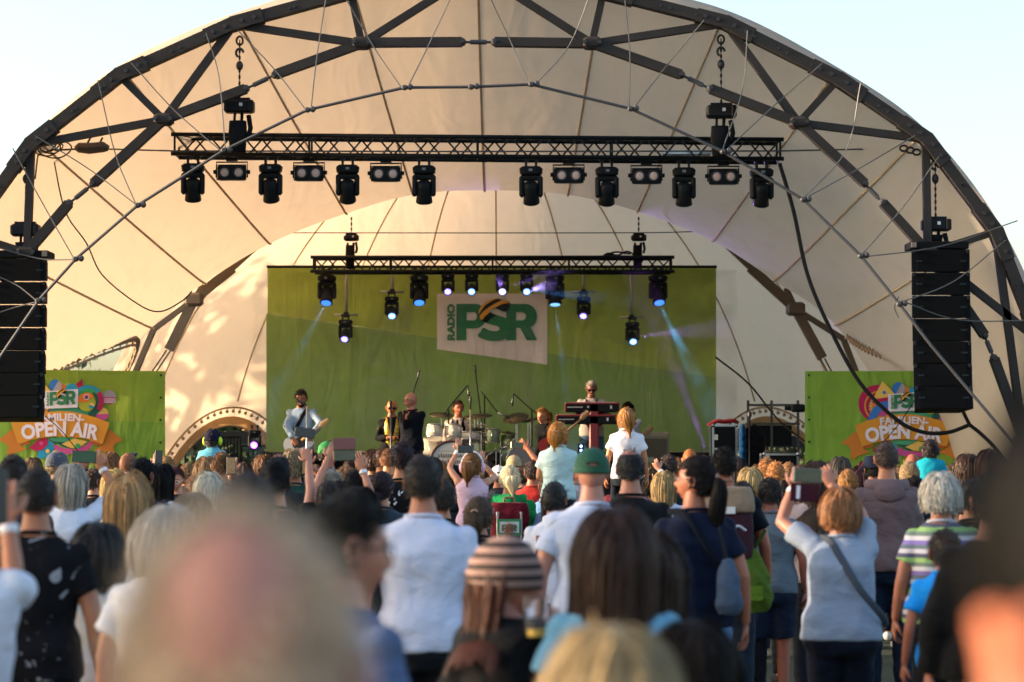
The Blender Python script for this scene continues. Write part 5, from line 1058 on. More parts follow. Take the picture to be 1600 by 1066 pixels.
for i, (x, y1, x2, g_, w_) in enumerate(((541, 492, 540, gL, 'long pipe at the left'), (613, 456, 612, gV, 'short pipe at the left'), (912, 456, 912, gL, 'short pipe at the right'), (987, 496, 988, gV, 'long pipe at the right'))):
    a_, b_ = P(x, 420, 41.5), P(x, y1, 41.5); r = empty('drop_pipe', b_, 'silver T-shaped pipe, the ' + w_ + ', hanging in front of the backdrop', 'pipe'); mb = MB(); mb.tube([(0, 0, -.02), (0, 0, a_.z - b_.z)], .026, 8); mb.build('upright', mt_pipe, r, True); mb = MB(); mb.tube([(-.20, 0, 0), (.20, 0, 0)], .02, 8); mb.build('crossbar', mt_pipe, r, True)
    mb = MB(); mb.box((0, 0, .0), (.08, .08, .09)); mb.build('clamp', mt_fx2, r)
    p = P(x2, y1 + 3, 41.45); wash((p.x, p.y, p.z), 'round led light hanging on the ' + w_, g_, .74, -50, 6 if i % 2 else -6)
for i, (x, y) in enumerate(((398, 731), (1096, 690))):
    if i == 0:
        p = P(x, y - 32, 36.5); r = wash((p.x, p.y, p.z + .3), 'small purple-lit light standing at the left foot of the stage', glow('led_purple', (.40, .08, 1.0), 1.6), .6, -80)
# ------------------------------------------------------------------ backdrop with logo
def poly_child(name, parts, loc_fn, y, parent, mats, thick=.0):
    mb = MB()
    for (v, f), mi, dy in parts:
        q = np.array([loc_fn(a[0], a[1]) for a in v]); q[:, 1] = y - dy; mb.add(q, f, mi)
    return mb.build(name, mats, parent)
YBD = 42.0
bc = P(769, 562, YBD); bd = empty('stage_backdrop', bc, 'large two-tone green fabric backdrop with a white station logo panel', 'backdrop')
def L3(px, py, Y=YBD, c=bc): q = P(px, py, Y); return np.array((q.x - c.x, q.y - c.y, q.z - c.z))
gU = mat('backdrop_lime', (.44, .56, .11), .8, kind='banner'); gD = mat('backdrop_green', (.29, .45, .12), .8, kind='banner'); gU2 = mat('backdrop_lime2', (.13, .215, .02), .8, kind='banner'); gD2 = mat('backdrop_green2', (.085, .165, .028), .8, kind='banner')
TL, TR_, BR, BL = L3(418, 420), L3(1119, 420), L3(1119, 704), L3(416, 704)
def sheet(x0, x1, yt0, yt1, yb0, yb1, m, name, Y, parent, c, dy=0., th=.01):
    n = 24; mb = MB(); vs = []; 
    for k in range(n + 1):
        t = k / n; x = x0 + (x1 - x0) * t
        for yy in (yt0 + (yt1 - yt0) * t, yb0 + (yb1 - yb0) * t): q = P(x, yy, Y); vs.append((q.x - c.x, dy, q.z - c.z))
    vs2 = [(a, b + th, d) for a, b, d in vs]; f = [(2 * k, 2 * k + 1, 2 * k + 3, 2 * k + 2) for k in range(n)]; N_ = len(vs); mb.add(vs + vs2, f + [tuple(N_ + i for i in q[::-1]) for q in f]); return mb.build(name, m, parent)
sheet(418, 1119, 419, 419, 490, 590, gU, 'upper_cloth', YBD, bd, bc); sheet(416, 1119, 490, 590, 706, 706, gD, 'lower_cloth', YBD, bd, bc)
mt_wp = mat('panel_white', (.95, .86, .82), .8, kind='banner'); mt_gl = mat('logo_green', (.025, .19, .08), .8); mt_or = mat('logo_orange', (.80, .38, .03), .8); mt_dk = mat('logo_dark', (.012, .018, .02), .8); mt_gt = mat('logo_gold', (.75, .5, .05), .8)
def Z(pts): return [(660 + a / 7.105, 440 + b / 7.105) for a, b in pts]
def clos(pts, m=5): p = catmull([pts[-1]] + pts + [pts[0], pts[1]], m); n = len(pts); return [tuple(q) for q in p[m:m + n * m]]
S_out = [(975, 240), (900, 207), (800, 192), (700, 232), (635, 310), (622, 375), (645, 425), (700, 456), (770, 480), (835, 497), (858, 522), (845, 546), (800, 553), (740, 543), (675, 515), (645, 560), (615, 605), (700, 647), (800, 661), (900, 645), (970, 590), (992, 515), (970, 445), (920, 405), (860, 384), (790, 362), (755, 340), (755, 312), (785, 302), (840, 308), (925, 337)]
def psr_logo(fn, parent, y, scale_pts=lambda p: p, boxed=True, name='logo_print', radio=True):
    F = lambda pts: [(a, -b) for a, b in pts]       # image-space y down -> up for filling
    parts = []
    def addp(loops, mi, dy): v, f = flat_shape([F(scale_pts(l)) for l in loops]); parts.append(((v, f), mi, dy))
    arc = lambda c, r, a0, a1, n=8: [(c[0] + r[0] * math.cos(math.radians(a0 + (a1 - a0) * k / n)), c[1] + r[1] * math.sin(math.radians(a0 + (a1 - a0) * k / n))) for k in range(n + 1)]
    addp([[(378, 250)] + arc((590, 386), (120, 136), -90, 90, 14) + [(488, 522), (488, 653), (378, 653)], [(490, 341)] + arc((572, 387), (33, 46), -90, 90, 8) + [(490, 433)]], 0, .012)
    addp([[(930, 250)] + arc((1145, 388), (125, 138), -90, 55, 12) + [(1197, 498), (1273, 653), (1156, 653), (1086, 516), (1040, 516), (1040, 653), (930, 653)], [(1040, 341)] + arc((1105, 387), (45, 46), -90, 90, 8) + [(1040, 433)]], 0, .012)
    Sc = clos(S_out, 4); c = np.array((807, 427)); big = []
    P2 = np.array(Sc); t = np.roll(P2, -1, 0) - np.roll(P2, 1, 0); nn = np.stack([t[:, 1], -t[:, 0]], 1); nn /= np.linalg.norm(nn, axis=1)[:, None] + 1e-9; big = [tuple(q) for q in P2 + nn * 13]
    addp([big], 1, .018); addp([Sc], 0, .024)
    top = [(975, 240), (900, 207), (800, 192), (700, 232), (635, 310), (622, 375), (645, 425), (708, 460), (760, 410), (825, 374), (790, 362), (755, 340), (755, 312), (785, 302), (840, 308), (925, 337)]
    addp([clos(top, 4)], 2, .030)
    addp([[(640, 292), (690, 240), (745, 208), (800, 191), (830, 193), (770, 220), (700, 265), (655, 320), (628, 365), (624, 340)]], 3, .036)
    addp([[(632, 385), (680, 330), (750, 280), (830, 235), (890, 205), (940, 222), (975, 240), (900, 248), (850, 268), (800, 300), (768, 303), (752, 322), (752, 340), (700, 385), (662, 432), (640, 415)]], 3, .036)
    if radio:
        v, f = text_shape('RADIO', 96, 5.5, 1.18); v = np.array([(b_ * 1.0, a_, 0) for a_, b_, _ in v]); v = np.stack([-v[:, 0] + 0, v[:, 1], v[:, 2]], 1)
        w_ = v[:, 1].max() - v[:, 1].min(); v[:, 1] *= 405 / w_; h_ = v[:, 0].max() - v[:, 0].min(); v[:, 0] *= 86 / h_
        v = v - v.mean(0) * 0; ctr = (v.max(0) + v.min(0)) / 2; v = v - ctr; pts = scale_pts([(318 + a, 452 - b_) for a, b_, _ in v]); parts.append(((np.array([(a, -b_, 0) for a, b_ in pts]), f), 0, .012))
    return poly_child(name, parts, lambda a, b: fn(a, -b), y, parent, [mt_gl, mt_wp, mt_dk, mt_or])
sheet(683, 855, 459, 459, 546, 570, mt_wp, 'logo_panel', YBD, bd, bc, -.012, .008)
psr_logo(lambda a, b: L3(a, b), bd, -.016, lambda p: Z(p))
# ------------------------------------------------------------------ festival banners left and right
mg = lambda k, c: mat('art_' + k, c, .8)
C_or, C_or2, C_br, C_te, C_dt, C_mg, C_cy, C_ye, C_pk, C_gy, C_bl, C_ol, C_wt, C_o3, C_gr = [mg(k, lin(c)) for k, c in (('orange', '#d9922c'), ('tail_orange', '#cb7a2a'), ('brown', '#b5562a'), ('teal', '#46a078'), ('deep_teal', '#12574f'), ('magenta', '#b01450'), ('cyan', '#1b95bd'), ('yellow', '#e2b95c'), ('pink', '#c24c92'), ('grey', '#a39aa4'), ('blue', '#2f74c4'), ('olive', '#a9b03a'), ('white', '#e2dcea'), ('flame', '#e07a2e'), ('green', '#2f9a5a'))]
def banner(cx, x0, x1, dy0, Y, label, left):
    c = P((x0 + x1) / 2, 640, Y); r = empty('side_banner', c, label, 'banner'); 
    g1 = mat('banner_lime', (.36, .50, .05), .8, kind='banner'); g2 = mat('banner_green', (.26, .45, .05), .8, kind='banner')
    if left: sheet(x0, x1, 577, 580, 652, 660, g1, 'upper_cloth', Y, r, c); sheet(x0, x1, 652, 660, 800, 800, g2, 'lower_cloth', Y, r, c)
    else: sheet(x0, x1, 580, 580, 800, 800, g2, 'cloth', Y, r, c)
    fn = lambda a, b: (lambda q: np.array((q.x - c.x, q.y - c.y, q.z - c.z)))(P(cx + a, 560 + dy0 + b, Y))
    parts = []; mats = [C_or, C_or2, C_br, C_te, C_dt, C_mg, C_cy, C_ye, C_pk, C_gy, C_bl, C_ol, C_wt, C_o3, C_gr]; O, O2, BRN, TE, DT, MG, CY, YE, PK, GY, BLU, OL, WT, O3, GRN = range(15)
    def ad(loops, mi, lv): v, f = flat_shape([[(a, -b) for a, b in l] for l in loops]); parts.append(((v, f), mi, .008 + lv * .004))
    def circ(x, y, rr, a0=0, a1=360, n=28): return [(x + rr * math.cos(math.radians(a0 + (a1 - a0) * k / n)), y + rr * math.sin(math.radians(a0 + (a1 - a0) * k / n))) for k in range(n + 1)]
    def ringp(x, y, r1, r2, a0, a1): return circ(x, y, r1, a0, a1) + circ(x, y, r2, a0, a1)[::-1]
    # tails
    for s in (-1, 1): ad([[(s * 94, 126), (s * 76, 110), (s * 60, 140), (s * 82, 156), (s * 78, 141), (s * 84, 136)]], O2, 1); ad([[(s * 98, 128), (s * 74, 110), (s * 62, 138), (s * 52, 142), (s * 84, 152), (s * 82, 134)]], O2, 2); ad([[(s * 60, 137), (s * 47, 133), (s * 50, 129), (s * 64, 134)]], BRN, 6)
    ad([circ(0, 92, 46, 180, 360)], TE, 1)
    # left-hand ring motif (magenta with bars)
    ad([circ(-42, 66, 29)], MG, 2); ad([ringp(-38, 70, 24, 21.5, 130, 330)], O, 3); ad([circ(-36, 72, 19)], YE, 4); ad([circ(-35, 73, 15)], O3, 5); ad([circ(-34, 75, 11)], PK, 6)
    for k in range(9): a = math.radians(150 + k * 17); ad([[(-38 + 21 * math.cos(a), 70 + 21 * math.sin(a)), (-38 + 15 * math.cos(a), 70 + 15 * math.sin(a)), (-38 + 15 * math.cos(a + .1), 70 + 15 * math.sin(a + .1)), (-38 + 21 * math.cos(a + .1), 70 + 21 * math.sin(a + .1))]], MG, 7)
    ad([ringp(-20, 96, 36, 24, 180, 290)], BLU, 7)
    ad([[(-34, 31), (-49, 60), (-12, 54)]], YE, 8); ad([[(-49, 60), (-12, 54), (-14, 60), (-50, 66)]], MG, 8); ad([circ(-31, 49, 2.6)], BLU, 9)
    ad([circ(-8, 43, 10, 120, 300)], BLU, 3); ad([circ(-8, 43, 10, -60, 120)], GY, 3); ad([circ(2, 48, 8, 180, 360)], O3, 2)
    ad([circ(17, 49, 9.6, 180, 360)], CY, 3); ad([[(23.6, 41), (34, 32), (35.5, 44), (28, 47)]], MG, 4)
    ad([ringp(43, 67, 25, 20, 190, 320)], CY, 5); ad([ringp(43, 67, 20, 14, 180, 330)], GRN, 5); ad([ringp(43, 67, 25, 17, 320, 400)], MG, 6); ad([ringp(43, 67, 17, 13.5, 300, 440)], DT, 6); ad([ringp(43, 67, 24, 18, 40, 88)], DT, 5)
    ad([circ(41, 69, 14)], OL, 7); ad([[(41, 69)] + circ(41, 69, 15, 180, 320)], O3, 8); ad([circ(41, 60.5, 4.4)], WT, 9); ad([circ(41, 60.5, 3.4, 180, 360)], MG, 10); ad([circ(41, 60.5, 3.4, 0, 180)], DT, 10); ad([circ(49, 74, 4.5, 20, 200)], CY, 9); ad([circ(49, 74, 4.5, 200, 380)], YE, 9)
    ad([circ(76, 61, 11, 180, 360)], GY, 3); ad([circ(76, 61, 11, 0, 180)], MG, 3)
    for k in range(5): ad([[(66, 63 + k * 2), (86, 63 + k * 2), (86, 63.9 + k * 2), (66, 63.9 + k * 2)]], WT, 4) if k < 4 else None
    ad([circ(65, 87, 10, 180, 360)], YE, 4); ad([circ(65, 87, 10.4, 0, 180)], PK, 4)
    # logo box
    ad([[(-25, 52), (28, 48), (27, 77), (-25, 79)]], WT, 9)
    # ribbon
    top = [(-77, 101), (-60, 94), (-40, 88), (-20, 84), (0, 82.5), (20, 84), (40, 88), (60, 94), (77, 101)]; bot = [(66, 134), (50, 129), (34, 125), (17, 123), (0, 122), (-17, 123), (-34, 125), (-50, 129), (-66, 134)]
    ad([top + bot], O, 8)
    # lower shapes
    ad([[(-49.5, 140), (-36, 128), (-26, 124), (-20, 126), (-20, 135), (-29, 143.5), (-39, 145)]], MG, 3); ad([circ(-30, 133, 3)], PK, 4); ad([[(-37, 156.6), (-35, 143.5), (-26, 138), (-18, 128), (-11, 132), (-10, 140), (-13, 149), (-25, 156)]], CY, 2); ad([circ(-20, 145, 3.2)], YE, 4)
    ad([[(-22, 124), (22, 124), (6, 131), (-10, 130)]], TE, 4); ad([[(-12, 130), (6, 131), (20, 140), (6, 139)]], DT, 5); ad([[(2, 134), (22, 125), (42, 130), (28, 140), (16, 140)]], YE, 6); ad([[(-11, 134), (4, 140), (22, 142), (40, 136), (46, 129), (52, 130), (46, 142), (30, 149), (10, 150), (-8, 147)]], PK, 5); ad([circ(27, 137, 4)], GRN, 7)
    # lettering along the ribbon
    def arc_text(txt, w_, ybase, R_, size, bold, sx):
        v0, f0 = text_shape(txt, size, bold, sx); ex = (v0[:, 0].max() - v0[:, 0].min()); v0[:, 0] -= (v0[:, 0].max() + v0[:, 0].min()) / 2; k = w_ / ex; q = []
        for a, b, _ in v0: th = a * k / R_; rr_ = R_ + b; q.append((rr_ * math.sin(th), -(ybase + R_ - rr_ * math.cos(th)), 0))
        parts.append(((np.array(q), f0), WT, .008 + 11 * .004))
    arc_text('FAMILIEN-', 76, 92.5, 260, 15.5, .55, 1.0); arc_text('OPEN AIR', 122, 111, 240, 30, 1.25, .95)
    poly_child('printed_artwork', parts, lambda a, b: fn(a, -b), 0, r, mats)
    psr_logo(lambda a, b: fn(a, b), r, -.048, lambda p: [(-23 + (a - 230) / 1080 * 49, 49 + (b - 170) / 530 * 28 - (a - 230) / 1080 * 3) for a, b in p], name='station_logo')
    mb = MB(); xa, xb = P(x0, 0, Y).x - c.x, P(x1, 0, Y).x - c.x; zt = P(x1, 578, Y).z - c.z
    for xx in (xa + .03, xb - .03): mb.tube([(xx, .06, zt - .03), (xx, .06, -c.z)], .024, 8)
    mb.tube([(xa + .03, .06, zt - .04), (xb - .03, .06, zt - .04)], .024, 8); mb.build('frame_pole', M_black(), r)
    mb = MB()
    for k in range(7): mb.cyl((xb - .02 if left else xa + .02, -.012, zt - .08 - k * .33), .018, .012, (0, 1, 0), 8)
    mb.build('eyelets', mt_bolt, r)
banner(95, -45, 258, 0, 35.6, 'green festival banner at the left with orange ribbon, behind the left loudspeaker stack', True)
banner(1412, 1258, 1556, 4.5, 35.9, 'green festival banner at the right, behind the right loudspeaker stack', False)
mb = MB(); p = P(1247, 638, 36.2); mb.box(p, (.22, .2, .12), bev=.03); mb.tube([p + Vector((-.2, 0, 0)), p], [.03, .05], 8); o = mb.build('small_floodlight', mt_fx); tag(o, 'small black floodlight peeking out left of the right banner', 'lamp')
# ------------------------------------------------------------------ stage gear
mt_chr = mat('chrome', (.55, .55, .57), .2, 1.0); mt_sk = mat('drum_shell', (.60, .55, .45), .35); mt_head = mat('drum_head', (.74, .72, .70), .6); mt_cym = mat('cymbal', (.10, .085, .05), .3, .9); mt_red = mat('keyboard_red', (.22, .008, .015), .35)
def drum(mb_s, mb_h, mb_c, c, r_, h, ax): 
    ax = np.array(ax, float); ax /= np.linalg.norm(ax); c = np.array(c, float); mb_s.cyl(c, r_, h, ax, 28); mb_h.cyl(c - ax * (h / 2 + .004), r_ * .96, .008, ax, 28)
    for q in (-1, 1):
        a = np.linspace(0, 6.283, 29); u = np.cross(ax, (0, .3, 1)); u /= np.linalg.norm(u); w_ = np.cross(ax, u); mb_c.tube(c + ax * q * h / 2 + np.outer(np.cos(a), u) * r_ * 1.02 + np.outer(np.sin(a), w_) * r_ * 1.02, .011, 6)
    for k in range(8):
        a = k * math.pi / 4; p = c + (np.cos(a) * u + np.sin(a) * w_) * r_ * 1.02; mb_c.tube([p - ax * h * .45, p + ax * h * .45], .006, 5)
def kit(px, Y, label, shell, hd, zf, cy, lettering=None):
    base = P(px, 700, Y); r = empty('drum_kit', (base.x, Y, zf), label, 'drum kit'); o_ = np.array((base.x, Y, zf)); Lc = lambda x, y, dy=0.: np.array(P(x, y, Y + dy)) - o_
    return r, Lc
r, Lc = kit(704, 39.2, 'cream drum kit with a lettered bass drum in front of the man in the waistcoat', mt_sk, mt_head, 1.34, None)
def add_drum(r, name, c, rad, h, ax, shell, hdm):
    s, hh, cc = MB(), MB(), MB(); drum(s, hh, cc, c, rad, h, ax); o = s.build(name, shell, r, True); hh.build('drum_skin', hdm, o); cc.build('hoop', mt_chr, o, True); return o
bd_ = add_drum(r, 'bass_drum', Lc(706, 723), .335, .42, (0, 1, 0), mt_sk, mt_head)
a = np.linspace(0, 6.283, 33); mb = MB(); c_ = Lc(706, 723) + (0, -.225, 0); mb.tube(np.stack([np.cos(a) * .345, a * 0, np.sin(a) * .345], 1) + c_, .02, 6); mb.build('dark_hoop', mat('hoop_red', (.05, .015, .015), .4), bd_, True)
def letters(txt, size, bold, sx, pos, m, parent, w_=None):
    v, f = text_shape(txt, size, bold, sx)
    if w_: v[:, 0] *= w_ / (v[:, 0].max() - v[:, 0].min())
    q = np.stack([v[:, 0] + pos[0], np.full(len(v), pos[1]), v[:, 1] + pos[2]], 1); mb = MB(); mb.add(q, f); return mb
mt_ink = mat('ink', (.03, .03, .035), .7); mt_ir = mat('ink_red', (.5, .03, .03), .7)
mb = letters('plattenbau', .105, .0008, .9, c_ + (0, -.018, .115), mt_ink, bd_, .44); m2 = letters('orchester', .105, .0008, .9, c_ + (0, -.018, .015), mt_ink, bd_, .42)
for q in m2.v: mb.v.append(q)
mb.f += [tuple(i + mb.n for i in q) for q in m2.f]; mb.mi += m2.mi; mb.n += m2.n
for zz in (.185, -.045): mb.box(c_ + (0, -.018, zz), (.5 if zz < 0 else .42, .003, .004))
mb.build('lettering', mt_ink, bd_); m3 = letters('ö', .2, .006, 1.0, c_ + (0, -.018, -.13), mt_ir, bd_); m3.build('red_letter', mt_ir, bd_)
for x, y in ((679, 676), (708, 676)): add_drum(r, 'tom', Lc(x, y, -.05), .125, .20, (0, -.25, 1) if False else (0, .35, .94), mt_sk, mt_head)
add_drum(r, 'floor_tom', Lc(671, 705, .3), .19, .42, (0, 0, 1), mt_sk, mt_head)
def cymbal(x, y, rad, tx, ty, Lc, r, dy=.3, name='cymbal'):
    c = Lc(x, y, dy); nrm = np.array((tx, ty, 1.)); nrm /= np.linalg.norm(nrm); mb = MB(); mb.tube([c - nrm * .006, c, c + nrm * .012, c + nrm * .03], [rad, rad * .97, rad * .25, rad * .06], 28); o = mb.build(name, mt_cym, r, True); mb = MB(); mb.tube([c, (c[0], c[1], .0)], .012, 6); mb.build('stand', mt_chr, o); return c
cymbal(690, 648, .20, .05, -.25, Lc, r); cymbal(747, 650, .24, -.06, -.2, Lc, r, .2); cymbal(745, 670, .16, 0, -.1, Lc, r, .1); cymbal(743, 672, .16, 0, -.1, Lc, r, .1)
add_drum(r, 'snare', Lc(733, 682), .17, .12, (0, .1, 1), mt_sk, mt_head)
mb = MB()
for x, yt in ((735, 640), (742, 655), (752, 660), (722, 668)): mb.tube([Lc(x, yt, .1), (Lc(x, 700, .1)[0], .1, 0)], .013, 6); 
for k in range(3): mb.tube([Lc(728, 664 + k * 14), Lc(760, 664 + k * 13)], .01, 6)
mb.build('hardware', mt_chr, r)
r, Lc = kit(806, 39.6, 'sparkling green drum set with a plain grey bass drum front, right of the cream kit', None, None, 1.3, None)
mt_sp = mat('sparkle_green', (.14, .17, .08), .3, .2, var=.9, scale=160); bd2 = add_drum(r, 'bass_drum', Lc(812, 722), .27, .4, (-.25, 1, 0), mt_sp, mat('grey_skin', (.30, .29, .29), .6))
add_drum(r, 'floor_tom', Lc(768, 681, .2), .125, .22, (0, 0, 1), mat('pale_green_shell', (.33, .40, .24), .35), mt_head); add_drum(r, 'tom', Lc(796, 692, .2), .14, .2, (0, .3, 1), mt_sp, mt_head)
cymbal(806, 653, .215, -.20, -.45, Lc, r, .1); cymbal(829, 656, .16, -.22, -.2, Lc, r, .2); cymbal(793, 676, .15, .05, -.12, Lc, r, .1)
mb = MB()
for x, yt in ((808, 655), (782, 690), (797, 676), (825, 660), (775, 700)): mb.tube([Lc(x, yt, .1), (Lc(x, 700, .1)[0], .1, 0)], .011, 6)
for k in range(5): mb.tube([Lc(760 + k * 8, 712 - k * 4), Lc(790 + k * 4, 696 - k * 3)], .009, 5)
mb.build('hardware', mt_chr, r)
def mic_stand(label, Y, zf, pts, base_x, mic=None, r_=.011, m=None, micr=.022):
    q = [np.array(P(x, y, Y)) for x, y in pts]; bx = P(base_x, 0, Y).x; r = empty('microphone_stand', (bx, Y, zf), label, 'microphone stand'); o_ = np.array((bx, Y, zf)); q = [a - o_ for a in q]; m = m or M_black()
    mb = MB(); mb.tube([np.array((q[0][0], q[0][1], 0.02)), q[0]], r_ * 1.2, 7); 
    mb.build('pole', m, r, True)
    if len(q) > 1: mb = MB(); mb.tube(q[1:] if len(q) > 2 else q, r_, 6); mb.build('boom', m, r, True)
    mb = MB(); [mb.tube([(q[0][0], q[0][1], .18), (q[0][0] + math.cos(a) * .28, q[0][1] + math.sin(a) * .28, .01)], .009, 5) for a in (.5, 2.6, 4.7)]; mb.build('tripod', m, r)
    e = q[-1]; d = (q[-1] - q[-2]) if len(q) > 1 else np.array((0, 0, 1.)); d /= np.linalg.norm(d)
    if mic: mb = MB(); dd = np.array(mic, float); dd /= np.linalg.norm(dd); mb.tube([e, e + dd * .12, e + dd * .14, e + dd * .19], [.013, .018, micr, micr], 10); mb.ball(e + dd * .19, micr, nu=10, nv=6); mb.build('microphone', mat('mic_grey', (.05, .05, .055), .4, .3), r, True)
    return r
mic_stand('tall black boom stand reaching over the cream drums from the left', 39.5, 1.34, [(701, 640), (692, 650), (701, 637), (731, 602)], 701, (.1, 0, -1))
mic_stand('very tall black boom stand crossing behind the cream drum kit', 39.7, 1.34, [(754, 668), (757, 690), (750, 640), (744, 590)], 754, (-.1, 0, 1))
mic_stand('black boom stand sloping down to the right between the two drum kits', 39.6, 1.3, [(757, 618), (751, 611), (757, 618), (778, 645)], 757, (.6, 0, -.25))
mic_stand('black boom stand pointing up left beside the bass player', 39.9, 1.3, [(831, 641), (838, 646), (829, 639), (802, 615)], 831, (-.1, 0, -1))
mic_stand('slim black microphone stand with a clip above the man in the gold vest', 39.6, .98, [(645, 618), (643, 622), (648, 606), (651, 596)], 645, (.25, 0, 1), micr=.016)
mic_stand('silver microphone stand in front of the denim guitarist', 36.0, .98, [(479.5, 634)], 479.5, (-.5, .1, .3), m=mat('silver_pole', (.6, .6, .6), .3, .7), r_=.012)
mic_stand('dark grey microphone stand in front of the man in the gold vest', 37.6, .98, [(611, 644)], 611, (0, -.3, .5), r_=.014, m=mat('grey_pole', (.10, .095, .09), .4, .5))
mic_stand('silver microphone stand right of the drummer', 38.6, .98, [(735, 640)], 735, (0, 0, .5), m=mt_chr, r_=.011)
mic_stand('black round-base microphone stand at the right doorway', 38.8, .98, [(1171, 664)], 1171, (0, -.2, 1), micr=.035)
# keyboards
Yk = 38.9; kb = P(937, 0, Yk); r = empty('keyboard_stand', (kb.x, Yk, 1.0), 'dark red single-column keyboard stand with two arms', 'keyboard stand'); o_ = np.array((kb.x, Yk, 1.0)); Lk = lambda x, y, dy=0.: np.array(P(x, y, Yk + dy)) - o_
mb = MB(); t_ = Lk(928, 630); mb.box(((t_[0]), -.02, t_[2] / 2), (.155, .10, t_[2]), bev=.02); mb.build('column', mt_red, r); 
for y in (650, 668):
    for s in (-1, 1): mb = MB(); mb.tube([Lk(928, y), Lk(928 + s * 26, y - 13, .2)], (.03, .02), 6); mb.build('arm', mt_red, r)
mb = MB(); mb.box((t_[0], 0, .03), (.9, .5, .05)); mb.build('foot', mt_red, r)
def keyboard(x0, x1, y0, y1, label):
    a, b = P(x0, y0, Yk), P(x1, y1, Yk); c = (a + b) / 2; r = empty('keyboard', c + Vector((0, .1, 0)), label, 'keyboard'); L_ = b.x - a.x; H_ = a.z - b.z
    mb = MB(); mb.box((0, 0, 0), (L_, .34, H_), bev=.01); mb.build('case', mat('kb_black', (.012, .012, .014), .5), r); mb = MB(); mb.box((0, 0, H_ / 2 + .006), (L_ + .01, .35, .03), bev=.005); mb.box((-L_ / 2 - .004, 0, 0), (.018, .35, H_)); mb.box((L_ / 2 + .004, 0, 0), (.018, .35, H_)); mb.build('red_trim', mt_red, r)
    mb = MB(); 
    for k in range(9): mb.box((-L_ * .46 + k * .028, -.173, .01), (.018, .004, .018))
    mb.box((L_ * .35, -.173, .01), (.03, .004, .05)); mb.box((-L_ * .08, -.173, .015), (.03, .004, .03)); mb.build('lettering', mat('kb_white', (.6, .6, .6), .5), r)
    mb = MB(); 
    for k in range(40): mb.box((-L_ / 2 + .04 + k * (L_ - .08) / 40, .10, H_ / 2 + .024), ((L_ - .08) / 46, .12, .012))
    mb.build('keys', mat('ivory', (.7, .7, .66), .4), r)
keyboard(884, 967, 631, 644, 'upper black and red stage keyboard in front of the grey-haired player'); keyboard(870, 963, 650, 663, 'lower black and red stage keyboard, reaching further left')
# guitar builder: body centre c, neck direction d, face normal towards -y
def guitar(name, c, d, L_, label, bodym, guard, headm, s=1.0, neckm=None):
    d = np.array(d, float); d /= np.linalg.norm(d); n = np.array((0, -1., 0)); n -= d * n.dot(d); n /= np.linalg.norm(n); u = np.cross(n, d); c = np.array(c, float); r = empty(name, c, label, 'guitar')
    out = [(-.21, 0), (-.19, .10), (-.11, .16), (-.02, .135), (.05, .115), (.12, .15), (.20, .13), (.17, .075), (.12, .045), (.12, -.045), (.17, -.08), (.22, -.13), (.13, -.155), (.05, -.12), (-.03, -.14), (-.12, -.165), (-.195, -.10)]
    o2 = np.array(clos(out, 4)) * s; f3 = lambda a, b, h: d * a + u * b + n * h; N_ = len(o2); vs = [f3(a, b, .022) for a, b in o2] + [f3(a, b, -.022) for a, b in o2]; mb = MB(); mb.add(vs, [tuple(range(N_)), tuple(range(2 * N_ - 1, N_ - 1, -1))] + [(i, (i + 1) % N_, N_ + (i + 1) % N_, N_ + i)[::-1] for i in range(N_)]); mb.build('body', bodym, r)
    g2 = np.array(clos([(-.08, -.03), (.02, -.09), (.12, -.09), (.13, .05), (.04, .07), (-.05, .05)], 3)) * s; mb = MB(); mb.add([f3(a, b, .026) for a, b in g2], [tuple(range(len(g2)))]); mb.build('pickguard', guard, r)
    mb = MB(); mb.tube([f3(.08, 0, .03), f3(L_, 0, .03)], (.026, .014), 8, ref=n); mb.build('neck', neckm or headm, r, True); mb = MB(); mb.tube([f3(L_ - .01, 0, .028), f3(L_ + .05, .012, .02), f3(L_ + .16, .016, .015)], [(.028, .009), (.048, .009), (.03, .008)], 8, ref=n); hd = mb.build('headstock', headm, r)
    mb = MB(); [mb.ball(f3(L_ + .03 + k * .022, .06, .01), .008, nu=6, nv=4) for k in range(6)]; mb.build('tuning_pegs', mt_chr, hd); mb = MB(); mb.box(f3(-.03, 0, .03), (.06, .012, .06)); mb.box(f3(.04, 0, .03), (.02, .012, .07)); mb.build('pickups', mt_bolt, r)
    return r
gmaple = mat('maple', (.50, .30, .12), .4); g0 = P(465, 693, 36.25)
guitar('electric_guitar', g0 + Vector((0, 0, 0)), (.42, -.05, .30), .43, 'white electric guitar with a maple headstock held by the denim guitarist', mat('guitar_white', (.62, .60, .56), .3), mat('guard_dark', (.05, .045, .045), .3), gmaple)
g1 = P(862, 694, 38.2); guitar('bass_guitar', g1, (.50, -.08, .42), .62, 'dark red bass guitar with a wooden headstock held by the blonde woman', mat('guitar_red', (.20, .012, .018), .3), mat('guard_red', (.10, .02, .02), .3), mat('rosewood', (.30, .16, .07), .4))
g2 = P(972, 708, 39.7); guitar('electric_guitar', g2, (.5, -.1, .4), .5, 'brown sunburst guitar hanging low on the dark-haired man behind the girl', mat('guitar_brown', (.22, .09, .03), .3), mt_bolt, mat('rosewood', (.30, .16, .07), .4))
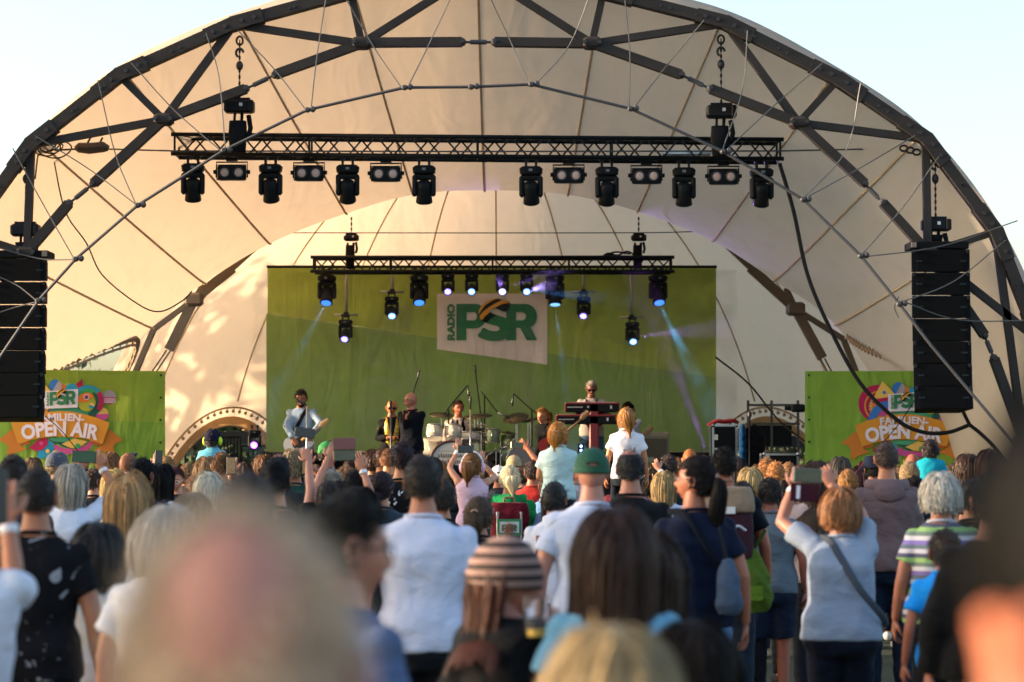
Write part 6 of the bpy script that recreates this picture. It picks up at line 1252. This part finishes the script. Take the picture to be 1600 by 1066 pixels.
# amplifier, flight cases, coats, led strip
p = P(1019, 697, 40.6); r = empty('guitar_amplifier', p, 'beige guitar amplifier at the foot of the backdrop', 'amplifier'); mb = MB(); mb.box((0, 0, 0), (.56, .3, .46), bev=.02); mb.build('cabinet', mat('tolex', (.30, .25, .17), .7, bump=.3, scale=90), r); mb = MB(); mb.box((0, -.155, -.04), (.48, .012, .32)); mb.build('grille', mat('amp_grille', (.13, .11, .08), .8, bump=.6, scale=200), r); mb = MB(); mb.box((0, -.155, .17), (.5, .01, .06)); [mb.cyl((-.2 + .06 * k, -.165, .17), .014, .02, (0, 1, 0), 8) for k in range(7)]; mb.build('control_panel', mat('amp_panel', (.35, .30, .2), .5), r)
def case(x0, x1, y0, y1, Y, label, dep=.55):
    a, b = P(x0, y0, Y), P(x1, y1, Y); c = (a + b) / 2; r = empty('flight_case', c, label, 'flight case'); w_, h_ = b.x - a.x, a.z - b.z; mb = MB(); mb.box((0, dep / 2, 0), (w_ - .03, dep - .03, h_ - .03)); mb.build('panel', mat('case_black', (.012, .013, .016), .5), r)
    mb = MB()
    for sx in (-1, 1):
        for sz in (-1, 1): mb.box((sx * (w_ / 2 - .012), dep / 2, sz * (h_ / 2 - .012)), (.03, dep, .03))
        for yy in (0.01, dep - .01): mb.box((sx * (w_ / 2 - .012), yy, 0), (.032, .03, h_ - .03)); mb.box((0, yy, sx * (h_ / 2 - .012)), (w_ - .03, .032, .03))
    mb.build('aluminium_edge', mat('case_alu', (.5, .5, .52), .35, .8), r); mb = MB()
    for sx in (-1, 1):
        for sz in (-1, 1): mb.ball((sx * (w_ / 2 - .01), .01, sz * (h_ / 2 - .01)), .035, nu=8, nv=6)
    mb.build('corner', mt_chr, r); mb = MB(); mb.box((-w_ / 2 + .06, -.012, .08), (.06, .012, .09)); mb.box((-w_ / 2 + .06, -.012, -.12), (.05, .012, .05)); mb.build('latch', mt_chr, r); return r
case(1113, 1152, 664, 718, 39.4, 'tall black flight case with silver edges at the right end of the backdrop')
mb = MB(); pc_ = P(1132, 661, 39.6); mb.tube(catmull([pc_ + Vector((-.24, -.05, -.03)), pc_ + Vector((-.12, .0, .03)), pc_ + Vector((0, -.03, .02)), pc_ + Vector((.14, 0, .04)), pc_ + Vector((.22, 0, .0))], 4), (.10, .03), 8); o = mb.build('red_jacket', clothm('#7a1420')); tag(o, 'crumpled dark red jacket lying on the tall flight case', 'jacket')
case(1193, 1248, 709, 735, 37.5, 'low flight case with pale edges in front of the right doorway')
mb = MB(); v, f = text_shape('DRUMS', .09, .003, 1); q0 = P(1203, 715, 37.5); mb.add(np.stack([v[:, 0] + q0.x, np.full(len(v), q0.y - .02), v[:, 1] + q0.z], 1), f); 
for i, (x, w_, c_, lab) in enumerate(((1160, .09, '#0c3d66', 'bright blue jacket hanging beside the tall flight case'), (1178, .26, '#12151c', 'black jacket hanging at the right doorway'))):
    p = P(x, 672, 38.9 + i * .1); m = MB(); m.rings([(-.85, 0, 0, w_ * .7, .08), (-.4, 0, 0, w_ * .72, .1), (-.1, .0, 0, w_ * .7, .1), (.05, 0, 0, w_ * .45, .08), (.1, 0, 0, .03, .04)], 16); o = child('hanging_jacket', None); o.location = p; job(o, m, .016, [clothm(c_)], None, .012, 2); tag(o, lab, 'jacket')
r = empty('led_strip', P(908, 714, 38.6), 'small upright strip of blue-white led dots under the keyboards', 'stage light'); mb = MB(); mb.box((0, .03, 0), (.10, .04, .42)); mb.build('housing', mt_fx, r); mb = MB()
for k in range(6): mb.ball((0, 0, .17 - k * .068), (.022, .01, .022), nu=10, nv=6)
mb.build('led_dots', glow('led_strip', (.25, .4, 1.0), 2.2), r)
mb = MB(); rk = P(1215, 690, 41.2); o_ = rk
r = empty('equipment_rack', rk, 'dark metal frame rack inside the right doorway', 'rack')
for x in (-.5, -.1, .35): mb.box((x, 0, 0), (.04, .04, 1.4))
for z in (.62, .3, -.2): mb.box((-.07, 0, z), (.9, .05, .04))
mb.build('frame', mat('rack_grey', (.06, .06, .062), .5), r); mb = MB(); mb.box((-.1, .2, .1), (.7, .3, .35)); mb.build('case', mt_fx, r)
p = P(640, 714, 38.0); mb = MB(); mb.box(p, (.6, .4, .3), bev=.02); mb.box(p + Vector((.9, 0, -.05)), (.5, .4, .25), bev=.02); 
# ------------------------------------------------------------------ musicians
G = 'musicians on the stage'
def up3(Y0): pass
A(471, 607, 36.5, 'guitarist in a pale denim shirt with short dark hair and beard, looking down', ('short', '#2a1a12', .022), '#b87850', ('long', '#8fa3b8'), zf=.98, yaw=172, head=(8, -22), face=True, group=G, hs=1.05, legs=('trousers', '#20304a'), L=((0, 1, 0), 484, 683, -.22, .9, (-.4, 0, -.9), (-.7, .6, -.6)), Rr=((0, 1, 0), 459, 687, -.28, .7, (.5, 0, -.8), (.9, .6, -.5)), b=.98, key='git', extras=[('beard', '#2a1a12')])
A(612, 624, 38.3, 'shaven-headed man in sunglasses and a shiny gold vest behind a stand', ('bald', '#2a1a12', .05), '#c4784a', ('long', '#131317'), zf=.98, yaw=185, head=(0, -6), face=True, key='gold', group=G, hs=1.05, legs=('trousers', '#6d7d92'), L='front', Rr='front', extras=[('glasses', '#16110e', 1)])
A(643, 612, 36.9, 'bald singer in glasses and a dark navy blazer holding a microphone to his mouth', ('bald', '#6a5a50', .05), '#cf8f74', ('suit', '#0d1220'), zf=.98, yaw=160, head=(-35, -2), face=True, group=G, hs=1.05, legs=('trousers', '#0f1420'), Rr=((.6, .6, 0), 634, 652, -.20, .95, (-.25, 0, .9), (-.6, .6, -.8)), L=((1, 0, 0), 657, 691, .05, .35, (.1, -.1, -1), (.8, .3, 0)), extras=[('glasses', '#121a30')], key='singer')
A(716, 625, 40.1, 'drummer in a white shirt, black waistcoat and tie sitting behind the drums', ('short', '#2c1810', .02), '#b56c4c', ('long', '#b8a9a0'), zf=1.34, H=1.78, pose='sit', yaw=176, head=(22, -4), face=True, group=G, hs=1.05, legs=('trousers', '#15161a'), L='front', Rr='front', key='drummer')
A(850, 637, 38.5, 'blonde woman with a ponytail in black playing the dark red bass guitar', ('pony', '#9c6a34', .24), '#cf9066', ('long', '#0f1116'), zf=1.0, yaw=150, head=(-8, -12), face=True, group=G, hs=1.05, legs=('trousers', '#14161c'), Rr=((0, 1, 0), 853, 693, -.25, .8, (.7, 0, -.4), (-.8, .3, -.4)), L=((0, 1, 0), 880, 672, -.30, .9, (-.3, 0, .8), (.6, .3, -.8)), b=.92, sh=.88, extras=[('glasses', '#2a2220')])
A(924, 594, 39.4, 'grey-haired keyboard player in a white shirt, black waistcoat and sunglasses', ('short', '#a39a90', .016), '#7d4a3a', ('long', '#a99f98'), zf=1.22, yaw=180, head=(0, -18), face=True, group=G, hs=1.05, legs=('trousers', '#3f5a72'), Rr=((0, 0, -1), 902, 646, -.25, .5, (.3, -.8, -.2), (-.8, .4, -.6)), L=((0, 0, -1), 952, 648, -.25, .5, (-.3, -.8, -.2), (.8, .4, -.6)), extras=[('glasses', '#111111', 1)], key='keys', b=1.05)
A(983, 627, 40.2, 'dark-haired musician in a white shirt looking down behind the girl on shoulders', ('short', '#0d0c0d', .03), '#b87a58', ('long', '#b5b4be'), zf=.98, yaw=165, head=(-10, -22), face=True, group=G, hs=1.05, legs=('trousers', '#2a3346'), Rr=((0, 1, 0), 972, 690, -.2, .7, (.5, 0, -.7), (-.8, .3, -.4)), L=((0, 1, 0), 996, 690, -.25, .7, (-.4, 0, -.8), (.8, .3, -.4)))
def waistcoat(key, m):
    root, s, H, D = PEOPLE[key]; mb = MB(); v0 = []
    for sd in (-1, 1):
        pts = []
        for (z, x0, x1, yf) in ((.98, .0, .15, .135), (1.1, .012, .15, .125), (1.2, .03, .155, .13), (1.3, .05, .155, .135), (1.38, .065, .14, .115), (1.45, .075, .115, .06), (1.475, .08, .11, .0)):
            pts.append([(sd * (x0 + (x1 - x0) * q) * s, (yf + .012 - .10 * q ** 2.5) * s, z * s) for q in (0, .25, .5, .75, 1)])
        g_ = [np.array(q) for q in pts]; v, f = grid(g_); mb.add(v, f)
    mb.rings([(.98 * s, 0, -.004, .168 * s, .135 * s), (1.3 * s, 0, -.01, .182 * s, .14 * s), (1.40 * s, 0, -.03, .15 * s, .095 * s)], 20)
    # the ring above is open at the front: keep only back half
    v = mb.v[-1]; keep = [q for q in mb.f if all(i < mb.n - len(v) for i in q) or all((v[i - (mb.n - len(v))][1] < .03) for i in q)]
    mb.mi = [0] * len(keep); mb.f = keep; mb.build('waistcoat', m, root, True)
    t = MB(); t.tube([(0, .135 * s, 1.44 * s), (0, .147 * s, 1.3 * s), (0, .15 * s, 1.12 * s)], [(.016, .006), (.03, .006), (.022, .006)], 6, ref=(0, 1, 0)); return t, root
t, rt_ = waistcoat('drummer', clothm('#0e1014')); t.build('tie', clothm('#101319'), rt_)
waistcoat('keys', clothm('#101216')); waistcoat('gold', mat('gold_vest', (.62, .36, .06), .25, .75, bump=1.0, scale=38, var=.75))
# microphone of the singer
root, s, H, D = PEOPLE['singer']; p = P(632, 646, 36.55); mb = MB(); mb.tube([p + Vector((-.02, .0, -.16)), p + Vector((-.005, .0, -.02)), p], [.013, .017, .022], 10); mb.ball(p + Vector((.004, 0, .02)), .028, nu=12, nv=8); o = mb.build('microphone', mat('mic_black', (.015, .015, .017), .4)); tag(o, 'black handheld microphone at the bald singer\'s mouth', 'microphone')
root, s, H, D = PEOPLE['git']; mb = MB(); mb.tube(catmull([(.10, .06, 1.46), (.05, .135, 1.36), (-.03, .15, 1.2), (-.12, .14, 1.08)], 4) * np.array((-s, s, s)), (.028, .005), 8, ref=(0, 1, 0)); mb.build('guitar_strap', clothm('#101216'), root)
# ------------------------------------------------------------------ phones, bags and cups
mt_ph = mat('phone_black', (.012, .012, .014), .25); mt_scr = mat('screen_stage', (.03, .035, .02), .2, emit=.15, var=.8, scale=30); mt_s1 = mat('scr_tent', (.22, .17, .10), .3, emit=.25); mt_s2 = mat('scr_green', (.05, .09, .02), .3, emit=.25)
def phone(px, py, Y, label, land=True, yaw=0, roll=0, case_=None, scr=None, s=1.0):
    p = P(px, py, Y); r = empty('phone', p, label, 'phone', 'phones held up in the crowd'); r.rotation_euler = (R(-4), R(roll), R(yaw)); w_, h_ = (.155, .076) if land else (.076, .155)
    mb = MB(); mb.box((0, 0, 0), (w_ * s, .011, h_ * s), bev=.004); mb.build('body', case_ or mt_ph, r); mb = MB(); mb.box((0, -.0066, 0), (w_ * s * .92, .002, h_ * s * .90)); mb.build('screen', scr or mt_scr, r)
    return r
mt_dark_scr = mat('screen_dark', (.012, .014, .02), .15); mt_grn = mat('screen_green', (.006, .03, .012), .2, emit=.25, var=.8, scale=20)
phone(131, 714, 16.1, 'black phone held sideways by the blonde woman at the left', True, 6, 3, scr=mt_grn, s=1.05)
phone(-10, 775, 7.25, 'black phone cut by the left edge of the frame', False, 10, 0, scr=mt_dark_scr, s=1.1)
phone(248, 716, 25.9, 'upright phone held beside the edge of the left banner', False, 0, 2, scr=mt_dark_scr, s=1.08)
phone(361, 728, 20.9, 'upright phone with an amber picture beside the pale hair clips', False, 0, 0, scr=mat('screen_amber', (.12, .07, .03), .2, emit=.3, var=.8, scale=40), s=1.0)
phone(476, 676, 16.55, 'dark phone in the high raised hand by the guitarist', True, 0, 8, scr=mt_dark_scr, s=.9)
phone(479, 728, 20.9, 'upright phone in front of the ash blond head', False, 0, 3, scr=mat('screen_amber', (.25, .16, .07), .2), s=1.0)
r = phone(538, 712, 17.0, 'phone in an open brown folding case held with both hands', True, 0, -2, s=1.0); mb = MB(); mb.box((0, .01, .083), (.16, .012, .085), bev=.004); mb.build('open_flap', mat('brown_case', (.19, .07, .065), .6), r)
phone(727, 702, 19.9, 'dark phone held sideways by the girl in the pale pink top', True, 0, 0, scr=mt_dark_scr, s=.85)
phone(808, 696, 25.0, 'phone with a copper edge held over the two caps', True, 0, 4, case_=mat('copper', (.40, .18, .07), .3, .7), s=.85)
phone(1012, 719, 23.6, 'silver compact phone held beside the girl in the dotted shirt', True, 0, 0, s=.8)
r = phone(1262, 743, 12.9, 'phone in an open wine-red folding case held up by the filming woman', True, 4, 4, case_=mat('phone_grey', (.14, .14, .15), .4), s=1.0); mb = MB(); mb.box((-.01, .012, -.092), (.155, .012, .095), bev=.004); fl = mb.build('open_flap', mat('wine_case', (.045, .012, .022), .6), r); mb = MB(); mb.box((-.045, .004, -.092), (.018, .004, .07)); mb.build('bank_card', mat('card', (.7, .72, .8), .5), fl)
def backpack(key, label, body, flap, w_, h_, zc, logo=None, dep=.17, yoff=0., grn=None):
    root, s, H, D = PEOPLE[key] if isinstance(key, str) else key; m4 = Matrix.Translation(root.location) @ Matrix.Rotation(root.rotation_euler.z, 4, 'Z'); c = m4 @ Vector((0, -.14 - dep / 2 + yoff, zc)); r = empty('backpack', c, label, 'backpack', None, root.rotation_euler.z)
    mb = MB(); mb.rings([(-h_ / 2, 0, 0, w_ * .44, dep * .42), (-h_ / 2 + .03, 0, 0, w_ * .5, dep * .5), (0, 0, 0, w_ * .5, dep * .52), (h_ / 2 - .1, 0, 0, w_ * .48, dep * .48), (h_ / 2, 0, 0, w_ * .4, dep * .35)], 24, p=4); o = child('pack_body', r); job(o, mb, .012, [body], None, .004, 3)
    mb = MB(); mb.rings([(h_ * .18, 0, -.012, w_ * .52, dep * .54), (h_ * .3, 0, -.012, w_ * .53, dep * .56), (h_ / 2 + .02, 0, -.01, w_ * .46, dep * .45)], 24, p=4); o = child('flap', r); job(o, mb, .012, [flap], None, .003, 3)
    mb = MB(); mb.tube([(-.05, dep * .3, h_ / 2), (-.04, dep * .3, h_ / 2 + .06), (.04, dep * .3, h_ / 2 + .06), (.05, dep * .3, h_ / 2)], .011, 6); mb.build('handle', mat('handle_tan', (.18, .10, .06), .7), r)
    return r, dep
r, dp = backpack('beigepack', 'beige and plum backpack with a white label on the man in black', clothm('#4a2c36'), clothm('#8f7a66'), .34, .46, 1.28, dep=.17); mb = MB(); mb.box((.0, -dp * .60 - .018, .10), (.085, .006, .045)); mb.build('label_patch', mat('white_tag', (.7, .7, .7), .5), r); mb = MB(); [mb.tube(catmull([(q * .11, -.12, -.03), (q * .05, -.15, -.0), (q * .02, -.15, -.07)], 4), .008, 6) for q in (-1, 1)]; mb.build('white_cord', mat('white_cord', (.6, .6, .65), .6), r)
root, s, H, D = PEOPLE['beigepack']; g_ = P(1172, 905, 15.75); r = empty('green_gym_bag', g_, 'olive green drawstring bag hanging below the beige backpack', 'bag'); m = MB(); m.rings([(-.22, 0, 0, .11, .05), (-.12, 0, 0, .15, .08), (.02, 0, 0, .14, .08), (.12, 0, 0, .08, .05), (.2, -.0, 0, .03, .03)], 18); o = child('bag_body', r); job(o, m, .012, [clothm('#4e6420')], None, .010, 2); mb = MB(); mb.box((.0, -.085, -.09), (.15, .01, .10), bev=.004); mb.build('pocket', clothm('#5c7a22'), r); mb = MB(); mb.tube([(-.03, 0, .2), (-.1, 0, .3), (-.12, .02, .4)], .012, 6); mb.tube([(.03, 0, .2), (.1, 0, .32)], .012, 6); mb.build('drawcord', clothm('#3c5018'), r)
g_ = P(1139, 915, 12.4); r = empty('shoulder_bag', g_, 'slate blue shoulder bag at the hip of the woman in navy', 'bag'); m = MB(); m.rings([(-.15, .0, 0, .05, .05), (-.10, 0, 0, .07, .08), (.04, 0, 0, .06, .08), (.14, -.01, 0, .03, .05)], 18); o = child('bag_body', r); job(o, m, .012, [clothm('#46556a')], None, .005, 3); mb = MB(); mb.tube([(-.01, 0, .12), (-.05, -.02, .3)], (.012, .004), 6); mb.build('strap_end', mat('strapd', (.02, .02, .025), .7), r)
# maroon pack with PSR sign
q = [o for o in bpy.data.objects if o.get('label', '').startswith('white-blonde woman')][0]; sq = q['_s']
r, dp = backpack((q, sq, 0, 0), 'maroon backpack with pale straps and a white station sign on the woman in green', clothm('#5a1422'), clothm('#641626'), .33, .52, 1.13 * sq, dep=.17)
mb = MB(); mb.box((0, -dp * .6 - .012, .07), (.20, .008, .14)); sg = mb.build('sign', mat('sign_green', (.03, .25, .09), .6), r); mb = MB(); mb.box((0, -dp * .6 - .019, .07), (.165, .006, .095)); mb.build('sign_face', mat('sign_white', (.7, .72, .72), .6), sg)
psr_logo(lambda a, b: np.array((a, 0, -b)), r, -dp * .6 - .0235, lambda p: [((a - 825) / 900 * .13, -.07 + (b - 425) / 480 * .065) for a, b in p], name='station_logo', radio=False)
for o in r.children:
    if o.name.startswith('station_logo'):
        pass
mb = MB(); [mb.tube([(sx * .10, -dp * .55, .2), (sx * .10, -dp * .56 - .01, -.24)], (.014, .004), 6, ref=(0, 1, 0)) for sx in (-1, 1)]; mb.build('pale_straps', mat('pale_strap', (.45, .43, .42), .7), r)
# beer cup held by the girl in the beanie
p = P(838, 966, 7.85); r = empty('plastic_cup', p, 'clear plastic cup held next to the striped beanie', 'cup'); mb = MB(); mb.tube([(0, 0, -.06), (0, 0, .07)], [.030, .042], 18, cap=False); gm = mat('cup_plastic', (.95, .95, .97), .05); gm.node_tree.nodes['Principled BSDF'].inputs['Transmission Weight'].default_value = .97; gm.node_tree.nodes['Principled BSDF'].inputs['IOR'].default_value = 1.05; mb.build('cup_wall', gm, r, True); mb = MB(); mb.tube([(0, 0, -.058), (0, 0, -.035)], [.029, .031], 18); mb.build('drink', mat('beer', (.55, .35, .05), .2), r)
mb = MB(); pw = P(868, 975, 7.75); mb.tube([pw + Vector((-.07, 0, .05)), pw + Vector((0, 0, .01)), pw + Vector((.05, 0, -.05))], [.045, .05, .052], 16); 
# graphics on shirts: 'white print' and polo figures, flat prints placed just proud of the cloth back
def back_print(key, loops_or_txt, m, z, size, w_, label='print', y=None, bold=.01, xo=0.):
    root, s, H, D = PEOPLE[key]; v, f = text_shape(loops_or_txt, size, bold, 1.0); v[:, 0] *= w_ / max(.001, (v[:, 0].max() - v[:, 0].min())); yy = -(y if y else .155) * s
    mb = MB(); v[:, 0] += xo; mb.add(np.stack([v[:, 0], np.full(len(v), yy) + (v[:, 0] / (.2)) ** 2 * .035, v[:, 1] + z * s], 1), f); mb.build(label, m, root)
back_print('polo', '1', mat('polo_red', (.30, .03, .05), .8), 1.27, .20, .045, 'shirt_number', .172, xo=-.10); back_print('polo', '00', mat('polo_navy', (.02, .03, .09), .8), 1.27, .20, .17, 'shirt_number', .172, xo=.03)
root, s, H, D = PEOPLE['star']; ms_ = mat('star_print', (.035, .04, .05), .6)
for zz in (1.30, 1.02): pts = [((.085 if k % 2 == 0 else .036) * math.sin(k * math.pi / 5), (.085 if k % 2 == 0 else .036) * math.cos(k * math.pi / 5)) for k in range(10)]; v, f = flat_shape([pts]); mb = MB(); mb.add(np.stack([v[:, 0] * s, np.full(len(v), -.168 * s), v[:, 1] * s + zz * s], 1), f); mb.build('star_print', ms_, root)

mb = None
# tall white print on the wine-red-haired person's shirt comes from its material
for nm, mt_p in (('person in a black', None),): pass

# ------------------------------------------------------------------ stage smoke and beams of the lit fixtures
a0, b0 = P(395, 425, 41.0), P(1150, 720, 41.0)
mb = MB(); mb.box(((a0.x + b0.x) / 2, 40.95, (a0.z + b0.z) / 2), (b0.x - a0.x, 1.3, a0.z - b0.z))
vm = bpy.data.materials.new('smoke'); vm.use_nodes = True; nn = vm.node_tree.nodes; ll = vm.node_tree.links; nn.clear()
vo = nn.new('ShaderNodeOutputMaterial'); vs_ = nn.new('ShaderNodeVolumePrincipled'); tcx = nn.new('ShaderNodeTexCoord'); nz = nn.new('ShaderNodeTexNoise'); nz.inputs['Scale'].default_value = 1.3; nz.inputs['Detail'].default_value = 4; nz.inputs['Distortion'].default_value = 1.2
mr = nn.new('ShaderNodeMapRange'); mr.inputs['From Min'].default_value = .47; mr.inputs['From Max'].default_value = .62; mr.inputs['To Min'].default_value = .01; mr.inputs['To Max'].default_value = .30
ll.new(tcx.outputs['Object'], nz.inputs['Vector']); ll.new(nz.outputs['Fac'], mr.inputs['Value']); ll.new(mr.outputs[0], vs_.inputs['Density']); ll.new(vs_.outputs[0], vo.inputs['Volume']); vs_.inputs['Color'].default_value = (.9, .9, .92, 1); vs_.inputs['Anisotropy'].default_value = .2
o = mb.build('stage_smoke', vm, kind='stuff')
def beam(src, dst, color, e, deg, Ys=41.0, Yd=41.0, name='spot'):
    a, b = P(*src, Ys), P(*dst, Yd); l = bpy.data.lights.new(name, 'SPOT'); l.energy = e; l.color = color; l.spot_size = R(deg); l.spot_blend = .35; l.shadow_soft_size = .03
    o = bpy.data.objects.new(name, l); col.objects.link(o); d = (b - a).normalized(); o.location = a + d * .12; o.rotation_euler = d.to_track_quat('-Z', 'Y').to_euler()
beam((867, 472), (896, 700), (.25, .55, 1), 450, 7, 41.0, 40.6)
beam((511, 470), (430, 620), (.15, .5, 1), 220, 12, 41.0, 41.2)
beam((1028, 470), (1118, 650), (.1, .55, 1), 380, 13, 41.0, 41.4)
beam((1108, 716), (1060, 590), (.5, .12, 1), 260, 10, 40.9, 40.9)
beam((785, 454), (860, 425), (.4, .25, 1), 125, 14, 40.95, 40.6)
beam((823, 454), (900, 462), (.1, .35, 1), 150, 12, 40.95, 40.6)
beam((988, 527), (1085, 517), (.5, .3, 1), 110, 16, 41.4, 41.2)
beam((823, 455), (1190, 350), (.42, .3, 1), 250, 26, 40.8, 36.0)
beam((785, 455), (740, 300), (.35, .2, 1), 80, 16, 40.8, 37.6)
run_jobs()
